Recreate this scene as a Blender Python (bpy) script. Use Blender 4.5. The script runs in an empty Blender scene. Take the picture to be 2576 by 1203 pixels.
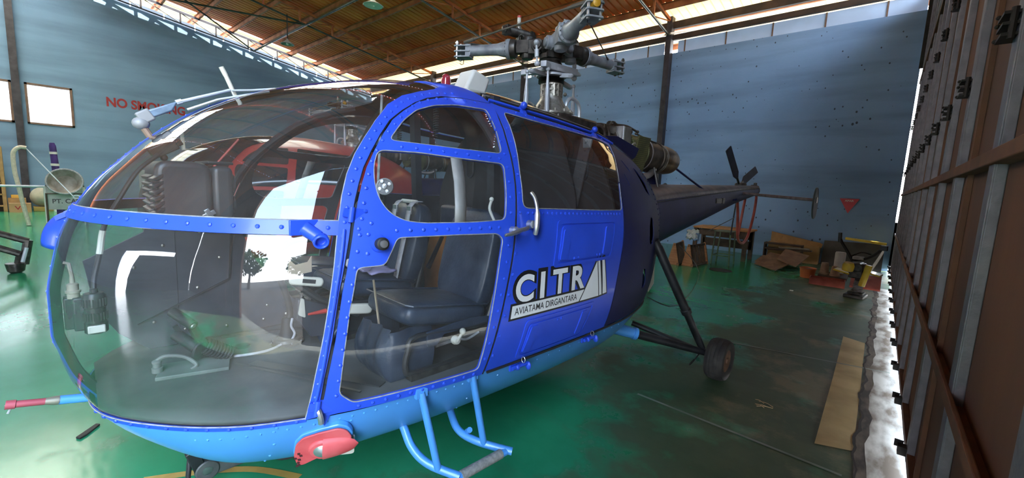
import bpy, bmesh, math, random
import numpy as np
from math import sin, cos, pi, radians, sqrt, atan2
from mathutils import Vector, Matrix, Euler, geometry

random.seed(7)
SC = bpy.context.scene
COL = SC.collection

# ---------------------------------------------------------------- camera
cam_data = bpy.data.cameras.new('camera')
cam = bpy.data.objects.new('camera', cam_data)
COL.objects.link(cam)
cam_data.sensor_width = 36.0
cam_data.lens = 14.80            # phone ultra-wide
cam_data.clip_start = 0.02
YAW, PITCH, ROLL = radians(41.13), radians(7.28), radians(2.61)
fwd = Vector((-sin(YAW) * cos(PITCH), cos(YAW) * cos(PITCH), -sin(PITCH)))
rgt = Vector((cos(YAW), sin(YAW), 0))
upv = rgt.cross(fwd)
r2 = rgt * cos(ROLL) + upv * sin(ROLL)
u2 = -rgt * sin(ROLL) + upv * cos(ROLL)
cam.matrix_world = Matrix(((r2.x, u2.x, -fwd.x, 0), (r2.y, u2.y, -fwd.y, 0), (r2.z, u2.z, -fwd.z, 1.55), (0, 0, 0, 1)))
SC.camera = cam

# ---------------------------------------------------------------- view
SC.view_settings.view_transform = 'Standard'
SC.view_settings.look = 'None'
SC.view_settings.gamma = 1.0
SC.view_settings.use_curve_mapping = False
SC.view_settings.exposure = 1.0
SC.cycles.transparent_max_bounces = 24
SC.cycles.max_bounces = 8
SC.cycles.diffuse_bounces = 4
SC.cycles.glossy_bounces = 4
SC.cycles.caustics_reflective = False
SC.cycles.caustics_refractive = False
SC.cycles.sample_clamp_indirect = 8.0

# ---------------------------------------------------------------- daylight
world = bpy.data.worlds.new('sky')
SC.world = world
world.use_nodes = True
wn = world.node_tree.nodes
wl = world.node_tree.links
bgd = wn['Background']
tc = wn.new('ShaderNodeTexCoord')
sp = wn.new('ShaderNodeSeparateXYZ')
rp = wn.new('ShaderNodeValToRGB')
wl.new(tc.outputs['Generated'], sp.inputs[0])
wl.new(sp.outputs['Z'], rp.inputs[0])
rp.color_ramp.elements[0].position = 0.0
rp.color_ramp.elements[0].color = (0.97, 0.98, 1.0, 1)
rp.color_ramp.elements[1].position = 0.7
rp.color_ramp.elements[1].color = (0.50, 0.72, 1.0, 1)
wl.new(rp.outputs[0], bgd.inputs['Color'])
bgd.inputs['Strength'].default_value = 12.0

sun_d = bpy.data.lights.new('sun', 'SUN')
sun_d.energy = 22.0
sun_d.angle = radians(0.6)
sun_d.color = (1.0, 0.93, 0.8)
sun = bpy.data.objects.new('sun', sun_d)
COL.objects.link(sun)
sun.rotation_euler = Vector((-0.30, -0.35, -1.0)).to_track_quat('-Z', 'Y').to_euler()

# ---------------------------------------------------------------- materials
def lin(h):
    h = h.lstrip('#')
    r = []
    for i in (0, 2, 4):
        c = int(h[i:i + 2], 16) / 255
        r.append(c / 12.92 if c <= 0.04045 else ((c + 0.055) / 1.055) ** 2.4)
    return tuple(r)

def mat(name, col, rough=0.5, metal=0.0, var=0.12, scale=6.0, col2=None, lo=0.35, hi=0.65, bump=0.0, bscale=None, coat=0.0, detail=6.0, stretch=None, spec=0.5):
    if isinstance(col, str): col = lin(col)
    if isinstance(col2, str): col2 = lin(col2)
    m = bpy.data.materials.new(name)
    m.use_nodes = True
    n, l = m.node_tree.nodes, m.node_tree.links
    b = n['Principled BSDF']
    b.inputs['Roughness'].default_value = rough
    b.inputs['Metallic'].default_value = metal
    b.inputs['Specular IOR Level'].default_value = spec
    if coat: b.inputs['Coat Weight'].default_value = coat; b.inputs['Coat Roughness'].default_value = 0.08
    t = n.new('ShaderNodeTexCoord')
    src = t.outputs['Object']
    if stretch:
        mp = n.new('ShaderNodeMapping'); mp.inputs['Scale'].default_value = stretch
        l.new(src, mp.inputs[0]); src = mp.outputs[0]
    nz = n.new('ShaderNodeTexNoise')
    nz.inputs['Scale'].default_value = scale
    nz.inputs['Detail'].default_value = detail
    l.new(src, nz.inputs['Vector'])
    r = n.new('ShaderNodeValToRGB')
    if col2 is None:
        a = tuple(max(0, c * (1 - var)) for c in col); c2 = tuple(min(1, c * (1 + var)) for c in col)
    else:
        a, c2 = col, col2
    r.color_ramp.elements[0].position = lo; r.color_ramp.elements[0].color = (*a, 1)
    r.color_ramp.elements[1].position = hi; r.color_ramp.elements[1].color = (*c2, 1)
    l.new(nz.outputs['Fac'], r.inputs[0])
    l.new(r.outputs[0], b.inputs['Base Color'])
    if bump:
        nb = n.new('ShaderNodeTexNoise'); nb.inputs['Scale'].default_value = bscale or scale * 4; nb.inputs['Detail'].default_value = 5
        l.new(src, nb.inputs['Vector'])
        bp = n.new('ShaderNodeBump'); bp.inputs['Strength'].default_value = bump; bp.inputs['Distance'].default_value = 0.02
        l.new(nb.outputs['Fac'], bp.inputs['Height']); l.new(bp.outputs[0], b.inputs['Normal'])
    return m

def glass_mat(name, tint=(0.93, 0.95, 0.96), dust=0.05, dustcol=(0.6, 0.6, 0.58), base=0.06, rough=0.015, power=3.2):
    """thin perspex: clear transmission, facing-dependent reflection and a film of dust"""
    m = bpy.data.materials.new(name)
    m.use_nodes = True
    n, l = m.node_tree.nodes, m.node_tree.links
    for x in list(n): n.remove(x)
    out = n.new('ShaderNodeOutputMaterial')
    tr = n.new('ShaderNodeBsdfTransparent'); tr.inputs[0].default_value = (*tint, 1)
    gl = n.new('ShaderNodeBsdfGlossy'); gl.inputs['Roughness'].default_value = rough
    df = n.new('ShaderNodeBsdfDiffuse'); df.inputs[0].default_value = (*dustcol, 1)
    lw = n.new('ShaderNodeLayerWeight'); lw.inputs[0].default_value = 0.5
    pw = n.new('ShaderNodeMath'); pw.operation = 'POWER'; pw.inputs[1].default_value = power
    l.new(lw.outputs['Facing'], pw.inputs[0])
    ml = n.new('ShaderNodeMath'); ml.operation = 'MULTIPLY_ADD'; ml.inputs[1].default_value = 0.8; ml.inputs[2].default_value = base
    l.new(pw.outputs[0], ml.inputs[0])
    m1 = n.new('ShaderNodeMixShader')
    nz = n.new('ShaderNodeTexNoise'); nz.inputs['Scale'].default_value = 5; nz.inputs['Detail'].default_value = 8
    t = n.new('ShaderNodeTexCoord'); l.new(t.outputs['Object'], nz.inputs['Vector'])
    dm = n.new('ShaderNodeMath'); dm.operation = 'MULTIPLY'; dm.inputs[1].default_value = dust * 2
    l.new(nz.outputs['Fac'], dm.inputs[0])
    l.new(dm.outputs[0], m1.inputs[0]); l.new(tr.outputs[0], m1.inputs[1]); l.new(df.outputs[0], m1.inputs[2])
    m2 = n.new('ShaderNodeMixShader')
    l.new(ml.outputs[0], m2.inputs[0]); l.new(m1.outputs[0], m2.inputs[1]); l.new(gl.outputs[0], m2.inputs[2])
    l.new(m2.outputs[0], out.inputs[0])
    return m

# ---------------------------------------------------------------- mesh builder
def vec(*a):
    return Vector(a[0]) if len(a) == 1 else Vector(a)

class MB:
    def __init__(s):
        s.v = []; s.f = []
    def add(s, vs, fs):
        o = len(s.v)
        s.v.extend(tuple(v) for v in vs)
        s.f.extend(tuple(i + o for i in f) for f in fs)
        return s
    def box(s, c, size, rot=None):
        c = Vector(c); hx, hy, hz = [x / 2 for x in size]
        R = Matrix.Identity(3) if rot is None else (Euler(rot).to_matrix() if not isinstance(rot, Matrix) else rot)
        vs = [c + R @ Vector((x * hx, y * hy, z * hz)) for x in (-1, 1) for y in (-1, 1) for z in (-1, 1)]
        return s.add(vs, [(0, 1, 3, 2), (4, 6, 7, 5), (0, 4, 5, 1), (2, 3, 7, 6), (0, 2, 6, 4), (1, 5, 7, 3)])
    def bar(s, p, q, w, h, up=(0, 0, 1)):
        p, q = Vector(p), Vector(q)
        d = (q - p).normalized(); u = Vector(up)
        x = d.cross(u)
        if x.length < 1e-4: x = d.cross(Vector((1, 0, 0)))
        x.normalize(); y = x.cross(d)
        R = Matrix((x, d, y)).transposed()
        return s.box((p + q) / 2, (w, (q - p).length, h), R)
    def tube(s, pts, r, n=10, cap=True, flat=1.0):
        pts = [Vector(p) for p in pts]
        if not hasattr(r, '__len__'): r = [r] * len(pts)
        rings = []; prev = None
        for i, p in enumerate(pts):
            d = (pts[min(i + 1, len(pts) - 1)] - pts[max(i - 1, 0)])
            if d.length < 1e-9: d = Vector((0, 0, 1))
            d.normalize()
            if prev is None:
                x = d.orthogonal().normalized()
            else:
                x = prev - d * prev.dot(d)
                x = x.normalized() if x.length > 1e-6 else d.orthogonal().normalized()
            prev = x; y = d.cross(x)
            rings.append([p + (x * cos(2 * pi * k / n) + y * sin(2 * pi * k / n) * flat) * r[i] for k in range(n)])
        vs = [v for g in rings for v in g]; fs = []
        for i in range(len(pts) - 1):
            for k in range(n):
                a, b = i * n + k, i * n + (k + 1) % n
                fs.append((a, b, b + n, a + n))
        if cap:
            fs.append(tuple(range(n - 1, -1, -1))); fs.append(tuple((len(pts) - 1) * n + k for k in range(n)))
        return s.add(vs, fs)
    def lathe(s, prof, origin, axis=(0, 0, 1), n=24, arc=2 * pi):
        o = Vector(origin); d = Vector(axis).normalized(); x = d.orthogonal().normalized(); y = d.cross(x)
        vs = []; fs = []
        for r, h in prof:
            for k in range(n):
                a = arc * k / n
                vs.append(o + d * h + (x * cos(a) + y * sin(a)) * max(r, 1e-5))
        for i in range(len(prof) - 1):
            for k in range(n):
                a, b = i * n + k, i * n + (k + 1) % n
                fs.append((a, b, b + n, a + n))
        if prof[0][0] > 1e-4: fs.append(tuple(range(n - 1, -1, -1)))
        if prof[-1][0] > 1e-4: fs.append(tuple((len(prof) - 1) * n + k for k in range(n)))
        return s.add(vs, fs)
    def ball(s, c, r, n=12, m=8, sc=(1, 1, 1), R=None):
        c = Vector(c); vs = []; fs = []
        for i in range(m + 1):
            t = pi * i / m
            for k in range(n):
                a = 2 * pi * k / n
                v = Vector((sin(t) * cos(a) * sc[0], sin(t) * sin(a) * sc[1], cos(t) * sc[2])) * r
                vs.append(c + (R @ v if R else v))
        for i in range(m):
            for k in range(n):
                a, b = i * n + k, i * n + (k + 1) % n
                fs.append((a, a + n, b + n, b))
        return s.add(vs, fs)
    def prism(s, poly, o, ux, uy, depth):
        o, ux, uy = Vector(o), Vector(ux), Vector(uy)
        nrm = ux.cross(uy).normalized()
        n = len(poly)
        vs = [o + ux * a + uy * b for a, b in poly] + [o + ux * a + uy * b + nrm * depth for a, b in poly]
        fs = [tuple(range(n - 1, -1, -1)), tuple(range(n, 2 * n))]
        for k in range(n):
            j = (k + 1) % n
            fs.append((k, j, j + n, k + n))
        return s.add(vs, fs)
    def grid(s, rows):
        m, n = len(rows), len(rows[0])
        vs = [v for r in rows for v in r]
        fs = [(i * n + j, i * n + j + 1, (i + 1) * n + j + 1, (i + 1) * n + j) for i in range(m - 1) for j in range(n - 1)]
        return s.add(vs, fs)
    def build(s, name, material, parent=None, smooth=35, bevel=0.0, seg=2, fix=True):
        me = bpy.data.meshes.new(name)
        me.from_pydata([tuple(v) for v in s.v], [], s.f)
        me.validate(); me.update()
        if fix:
            b = bmesh.new(); b.from_mesh(me)
            bmesh.ops.remove_doubles(b, verts=b.verts, dist=1e-5)
            bmesh.ops.recalc_face_normals(b, faces=b.faces); b.to_mesh(me); b.free()
        if smooth:
            me.shade_smooth()
            me.set_sharp_from_angle(angle=radians(smooth))
        me.materials.append(material)
        o = bpy.data.objects.new(name, me)
        COL.objects.link(o)
        if parent: o.parent = parent
        if bevel:
            bv = o.modifiers.new('bevel', 'BEVEL'); bv.width = bevel; bv.segments = seg; bv.limit_method = 'ANGLE'; bv.angle_limit = radians(40)
        return o

def tag(o, label, cat, group=None):
    o['label'] = label; o['category'] = cat
    if group: o['group'] = group
    return o
def thing(name, label, cat, loc=(0, 0, 0), rotz=0.0, group=None, rot=None):
    o = bpy.data.objects.new(name, None)
    o.empty_display_size = 0.2
    COL.objects.link(o)
    o.location = loc
    o.rotation_euler = rot if rot else (0, 0, rotz)
    return tag(o, label, cat, group)
def struct(o):
    o['kind'] = 'structure'
    return o
def part_empty(name, parent, loc=(0, 0, 0), rot=(0, 0, 0)):
    o = bpy.data.objects.new(name, None); COL.objects.link(o); o.parent = parent
    o.location = loc; o.rotation_euler = rot
    return o
def dup(root, loc, rotz, label, group=None):
    r = root.copy(); COL.objects.link(r); r.location = loc; r.rotation_euler = (0, 0, rotz)
    r['label'] = label
    if group: r['group'] = group
    for ch in list(root.children):
        c = ch.copy(); COL.objects.link(c); c.parent = r
        for g in ch.children:
            d = g.copy(); COL.objects.link(d); d.parent = c
    return r
def smooth_curve(pts, k=6):
    """Catmull-Rom through the points"""
    P = [Vector(p) for p in pts]; out = []
    for i in range(len(P) - 1):
        a, b, c, d = P[max(i - 1, 0)], P[i], P[i + 1], P[min(i + 2, len(P) - 1)]
        for j in range(k):
            t = j / k
            out.append(0.5 * ((2 * b) + (c - a) * t + (2 * a - 5 * b + 4 * c - d) * t * t + (3 * b - a - 3 * c + d) * t ** 3))
    out.append(P[-1])
    return out
def text_mesh(body, size, bold=0.0):
    """letter outlines as a flat filled mesh: list of 2D verts, faces"""
    c = bpy.data.curves.new('lettering', 'FONT')
    c.body = body; c.size = size; c.offset = bold; c.resolution_u = 6
    o = bpy.data.objects.new('lettering', c); COL.objects.link(o)
    bpy.context.view_layer.update()
    dg = bpy.context.evaluated_depsgraph_get()
    me = o.evaluated_get(dg).to_mesh()
    vs = [tuple(v.co[:2]) for v in me.vertices]; fs = [tuple(p.vertices) for p in me.polygons]
    o.evaluated_get(dg).to_mesh_clear()
    bpy.data.objects.remove(o); bpy.data.curves.remove(c)
    return vs, fs

# ================================================================ THE HANGAR
XL, XD, YB, YF = -21.75, 0.25, 12.7, -14.0      # left gable wall, door plane, back wall, far side
EAVE, WALLB = 5.62, 5.6
SLOPE = 0.150
def zroof(y): return 6.62 + SLOPE * (12.7 - y)

def wall_paint(name, c1, c2, speck=0.0):
    m = mat(name, c1, 0.75, var=0.1, scale=0.6, col2=c2, lo=0.3, hi=0.7, bump=0.15, bscale=18)
    n, l = m.node_tree.nodes, m.node_tree.links
    b = n['Principled BSDF']; old = b.inputs['Base Color'].links[0].from_socket
    t = n.new('ShaderNodeTexCoord')
    # horizontal trowel bands and grime runs
    mp = n.new('ShaderNodeMapping'); mp.inputs['Scale'].default_value = (0.25, 0.25, 2.2)
    l.new(t.outputs['Object'], mp.inputs[0])
    nz = n.new('ShaderNodeTexNoise'); nz.inputs['Scale'].default_value = 1.0; nz.inputs['Detail'].default_value = 8
    l.new(mp.outputs[0], nz.inputs['Vector'])
    rr = n.new('ShaderNodeValToRGB'); rr.color_ramp.elements[0].position = 0.32; rr.color_ramp.elements[0].color = (0.62, 0.62, 0.62, 1)
    rr.color_ramp.elements[1].position = 0.55; rr.color_ramp.elements[1].color = (1, 1, 1, 1)
    l.new(nz.outputs['Fac'], rr.inputs[0])
    mx = n.new('ShaderNodeMixRGB'); mx.blend_type = 'MULTIPLY'; mx.inputs[0].default_value = 0.7
    l.new(old, mx.inputs[1]); l.new(rr.outputs[0], mx.inputs[2])
    last = mx.outputs[0]
    if speck:
        vo = n.new('ShaderNodeTexVoronoi'); vo.inputs['Scale'].default_value = 7.0; vo.inputs['Randomness'].default_value = 1
        mp2 = n.new('ShaderNodeMapping'); mp2.inputs['Scale'].default_value = (1, 1, 0.75)
        l.new(t.outputs['Object'], mp2.inputs[0]); l.new(mp2.outputs[0], vo.inputs['Vector'])
        n2 = n.new('ShaderNodeTexNoise'); n2.inputs['Scale'].default_value = 0.55; l.new(t.outputs['Object'], n2.inputs['Vector'])
        r2_ = n.new('ShaderNodeMapRange'); r2_.inputs[1].default_value = 0.35; r2_.inputs[2].default_value = 0.75; r2_.inputs[3].default_value = 0.05; r2_.inputs[4].default_value = 0.17
        l.new(n2.outputs['Fac'], r2_.inputs[0])
        lt = n.new('ShaderNodeMath'); lt.operation = 'LESS_THAN'; l.new(vo.outputs['Distance'], lt.inputs[0]); l.new(r2_.outputs[0], lt.inputs[1])
        sc_ = n.new('ShaderNodeMath'); sc_.operation = 'MULTIPLY'; sc_.inputs[1].default_value = speck; l.new(lt.outputs[0], sc_.inputs[0])
        m3 = n.new('ShaderNodeMixRGB'); m3.inputs[2].default_value = (0.035, 0.045, 0.06, 1)
        l.new(sc_.outputs[0], m3.inputs[0]); l.new(last, m3.inputs[1]); last = m3.outputs[0]
    l.new(last, b.inputs['Base Color'])
    return m

MAT_WALL_L = wall_paint('blue_wall_paint', (0.150, 0.245, 0.36), (0.185, 0.30, 0.43))
MAT_WALL_B = wall_paint('blue_wall_paint_speckled', (0.19, 0.31, 0.52), (0.245, 0.39, 0.62), 0.9)
MAT_STEEL_DARK = mat('dark_painted_steel', (0.035, 0.03, 0.035), 0.5, 0.2, var=0.4, scale=5)
MAT_RUST_STEEL = mat('rusty_purlin', (0.30, 0.075, 0.02), 0.75, 0.1, scale=3, col2=(0.50, 0.17, 0.05))
MAT_TUBE = mat('green_black_tube', (0.05, 0.06, 0.045), 0.35, 0.3, var=0.4, scale=4)

def translucent(name, col, mixf=.6):
    m = mat(name, col, .5, var=.06, scale=2)
    n, l = m.node_tree.nodes, m.node_tree.links
    b = n['Principled BSDF']; out = n['Material Output']
    t_ = n.new('ShaderNodeBsdfTranslucent'); l.new(b.inputs['Base Color'].links[0].from_socket, t_.inputs[0])
    x = n.new('ShaderNodeMixShader'); x.inputs[0].default_value = mixf
    l.new(b.outputs[0], x.inputs[1]); l.new(t_.outputs[0], x.inputs[2]); l.new(x.outputs[0], out.inputs[0])
    return m
# ---- floor
def floor_material():
    m = bpy.data.materials.new('green_floor_paint'); m.use_nodes = True
    n, l = m.node_tree.nodes, m.node_tree.links
    b = n['Principled BSDF']
    t = n.new('ShaderNodeTexCoord')
    def noise(scale, detail=8, st=None, rough=0.6):
        nz = n.new('ShaderNodeTexNoise'); nz.inputs['Scale'].default_value = scale; nz.inputs['Detail'].default_value = detail; nz.inputs['Roughness'].default_value = rough
        if st:
            mp = n.new('ShaderNodeMapping'); mp.inputs['Scale'].default_value = st
            l.new(t.outputs['Object'], mp.inputs[0]); l.new(mp.outputs[0], nz.inputs['Vector'])
        else: l.new(t.outputs['Object'], nz.inputs['Vector'])
        return nz.outputs['Fac']
    def ramp(src, a, c, ca=(0, 0, 0), cc=(1, 1, 1)):
        r = n.new('ShaderNodeValToRGB'); r.color_ramp.elements[0].position = a; r.color_ramp.elements[1].position = c
        r.color_ramp.elements[0].color = (*ca, 1); r.color_ramp.elements[1].color = (*cc, 1)
        l.new(src, r.inputs[0]); return r.outputs[0]
    def mixc(f, a, c):
        x = n.new('ShaderNodeMixRGB')
        for i, s_ in ((0, f), (1, a), (2, c)):
            if isinstance(s_, tuple): x.inputs[i].default_value = (*s_, 1)
            elif isinstance(s_, float): x.inputs[i].default_value = s_
            else: l.new(s_, x.inputs[i])
        return x.outputs[0]
    def math_(op, a, c):
        x = n.new('ShaderNodeMath'); x.operation = op
        for i, s_ in ((0, a), (1, c)):
            if isinstance(s_, (int, float)): x.inputs[i].default_value = s_
            else: l.new(s_, x.inputs[i])
        return x.outputs[0]
    green = ramp(noise(0.9), 0.3, 0.7, (0.014, 0.19, 0.085), (0.035, 0.32, 0.155))
    sx = n.new('ShaderNodeSeparateXYZ'); l.new(t.outputs['Object'], sx.inputs[0])
    # wear grows towards the door track, where wheels and feet have scrubbed the paint off
    wearx = n.new('ShaderNodeMapRange'); wearx.inputs[1].default_value = -2.3; wearx.inputs[2].default_value = -0.7; wearx.inputs[3].default_value = -0.15; wearx.inputs[4].default_value = 0.15
    l.new(sx.outputs['X'], wearx.inputs[0])
    w1 = math_('ADD', noise(0.75, 9, None, 0.62), wearx.outputs[0])
    wmask = ramp(w1, 0.48, 0.58)
    brown = ramp(noise(3.0), 0.3, 0.7, (0.032, 0.042, 0.020), (0.080, 0.090, 0.048))
    c = mixc(math_('MULTIPLY', wmask, 0.85), green, brown)
    # bare pale concrete flakes
    fl = ramp(math_('ADD', noise(0.42, 12, None, 0.7), math_('MULTIPLY', wearx.outputs[0], 0.7)), 0.60, 0.66)
    c = mixc(math_('MULTIPLY', fl, 0.7), c, (0.22, 0.20, 0.11))
    # long scuffs
    sc1 = ramp(noise(1.6, 6, (0.25, 2.6, 1)), 0.60, 0.72)
    c = mixc(math_('MULTIPLY', sc1, 0.25), c, (0.07, 0.14, 0.10))
    l.new(c, b.inputs['Base Color'])
    rgh = n.new('ShaderNodeMapRange'); rgh.inputs[3].default_value = 0.17; rgh.inputs[4].default_value = 0.5
    l.new(wmask, rgh.inputs[0]); l.new(rgh.outputs[0], b.inputs['Roughness'])
    bp = n.new('ShaderNodeBump'); bp.inputs['Strength'].default_value = 0.12; bp.inputs['Distance'].default_value = 0.03
    l.new(noise(2.2, 3, (0.6, 1.6, 1)), bp.inputs['Height']); l.new(bp.outputs[0], b.inputs['Normal'])
    return m
MAT_FLOOR = floor_material()
mb = MB(); mb.box(((XL + XD + .0) / 2, (YB + YF) / 2, -0.05), (XD - XL, YB - YF, 0.1))
struct(mb.build('floor', MAT_FLOOR, smooth=0))
MAT_CONC = mat('grey_yard_ground', (0.13, 0.13, 0.11), 0.8, scale=2.5, col2=(0.22, 0.22, 0.19), bump=0.2)
MAT_ASPH = mat('dark_apron', (0.035, 0.032, 0.028), 0.9, scale=1.5, col2=(0.075, 0.06, 0.045))
mb = MB(); mb.box((30.55, 0, -0.06), (60, 90, 0.1)); struct(mb.build('ground', MAT_ASPH, smooth=0))
mb = MB(); mb.box((.4, 0, -0.06), (.3, 90, 0.1)); mb.box((-10, 34.7, -0.06), (90, 44, 0.1)); mb.box((-52, -5, -0.06), (60, 60, 0.1))
struct(mb.build('ground', MAT_CONC, smooth=0))
# concrete edge strip by the door, painted pale for light leaking under the leaf, and the faded yellow safety line inside it
MAT_YEL = mat('faded_yellow_line', (0.36, 0.27, 0.11), 0.6, scale=3.5, col2=(0.56, 0.44, 0.20), lo=0.3, hi=0.62)
mb = MB(); mb.grid([[(-0.155, 3.2, 0.003), (0.035, 3.28, 0.003)], [(-0.16, 4.6, 0.003), (0.03, 4.6, 0.003)], [(-0.175, 6.05, 0.003), (0.02, 5.95, 0.003)]])
o = mb.build('floor_marking', MAT_YEL, smooth=0); struct(o)
MAT_STRIP = mat('gap_lit_concrete', (0.15, 0.12, 0.09), 0.75, scale=3.0, col2=(0.55, 0.55, 0.51), lo=0.38, hi=0.58, detail=10, stretch=(2.5, 0.8, 1))
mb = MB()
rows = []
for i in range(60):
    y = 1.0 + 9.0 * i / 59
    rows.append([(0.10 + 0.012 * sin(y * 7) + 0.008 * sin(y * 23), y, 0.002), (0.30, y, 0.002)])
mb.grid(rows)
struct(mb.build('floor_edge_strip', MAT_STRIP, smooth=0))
MAT_CRACK = mat('floor_crack', (0.02, 0.015, 0.012), 0.9, scale=8)
mb = MB(); rows = []; rnd = random.Random(3); xx = 0.05
for i in range(120):
    y = 2.4 + 5.6 * i / 119
    xx = 0.045 + 0.012 * sin(y * 7) + 0.008 * sin(y * 23) + rnd.uniform(-0.004, 0.004)
    w = 0.004 + 0.005 * abs(sin(y * 3.1))
    rows.append([(xx - w, y, 0.0045), (xx + w, y, 0.0045)])
mb.grid(rows); struct(mb.build('floor_crack_line', MAT_CRACK, smooth=0))
MAT_STAIN = mat('floor_oil_stain', (0.018, 0.012, 0.009), 0.7, scale=4.0, col2=(0.16, 0.125, 0.09), lo=0.42, hi=0.66, detail=10, stretch=(2.0, 0.7, 1))
mb = MB(); rows = []
for i in range(60):
    y = 1.0 + 9.0 * i / 59
    rows.append([(0.04 + 0.012 * sin(y * 7) + 0.008 * sin(y * 23), y, 0.0015), (0.115 + 0.012 * sin(y * 5), y, 0.0015)])
mb.grid(rows); struct(mb.build('floor_stain_strip', MAT_STAIN, smooth=0))
# streaks of light from the door gaps, painted as pale lines on the floor
MAT_STREAK = mat('pale_light_streak', (0.16, 0.21, 0.17), 0.6, scale=2.0, col2=(0.34, 0.38, 0.33), lo=0.4, hi=0.7)
for (a, b_) in (((-1.05, 4.80), (0.22, 5.08)), ((-1.25, 2.98), (0.0, 2.93)), ((-0.9, 7.3), (0.22, 7.5))):
    mb = MB(); d = Vector((b_[0] - a[0], b_[1] - a[1])); nrm = Vector((-d.y, d.x)).normalized() * 0.011
    rows = [[(a[0] + d.x * t - nrm.x, a[1] + d.y * t - nrm.y, 0.004), (a[0] + d.x * t + nrm.x, a[1] + d.y * t + nrm.y, 0.004)] for t in (0, .25, .5, .75, 1)]
    mb.grid(rows); struct(mb.build('floor_light_streak', MAT_STREAK, smooth=0))

# ---- left gable wall with its windows (heights measured on the wall plane)
def wtop(y): return 7.90 + 0.150 * (0 - y) if y > -4 else 8.5 + 0.150 * (y + 4)
mb = MB()
WZ0, WZ1 = 2.86, 4.20
wins = [(-3.05, -1.6), (-1.5, -0.22), (0.06, 1.16)]
ys = [YF] + [v for w in wins for v in w] + [YB]
wins_set = set(wins)
cols = []
edges = sorted(set([YF, YB] + [v for w in wins for v in w]))
for a, b_ in zip(edges[:-1], edges[1:]):
    hole = (a, b_) in wins_set
    def wallbox(y0, y1, z0, z1a, z1b):
        vs = [(XL - .2, y0, z0), (XL, y0, z0), (XL, y1, z0), (XL - .2, y1, z0), (XL - .2, y0, z1a), (XL, y0, z1a), (XL, y1, z1b), (XL - .2, y1, z1b)]
        mb.add(vs, [(0, 3, 2, 1), (4, 5, 6, 7), (0, 1, 5, 4), (1, 2, 6, 5), (2, 3, 7, 6), (3, 0, 4, 7)])
    if hole:
        wallbox(a, b_, 0, WZ0, WZ0); wallbox(a, b_, WZ1, wtop(a), wtop(b_))
    else:
        if a < -4 < b_:
            wallbox(a, -4, 0, wtop(a), wtop(-4)); wallbox(-4, b_, 0, wtop(-4), wtop(b_))
        else: wallbox(a, b_, 0, wtop(a), wtop(b_))
struct(mb.build('wall_left', MAT_WALL_L, smooth=0, fix=False))
MAT_FRAME = mat('window_frame_red_brown', (0.16, 0.09, 0.06), 0.6, var=0.2)
MAT_WGLASS = glass_mat('window_glass', (0.95, 0.96, 0.95), 0.12, (0.9, 0.9, 0.85))
for i, (a, b_) in enumerate(wins):
    mb = MB()
    for y in (a + .03, b_ - .03): mb.box((XL - .04, y, (WZ0 + WZ1) / 2), (.14, .06, WZ1 - WZ0))
    for z in (WZ0 + .03, WZ1 - .03): mb.box((XL - .04, (a + b_) / 2, z), (.14, b_ - a, .06))
    o = mb.build('window_%d' % (i + 1), MAT_FRAME, smooth=0, bevel=.006); struct(o)
    g = MB(); g.box((XL - .08, (a + b_) / 2, (WZ0 + WZ1) / 2), (.006, b_ - a - .1, WZ1 - WZ0 - .1))
    g.build('pane', MAT_WGLASS, o, smooth=0)
# what stands outside these windows: a pale corrugated fence and some leaves
MAT_FENCE = mat('pale_corrugated_fence', (0.62, 0.60, 0.58), 0.6, var=0.06)
MAT_FENCE2 = mat('grey_corrugated_fence', (0.42, 0.40, 0.38), 0.7, var=0.1)
mb = MB(); rows = []
for i in range(161):
    y = -6 + 14 * i / 160
    rows.append([(XL - 5 + .06 * (i % 4 in (1, 2)), y, 0), (XL - 5 + .06 * (i % 4 in (1, 2)), y, 5.0)])
mb.grid(rows)
tag(mb.build('corrugated_fence', MAT_FENCE2, smooth=0), 'pale corrugated sheet fence seen outside the left wall windows', 'fence')
MAT_LEAF = mat('leaf_green', (0.03, 0.06, 0.008), 0.5, var=0.4, scale=3)
def leafy(name, loc, h, nl, label, seed, spread=0.9, ll=0.9):
    rn = random.Random(seed); t_ = thing(name, label, 'plant', loc)
    s_ = MB(); s_.tube([(0, 0, 0), (.03, .02, h * .5), (0, .05, h * .8)], [.08, .06, .03], 8); s_.build('stem', MAT_LEAF, t_)
    f = MB()
    for i in range(nl):
        a = rn.uniform(0, 2 * pi); z0 = h * rn.uniform(.35, .8); L_ = ll * rn.uniform(.7, 1.2); up = rn.uniform(.3, 1.0)
        d = Vector((cos(a), sin(a), 0)); sd = Vector((-sin(a), cos(a), 0)); rows = []
        for k in range(7):
            u = k / 6; c = Vector((0, 0, z0)) + d * L_ * u * spread + Vector((0, 0, L_ * (up * u - .9 * u * u))); w = .16 * ll * sin(pi * min(1, u * .93 + .07)) + .01
            rows.append([c - sd * w + Vector((0, 0, .04)), c, c + sd * w + Vector((0, 0, .04))])
        f.grid(rows)
    f.build('leaves', MAT_LEAF, t_)
    return t_
leafy('banana_plant', (XL - 2.2, 0.9, 0), 3.6, 14, 'green banana plant outside the second wall window', 4)

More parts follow.
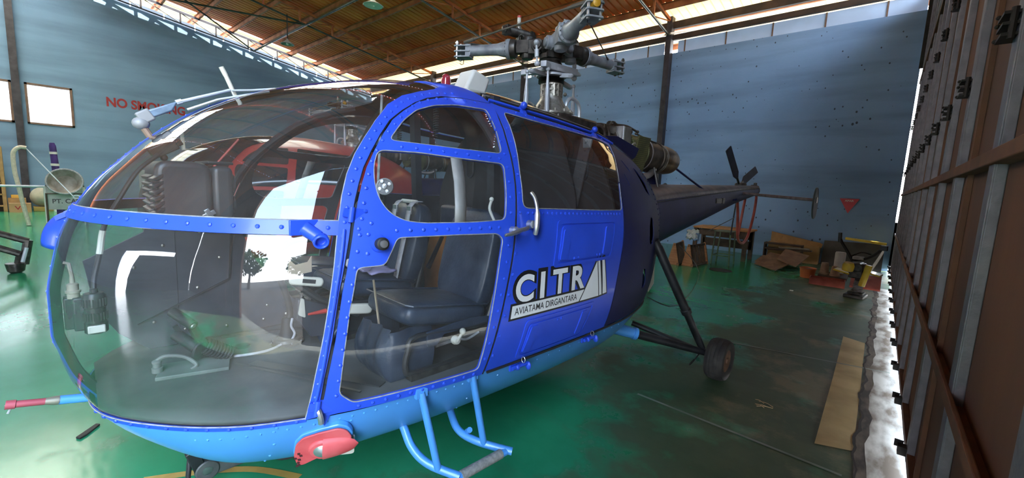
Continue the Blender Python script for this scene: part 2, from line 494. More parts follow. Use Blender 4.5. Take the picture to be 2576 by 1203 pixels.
# ---- back wall, columns, eave
mb = MB(); mb.box(((XL + XD) / 2 - .01, YB + .1, WALLB / 2), (XD - XL - .02, .2, WALLB))
struct(mb.build('wall_back', MAT_WALL_B, smooth=0))
mb = MB(); mb.box(((XL - 6.05) / 2, YF - .1, 3.8), (-6.05 - XL, .2, 7.6)); mb.box(((XD - 4.75) / 2, YF - .1, 1.85), (XD + 4.75, .2, 3.7)); mb.box(((XD - 1.8) / 2, YF - .1, 3.95), (XD + 1.8, .2, .5)); mb.box(((XD - 6.05) / 2, YF - .1, 5.9), (XD + 6.05, .2, 3.4))
struct(mb.build('wall_front', MAT_WALL_B, smooth=0))
for i, x in enumerate((-5.25, -10.75, -16.25)):
    mb = MB(); h = zroof(YB) - .05
    for s_ in (-1, 1): mb.box((x + s_ * .07, YB - .1, h / 2), (.012, .2, h))
    mb.box((x, YB - .1, h / 2), (.14, .012, h)); mb.box((x, YB - .21, h / 2), (.152, .012, h)); mb.box((x, YB - .005, h / 2), (.152, .01, h))
    struct(mb.build('column', MAT_STEEL_DARK, smooth=0))
mb = MB()
for s_ in (-1, 1): mb.box((XL + .09, -.12 + s_ * .08, 3.9), (.16, .014, 7.8))
mb.box((XL + .09, -.12, 3.9), (.012, .16, 7.8)); mb.box((XL + .17, -.12, 3.9), (.012, .176, 7.8))
struct(mb.build('column', MAT_STEEL_DARK, smooth=0))
# eave beams along the back
MAT_EAVE = mat('brown_eave_beam', (0.018, 0.011, 0.008), 0.8, 0.0, scale=4, col2=(0.045, 0.025, 0.016))
for nm, y, z, w, h in (('eave_beam', YB - .03, 6.02, .10, .14), ('eave_beam', YB - .03, 6.36, .10, .20)):
    mb = MB(); mb.box(((XL + XD) / 2, y, z), (XD - XL, w, h)); struct(mb.build(nm, MAT_EAVE, smooth=0, bevel=.005))
# pale translucent strip standing on the wall top with small posts
MAT_STRIPG = translucent('pale_blue_sheet', (0.50, 0.62, 0.80), .10)
mb = MB()
for a, b_ in ((-21.6, -16.45), (-16.05, -10.95), (-10.55, -5.45), (-5.05, 0.2)):
    mb.box(((a + b_) / 2, YB + .06, WALLB + .17), (b_ - a, .01, .34))
o = struct(mb.build('window_4', MAT_STRIPG, smooth=0))
mb = MB()
k = XL + .4
while k < XD:
    mb.box((k, YB + .045, WALLB + .17), (.03, .03, .34)); k += 1.1
mb.build('mullion', MAT_FRAME, o, smooth=0)

mb = MB()
ys_ = np.linspace(-4, YB, 18)
for a, b_ in zip(ys_[:-1], ys_[1:]):
    x_ = XL - .16; za, zb_ = wtop(a), wtop(b_)
    mb.add([(x_, a + .02, za - .02), (x_, b_ - .02, zb_ - .02), (x_, b_ - .02, zb_ + .24), (x_, a + .02, za + .24)], [(0, 1, 2, 3)])
struct(mb.build('window_5', MAT_STRIPG, smooth=0))
# ---- roof sheets: corrugated, rusty underside; two slopes; overhangs beyond walls
def roof_mat(name, c1, c2):
    return mat(name, c1, 0.7, 0.1, scale=1.1, col2=c2, lo=0.3, hi=0.7, detail=9, stretch=(1, .35, 1))
MAT_ROOF = roof_mat('rusty_roof_sheet', (0.66, 0.105, 0.012), (0.95, 0.26, 0.048))
MAT_FILL = translucent('fill_light_sheet', (0.80, 0.72, 0.55), .5)
MAT_FRPE = translucent('weathered_eave_sheet', (0.82, 0.56, 0.26), .085)
MAT_FRPV = translucent('weathered_verge_sheet', (0.80, 0.56, 0.20), .05)
def corrugated(y0, y1, zf, x0, x1, pitch=0.22, ny=2):
    mb = MB(); rows_ = []
    n_ = int((x1 - x0) / pitch)
    xs = []
    for i in range(n_):
        b0 = x0 + i * pitch
        xs += [(b0, 0), (b0 + pitch * .70, 0), (b0 + pitch * .78, .035), (b0 + pitch * .92, .035)]
    xs.append((x0 + n_ * pitch, 0))
    for (x, dz) in xs:
        rows_.append([(x, y0 + (y1 - y0) * j / ny, zf(y0 + (y1 - y0) * j / ny) + dz) for j in range(ny + 1)])
    mb.grid(rows_)
    return mb
mb = corrugated(6.0, YB - .75, zroof, XL + .30, XD + 1.2)
m2 = corrugated(.6, 3.6, zroof, XL + .30, XD + 1.2); mb.add(m2.v, m2.f)
for a_, b_ in ((XL + .30, -20.6), (-13.0, XD + 1.2)):
    m2 = corrugated(-4.0, .6, zroof, a_, b_); mb.add(m2.v, m2.f)
for a_, b_ in ((XL + .30, -13.0), (-9.0, XD + 1.2)):
    m2 = corrugated(3.6, 6.0, zroof, a_, b_); mb.add(m2.v, m2.f)
struct(mb.build('ceiling', MAT_ROOF, smooth=0, fix=False))
mb = corrugated(-4.0, .6, zroof, -20.6, -13.0)  # added translucent sheets, out of view, that let in fill light
m2 = corrugated(3.6, 6.0, zroof, -13.0, -9.0); mb.add(m2.v, m2.f)
struct(mb.build('ceiling_fill_light_sheets', MAT_FILL, smooth=0, fix=False))
mb = corrugated(YB - .75, YB + 1.9, zroof, XL + .30, XD + 1.2)
struct(mb.build('ceiling_eave_sheets', MAT_FRPE, smooth=0, fix=False))
mb = corrugated(-4.0, YB + 1.9, zroof, XL - 1.6, XL + .28)
struct(mb.build('ceiling_verge_sheets', MAT_FRPV, smooth=0, fix=False))
zr2 = lambda y: zroof(-4.0) - SLOPE * (-4.0 - y)
mb = corrugated(YF - 1, -4.0, zr2, XL - 1.6, XD + 1.2, pitch=.44)
struct(mb.build('ceiling_far_slope', MAT_ROOF, smooth=0, fix=False))
# purlins every 1.18 m down the slope
y = YB + 1.6
while y > -4:
    mb = MB(); z = zroof(y) - .085
    if y > YB + .3 and False: pass
    mb.box(((XL + XD) / 2 - .2, y, z), (XD - XL + 2.4, .012, .15)); mb.box(((XL + XD) / 2 - .2, y + .035, z - .07), (XD - XL + 2.4, .07, .012)); mb.box(((XL + XD) / 2 - .2, y - .035, z + .07), (XD - XL + 2.4, .07, .012))
    struct(mb.build('purlin', MAT_RUST_STEEL, smooth=0))
    y -= 1.176
# trusses in the gable planes: top chord, tube bottom chord, posts and diagonals
def truss(x, tubecol, gable=False):
    t_ = bpy.data.objects.new('roof_truss', None); COL.objects.link(t_); t_.location = (x, YB, 0); struct(t_)
    dep = .42
    top = MB(); bot = MB(); web = MB()
    def P(y, dz): return (0, y - YB, zroof(y) - .17 - dz)
    top.bar(P(YB + (.0 if not gable else .3), 0), P(-4, 0), .06, .08)
    bot.tube([P(YB - .1, dep), P(-4, dep)], .032 if not gable else .028, 8)
    y = YB - .15; k = 0
    while y > -3.9:
        web.bar(P(y, 0), P(y, dep), .05, .05, up=(1, 0, 0))
        web.tube([P(y - .02, .02), P(max(y - 1.15, -4), dep - .01)] if not gable else [P(y - 1.15, .03), P(y - .05, dep - .03)], .018, 6)
        y -= 1.176; k += 1
    top.build('top_chord', MAT_RUST_STEEL if not gable else MAT_STEEL_DARK, t_, smooth=0)
    bot.build('bottom_chord', tubecol, t_)
    web.build('web_members', MAT_RUST_STEEL if not gable else MAT_STEEL_DARK, t_, smooth=0)
    return t_
for x in (-5.25, -10.75, -16.25): truss(x, MAT_TUBE)
truss(XL + .12, MAT_STEEL_DARK, True)
# brackets that fan from each column head to the truss
for x in (-5.25, -10.75):
    mb = MB()
    mb.bar((x + .06, YB - .25, 6.08), (x + .75, YB + .9, 6.42), .05, .05); mb.bar((x - .06, YB - .25, 6.08), (x - .75, YB + .9, 6.42), .05, .05)
    struct(mb.build('trim_1' if x > -6 else 'trim_2', MAT_FENCE, smooth=0))
# long tie tubes running between trusses
for y, z in ((6.85, zroof(6.85) - .62), (1.5, zroof(1.5) - .62)):
    mb = MB(); mb.tube([(XL + .2, y, z), (XD - .1, y, z)], .035, 8)
    struct(mb.build('trim_3', MAT_TUBE))
mb = MB(); mb.tube([(XL + .2, 6.85, zroof(6.85) - .6), (-16.25, 1.2, zroof(1.2) - .6)], .03, 8); mb.tube([(XL + .2, 1.2, zroof(1.2) - .6), (-16.25, 6.85, zroof(6.85) - .6)], .03, 8)
struct(mb.build('trim_4', MAT_TUBE))

# ---- the closed steel door leaf beside the camera
MAT_DOOR = mat('rusty_brown_door_sheet', (0.11, 0.058, 0.038), 0.7, 0.15, scale=1.6, col2=(0.20, 0.085, 0.042), lo=0.3, hi=0.72, bump=0.1, stretch=(1, 1, .4), detail=9)
MAT_RIB = mat('grey_primer_rib', (0.19, 0.185, 0.205), 0.5, 0.5, scale=14, col2=(0.25, 0.24, 0.26), bump=0.15)
MAT_RAIL = mat('rusty_door_rail', (0.12, 0.06, 0.035), 0.7, 0.2, scale=5, col2=(0.2, 0.09, 0.045))
MAT_IRON = mat('black_iron', (0.02, 0.017, 0.015), 0.55, 0.5, var=0.4)
DY0, DY1, DH = -0.55, 12.69, 5.9
dr = bpy.data.objects.new('door_1', None); COL.objects.link(dr); dr.location = (XD + .09, (DY0 + DY1) / 2, 0); struct(dr)
def D(x, y, z): return (x - (XD + .09), y - (DY0 + DY1) / 2, z)
mb = MB(); mb.box(D(XD + .055, (DY0 + DY1) / 2, .07 + DH / 2), (.012, DY1 - DY0, DH)); mb.build('sheet', MAT_DOOR, dr, smooth=0)
rib_y = [-.45, .38, 1.28, 2.22, 3.27]
yy = 3.27
while yy < DY1 - .9:
    yy += .83; rib_y.append(yy)
for i, y in enumerate(rib_y):
    mb = MB()
    mb.box(D(XD + .018, y, .07 + DH / 2), (.008, .095, DH)); mb.box(D(XD + .034, y + .045, .07 + DH / 2), (.03, .006, DH)); mb.box(D(XD + .034, y - .045, .07 + DH / 2), (.03, .006, DH))
    mb.build('stiffener', MAT_RIB, dr, smooth=0, bevel=.004)
for i, y in enumerate(rib_y[2::2]):
    mb = MB(); mb.box(D(XD + .038, y - .35, .07 + DH / 2), (.02, .03, DH)); mb.box(D(XD + .046, y - .31, .07 + DH / 2), (.006, .08, DH))
    mb.build('seam_angle', MAT_RAIL, dr, smooth=0)
for z, h in ((1.72, .05), (.845, .05), (4.1, .05)):
    mb = MB(); mb.box(D(XD + .008, (DY0 + DY1) / 2, z), (.016, DY1 - DY0, h)); mb.box(D(XD + .03, (DY0 + DY1) / 2, z - h / 2 + .004), (.05, DY1 - DY0, .008))
    mb.build('rail', MAT_RAIL, dr, smooth=0, bevel=.004)
mb = MB(); mb.box(D(XD + .04, (DY0 + DY1) / 2, .10), (.05, DY1 - DY0, .05)); mb.build('bottom_rail', MAT_RAIL, dr, smooth=0)
for z in (2.16, 3.13, .12):
    for y in rib_y[1:]:
        mb = MB()
        for dz in (-.035, .0, .035): mb.box(D(XD + .01, y + .02, z + dz), (.07, .11, .010))
        mb.tube([D(XD - .0, y - .03, z - .05), D(XD - .0, y - .03, z + .05)], .010, 8)
        for dz in (-.03, .02, .05): mb.ball(D(XD - .025, y + .07, z + dz), .008, 8, 6)
        if z < 1:
            mb = MB(); mb.box(D(XD - .0, y, z), (.05, .06, .05)); mb.box(D(XD - .02, y + .03, z + .02), (.04, .012, .04))
        mb.build('hinge', MAT_IRON, dr, smooth=0)
mb = MB(); mb.box(D(XD + .075, DY1 - .01, .07 + 2.16), (.07, .05, 4.32)); mb.box(D(XD + .035, DY1 - .03, 4.4 + .8), (.16, .05, 1.6)); mb.build('end_post', MAT_IRON, dr, smooth=0)
# gable above and beyond the opening: door head beam and the wall above
mb = MB(); mb.box((XD + .09, (YB - 9) / 2 + .0, 6.45), (.22, 22, .22)); struct(mb.build('trim_5', MAT_STEEL_DARK, smooth=0))
mb = MB()
mb.prism([(YB, 6.5), (YB, 6.62), (-4, 9.1), (YF, 7.6), (YF, 6.5)], (XD + .2, 0, 0), (0, 1, 0), (0, 0, 1), .02)
struct(mb.build('wall_right', MAT_DOOR, smooth=0))
mb = MB(); mb.box((XD + .12, -3.27, 3.2), (.05, 1.14, 6.4)); mb.box((XD + .12, (-3.94 + YF) / 2, 3.2), (.05, -3.94 - YF, 6.4))
for y_ in (-2.74, -3.3, -3.8, -4.0): mb.box((XD + .08, y_, 3.2), (.05, .08, 6.4))
struct(mb.build('door_2', MAT_DOOR, smooth=0))

# ================================================================ THE HELICOPTER
MX, MY = -2.22, 2.94             # ground point under the rotor mast
HELI = thing('helicopter', 'blue helicopter with a glazed bubble nose, rotor blades removed, parked on the green hangar floor', 'helicopter', (MX, MY, 0), radians(-2.9))
# heli frame: x = towards port, y = aft of the mast, z = up.  V(s, l, z): s aft, l port
def V(s, l, z): return Vector((l, s, z))

HS = np.array([-2.93, -2.88, -2.7, -2.4, -2.0, -1.5, -0.9, -0.3, 0.2, 0.7, 1.2])
HW = [0.014, .2195, .5149, .7747, .9247, .9877, 1.0036, .9934, .9166, .7314, .5006]
HM = [1.000, 1.04, 1.0508, 1.0818, 1.1021, 1.1203, 1.1348, 1.1345, 1.1326, 1.1934, 1.2447]
HT = [1.080, 1.3017, 1.5798, 1.8358, 2.0091, 2.1219, 2.1624, 2.13, 2.0712, 1.9278, 1.6809]
HB = [0.880, .7057, .4816, .3171, .2816, .2735, .2695, .2809, .3598, .517, .7106]
EU, EL = 2.065, 3.393
def _slopes(Vv):
    h = np.diff(HS); d = np.diff(Vv) / h; m = np.zeros(len(HS)); m[0] = d[0]; m[-1] = d[-1]
    for i in range(1, len(HS) - 1):
        m[i] = 0 if d[i - 1] * d[i] <= 0 else (h[i - 1] + h[i]) * 3 / ((2 * h[i] + h[i - 1]) / d[i - 1] + (h[i] + 2 * h[i - 1]) / d[i])
    return m
_HC = [(np.array(a), _slopes(np.array(a))) for a in (HW, HM, HT, HB)]
def hprof(s):
    s = min(max(s, HS[0]), HS[-1])
    i = min(max(int(np.searchsorted(HS, s)) - 1, 0), len(HS) - 2)
    h = HS[i + 1] - HS[i]; t = (s - HS[i]) / h; out = []
    for a, m in _HC:
        out.append((2 * t**3 - 3 * t * t + 1) * a[i] + (t**3 - 2 * t * t + t) * h * m[i] + (-2 * t**3 + 3 * t * t) * a[i + 1] + (t**3 - t * t) * h * m[i + 1])
    return out
def hull0(s, f):
    """skin point at station s and polar angle f (radians, 0 = port side, pi/2 = roof)"""
    w, zm, zt, zb = hprof(s)
    c, q = cos(f), sin(f); e = EU if q > 0 else EL
    r = 1.0 / ((abs(c) ** e + abs(q) ** e) ** (1 / e))
    return Vector((w * r * c, s, zm + (zt - zm if q > 0 else zm - zb) * r * q))
def hull(s, f, off=0.0, side=1):
    p = hull0(s, f)
    if off:
        ds = 0.004
        a = hull0(min(s + ds, 1.2), f) - hull0(max(s - ds, -2.929), f); b = hull0(s, f + .01) - hull0(s, f - .01)
        n = b.cross(a)
        if n.length > 1e-12:
            n.normalize()
            w, zm, zt, zb = hprof(s)
            if n.dot(Vector((p.x, 0, p.z - zm))) < 0 and s > -2.9: n.negate()
            if s <= -2.9 and n.y > 0: n.negate()
            p = p + n * off
    if side < 0: p.x = -p.x
    return p
def fz(s, z):
    """polar angle of the skin at station s and height z (port side)"""
    w, zm, zt, zb = hprof(s)
    if z >= zm:
        q = min(1.0, (z - zm) / max(1e-6, zt - zm)); l = (1 - q ** EU) ** (1 / EU)
        return atan2(q, l)
    q = min(1.0, (zm - z) / max(1e-6, zm - zb)); l = (1 - q ** EL) ** (1 / EL)
    return -atan2(q, l)
def C(s, z): return (s, fz(s, z))
def hl(s, z): return hull0(s, fz(s, z)).x
def _u(s): return 2 * sqrt(max(0.0, s + 2.935))
def _s(u): return (u / 2) ** 2 - 2.935
def dense(poly, closed=True, step=.045):
    out = []
    n = len(poly)
    for i in range(n if closed else n - 1):
        a, b = poly[i], poly[(i + 1) % n]
        L = sqrt((_u(a[0]) - _u(b[0])) ** 2 + (a[1] - b[1]) ** 2); k = max(1, int(L / step))
        for j in range(k):
            t = j / k; u = _u(a[0]) * (1 - t) + _u(b[0]) * t
            out.append((_s(u), a[1] * (1 - t) + b[1] * t))
    if not closed: out.append(poly[-1])
    return out
def zline(pts, step=.05):
    """polyline given in (s, z), refined so that straight z-lines stay straight on the skin"""
    out = []
    for (a, b) in zip(pts[:-1], pts[1:]):
        k = max(1, int(sqrt((a[0] - b[0]) ** 2 + (a[1] - b[1]) ** 2) / step))
        for j in range(k):
            t = j / k; out.append(C(a[0] * (1 - t) + b[0] * t, a[1] * (1 - t) + b[1] * t))
    out.append(C(*pts[-1]))
    return out
def rounded(pts, r=.04, k=4):
    """round the corners of a closed (s, z) polygon"""
    out = []; n = len(pts)
    for i in range(n):
        p0, p, p1 = Vector(pts[i - 1]), Vector(pts[i]), Vector(pts[(i + 1) % n])
        a = (p0 - p); b = (p1 - p); ra = min(r, a.length * .45); rb = min(r, b.length * .45)
        A = p + a.normalized() * ra; B = p + b.normalized() * rb
        for j in range(k + 1):
            t = j / k; q = A * (1 - t) ** 2 + p * 2 * t * (1 - t) + B * t * t
            out.append((q.x, q.y))
    return out
def closedz(pts): return zline(list(pts) + [pts[0]])[:-1]
def inside(p, poly):
    x, y = p; c = False; n = len(poly); j = n - 1
    for i in range(n):
        xi, yi = poly[i]; xj, yj = poly[j]
        if (yi > y) != (yj > y) and x < (xj - xi) * (y - yi) / (yj - yi) + xi: c = not c
        j = i
    return c
def cdt(outer, holes, step=.06):
    P = [(_u(s), f) for s, f in outer]; Hs = [[(_u(s), f) for s, f in h] for h in holes]
    vs = [Vector(p) for p in P]; es = [(i, (i + 1) % len(P)) for i in range(len(P))]
    for h in Hs:
        o = len(vs); vs += [Vector(p) for p in h]; es += [(o + i, o + (i + 1) % len(h)) for i in range(len(h))]
    x0, x1 = min(p[0] for p in P), max(p[0] for p in P); y0, y1 = min(p[1] for p in P), max(p[1] for p in P)
    allp = P + [q for h in Hs for q in h]
    ap = np.array(allp)
    nx, ny = int((x1 - x0) / step), int((y1 - y0) / step)
    for i in range(1, nx + 1):
        for j in range(1, ny + 1):
            q = (x0 + (i - .5 * (j % 2)) * step, y0 + j * step)
            if inside(q, P) and not any(inside(q, h) for h in Hs):
                if np.min((ap[:, 0] - q[0]) ** 2 + (ap[:, 1] - q[1]) ** 2) > (step * .45) ** 2: vs.append(Vector(q))
    r = geometry.delaunay_2d_cdt(vs, es, [], 0, 1e-6)
    V2, F = r[0], r[2]; keep = []
    for f in F:
        c = (sum(V2[k].x for k in f) / len(f), sum(V2[k].y for k in f) / len(f))
        if inside(c, P) and not any(inside(c, h) for h in Hs): keep.append(tuple(f))
    return [(_s(v.x), v.y) for v in V2], keep
def patch(name, outer, holes, material, parent, off=0.0, th=0.005, side=1, inner=None, rivets=None, step=.06, both=False, edge=0):
    """a skin panel cut to outline on the hull, with real thickness (th=0: a single perspex sheet)"""
    V2, F = cdt(outer, holes, step)
    mb = MB(); nmat = []
    for sd in ((1, -1) if both else (side,)):
        top = [hull(s, f, off + th, sd) for s, f in V2]
        o = len(mb.v); n = len(V2)
        mb.v.extend(tuple(p) for p in top)
        fl = (lambda f: tuple(reversed(f))) if sd > 0 else (lambda f: tuple(f))
        for f in F: mb.f.append(tuple(k + o for k in f)); nmat.append(0)
        if th > 0:
            mb.v.extend(tuple(hull(s, f, off, sd)) for s, f in V2)
            for f in F: mb.f.append(tuple(k + o + n for k in reversed(f))); nmat.append(1)
            cnt = {}
            for f in F:
                for a, b in zip(f, f[1:] + f[:1]): cnt[(a, b)] = cnt.get((a, b), 0) + 1
            for (a, b) in cnt:
                if (b, a) not in cnt: mb.f.append((b + o, a + o, a + o + n, b + o + n)); nmat.append(edge)
        for (s, f) in (rivets or []):
            c = hull(s, f, off + th, sd); nn = (hull(s, f, off + th + .01, sd) - c).normalized()
            k0 = len(mb.f); mb.lathe([(.0085, -.001), (.0075, .003), (.0035, .0055), (0, .006)], c, nn, 7); nmat += [0] * (len(mb.f) - k0)
    me = bpy.data.meshes.new(name); me.from_pydata(mb.v, [], mb.f); 
    me.materials.append(material)
    if th > 0: me.materials.append(inner or material)
    for i, p in enumerate(me.polygons): p.material_index = nmat[i] if th > 0 else 0
    b = bmesh.new(); b.from_mesh(me)
    bmesh.ops.remove_doubles(b, verts=b.verts, dist=1e-5)
    if th > 0: bmesh.ops.recalc_face_normals(b, faces=b.faces)
    b.to_mesh(me); b.free()
    me.shade_smooth(); me.set_sharp_from_angle(angle=radians(40))
    o_ = bpy.data.objects.new(name, me); COL.objects.link(o_)
    if parent: o_.parent = parent
    return o_
def along(pts, n, t0=0.03, t1=0.97, inset=0.0):
    """n evenly spaced points along a (s, f) polyline"""
    P = [hull0(*p) for p in pts]; L = [0]
    for a, b in zip(P[:-1], P[1:]): L.append(L[-1] + (b - a).length)
    out = []
    for i in range(n):
        d = L[-1] * (t0 + (t1 - t0) * i / max(1, n - 1)); k = min(max(int(np.searchsorted(L, d)) - 1, 0), len(P) - 2)
        t = (d - L[k]) / max(1e-9, L[k + 1] - L[k]); out.append((pts[k][0] * (1 - t) + pts[k + 1][0] * t, pts[k][1] * (1 - t) + pts[k + 1][1] * t))
    return out
def mid(a, b, t=.5, n=24):
    """curve between two (s,f) curves"""
    A, B = along(a, n, 0, 1), along(b, n, 0, 1)
    return [(p[0] * (1 - t) + q[0] * t, p[1] * (1 - t) + q[1] * t) for p, q in zip(A, B)]
def hull_tube(name, pts, r, material, parent, off=.006, side=1, closed=False, n=6):
    P = list(pts) + ([pts[0]] if closed else [])
    mb = MB(); mb.tube([hull(s, f, off, side) for s, f in P], r, n, cap=not closed)
    return mb.build(name, material, parent)

# paints
MAT_BLUE = mat('royal_blue_paint', '#2a50d2', 0.36, var=0.10, scale=2.5, coat=0.12)
MAT_NAVY = mat('navy_blue', '#0e1648', 0.5, var=0.25, scale=3.0, spec=0.3)
MAT_LBLUE = mat('light_blue_paint', '#4a90d8', 0.38, var=0.07, scale=2.0, coat=0.3)
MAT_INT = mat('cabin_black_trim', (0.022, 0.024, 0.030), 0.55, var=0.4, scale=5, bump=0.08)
MAT_INTFLOOR = mat('cabin_floor_grey', (0.055, 0.058, 0.062), 0.7, scale=3, col2=(0.105, 0.108, 0.108), lo=.35, hi=.65, detail=9, bump=.15)
MAT_ROOFDECK = mat('dark_glossy_roof', (0.045, 0.038, 0.042), 0.15, var=0.3, scale=3, coat=0.6)
MAT_GLASS = glass_mat('bubble_perspex', (0.92, 0.94, 0.95), 0.045, (0.50, 0.46, 0.42), 0.065, power=2.5)
MAT_GLASSW = glass_mat('door_window_perspex', (0.86, 0.88, 0.89), 0.035, (0.5, 0.5, 0.48), 0.035)
MAT_GLASSD = glass_mat('dark_rear_perspex', (0.72, 0.72, 0.73), 0.04, (0.4, 0.38, 0.36), 0.07)
MAT_SEAL = mat('grey_white_sealant', (0.27, 0.28, 0.29), 0.7, var=0.25, scale=30)
MAT_RUBBER = mat('black_rubber', (0.015, 0.015, 0.016), 0.6, var=0.3)
MAT_CHROME = mat('worn_aluminium', (0.55, 0.56, 0.58), 0.32, 0.85, var=0.12, scale=10)
MAT_BLACK = mat('satin_black', (0.02, 0.021, 0.023), 0.4, var=0.3)
MAT_WHITE = mat('off_white_plastic', (0.62, 0.62, 0.56), 0.45, var=0.08)

FP = [(-2.276, .645), (-2.251, .83), (-2.226, .98), (-2.20, 1.16), (-2.178, 1.30), (-2.16, 1.39), (-2.135, 1.48), (-2.102, 1.56), (-2.053, 1.64), (-1.995, 1.71), (-1.92, 1.79), (-1.821, 1.88), (-1.72, 1.94), (-1.60, 1.985), (-1.49, 2.02), (-1.40, 2.06)]
DS = [(-2.243, .650), (-2.226, .81), (-2.202, .96), (-2.18, 1.13), (-2.152, 1.26), (-2.121, 1.39), (-2.097, 1.465), (-2.072, 1.525), (-2.04, 1.588), (-1.992, 1.655), (-1.929, 1.73), (-1.862, 1.798), (-1.78, 1.855), (-1.689, 1.908), (-1.60, 1.947), (-1.50, 1.975), (-1.366, 1.99), (-1.184, 1.99)]
DR = [(-1.184, 1.99), (-1.225, 1.89), (-1.272, 1.76), (-1.305, 1.62), (-1.338, 1.48), (-1.380, 1.30), (-1.412, 1.15), (-1.448, .98), (-1.488, .81), (-1.523, .650)]
ROOF = pi / 2
def nose_s(z, top=True):
    lo, hi = -2.929, -2.3
    for _ in range(40):
        m_ = (lo + hi) / 2; w, zm, zt, zb = hprof(m_)
        ok = (zt > z) if top else (zb < z)
        if ok: hi = m_
        else: lo = m_
    return hi
FPc, DSc, DRc = zline(FP), zline(DS), zline(DR)
sbt, sbb, sch = nose_s(1.40), nose_s(1.355), nose_s(.635, False)
def bandline(z0, z1, s0, s1, n=26):
    out = []
    for i in range(n):
        t = i / (n - 1); s = s0 + (s1 - s0) * t ** 1.8; z = z0 + (z1 - z0) * t
        out.append(C(s, z) if i else (s0, ROOF))
    return out
BT = bandline(1.40, 1.390, sbt, -2.160)
BB = bandline(1.355, 1.338, sbb, -2.17)
def chinline(z0, z1, s0, s1, n=26):
    out = []
    for i in range(n):
        t = i / (n - 1); s = s0 + (s1 - s0) * t ** 1.8; z = z0 + (z1 - z0) * t
        out.append(C(s, z) if i else (s0, -ROOF))
    return out
CHT = chinline(.635, .648, sch, -2.276)
sch2 = nose_s(.612, False)
CHB = chinline(.612, .632, sch2, -2.272)
FPup = [p for p in FPc if p[0] > -2.161]
FPlo = [p for p in FPc if p[0] <= -2.166]

# ---- glazing
for sd, nm in ((1, 'port'), (-1, 'starboard')):
    up = BT + FPup + [(-1.375, radians(78)), (-1.36, ROOF)] + [(s, ROOF) for s in (-1.5, -1.7, -1.9, -2.1, -2.3, -2.5, -2.6, -2.7, -2.75, -2.8)]
    o = patch('upper_windshield', dense(up), [], MAT_GLASS, HELI, 0.0, 0.0, sd); 
    tip = [(-2.9295, ROOF - (pi) * k / 10) for k in range(11)]
    lo_ = list(reversed(BB)) + [(s, ROOF) for s in (-2.86, -2.89, -2.91)] + tip + [(s, -ROOF) for s in (-2.91, -2.89, -2.87)] + CHT + FPlo
    patch('lower_windshield', dense(lo_), [], MAT_GLASS, HELI, 0.0, 0.0, sd)
# ---- frames
band_r = along(mid(BT, BB, .5), 15, .06, .97)
patch('windshield_band', dense(BT + list(reversed(BB))), [], MAT_BLUE, HELI, 0.001, .008, both=True, inner=MAT_INT, rivets=band_r, step=.05)
patch('chin_strip', dense(CHT + list(reversed(CHB))), [], MAT_BLUE, HELI, 0.001, .006, both=True, inner=MAT_INT, rivets=along(mid(CHT, CHB, .5), 14, .05, .97), step=.05)
ff = FPc + [(-1.375, radians(78)), (-1.36, ROOF), (-1.255, ROOF), (-1.235, radians(78)), C(-1.18, 2.03)] + list(reversed(DSc))
rv = along(mid(FPc, DSc, .45), 34, .02, .95)
fr = patch('windshield_side_frame', dense(ff), [], MAT_BLUE, HELI, 0.001, .010, 1, inner=MAT_INT, rivets=rv)
patch('windshield_side_frame', dense(ff), [], MAT_BLUE, HELI, 0.001, .010, -1, inner=MAT_INT, edge=1)
mb = MB(); mb.tube([hull(s, f, -.016, -1) for s, f in FPc[4:-1]], .016, 8); mb.build('side_frame_tube', MAT_INT, HELI)
hull_tube('windshield_seal', FPc[:-1], .0035, MAT_SEAL, HELI, .006)
hull_tube('windshield_seal', BT[1:], .0025, MAT_SEAL, HELI, .008)
hull_tube('windshield_seal', CHT[1:], .0025, MAT_SEAL, HELI, .006)
hull_tube('door_seam_seal', DSc, .005, MAT_RUBBER, HELI, .006)
hull_tube('door_seam_seal', DRc, .005, MAT_RUBBER, HELI, .006)
# centre divider from roof arch over the nose to the chin
div = [(s, ROOF) for s in np.linspace(-1.36, -2.6, 30)] + [(s, ROOF) for s in np.linspace(-2.63, -2.925, 26)] + [(-2.9298, ROOF * k) for k in (.6, .2, -.2, -.6)] + [(s, -ROOF) for s in np.linspace(-2.925, sch2, 12)]
mb = MB(); rows = []
for i, (s, f) in enumerate(div):
    p = hull0(s, f); p.x = 0
    a = hull0(*div[max(i - 1, 0)]); b_ = hull0(*div[min(i + 1, len(div) - 1)])
    d = Vector((0, b_.y - a.y, b_.z - a.z)).normalized(); n = Vector((0, d.z, -d.y))
    if n.dot(Vector((0, p.y + 1.5, p.z - 1.05))) < 0: n.negate()
    rows.append([p + Vector((-.011, 0, 0)) - n * .006, p + Vector((-.011, 0, 0)) + n * .0015, p + Vector((.011, 0, 0)) + n * .0015, p + Vector((.011, 0, 0)) - n * .006, p + Vector((-.011, 0, 0)) - n * .006])
mb.grid(rows)
for i in range(2, len(div) - 2, 2):
    p = Vector(rows[i][1]) * .5 + Vector(rows[i][2]) * .5; n = (Vector(rows[i][1]) - Vector(rows[i][0])).normalized()
    mb.lathe([(.005, -.001), (.004, .002), (0, .003)], p, n, 6)
mb.build('windshield_divider', MAT_BLUE, HELI)
mb = MB(); rows = []
for i, (s, f) in enumerate(div[::1]):
    q = rows; p = hull0(s, f); p.x = 0
    a = hull0(*div[max(i - 1, 0)]); b_ = hull0(*div[min(i + 1, len(div) - 1)])
    d = Vector((0, b_.y - a.y, b_.z - a.z)).normalized(); n = Vector((0, d.z, -d.y))
    if n.dot(Vector((0, p.y + 1.5, p.z - 1.05))) < 0: n.negate()
    rows.append([p + Vector((x, 0, 0)) - n * y for x, y in ((-.02, .007), (.02, .007), (.014, .035), (-.014, .035), (-.02, .007))])
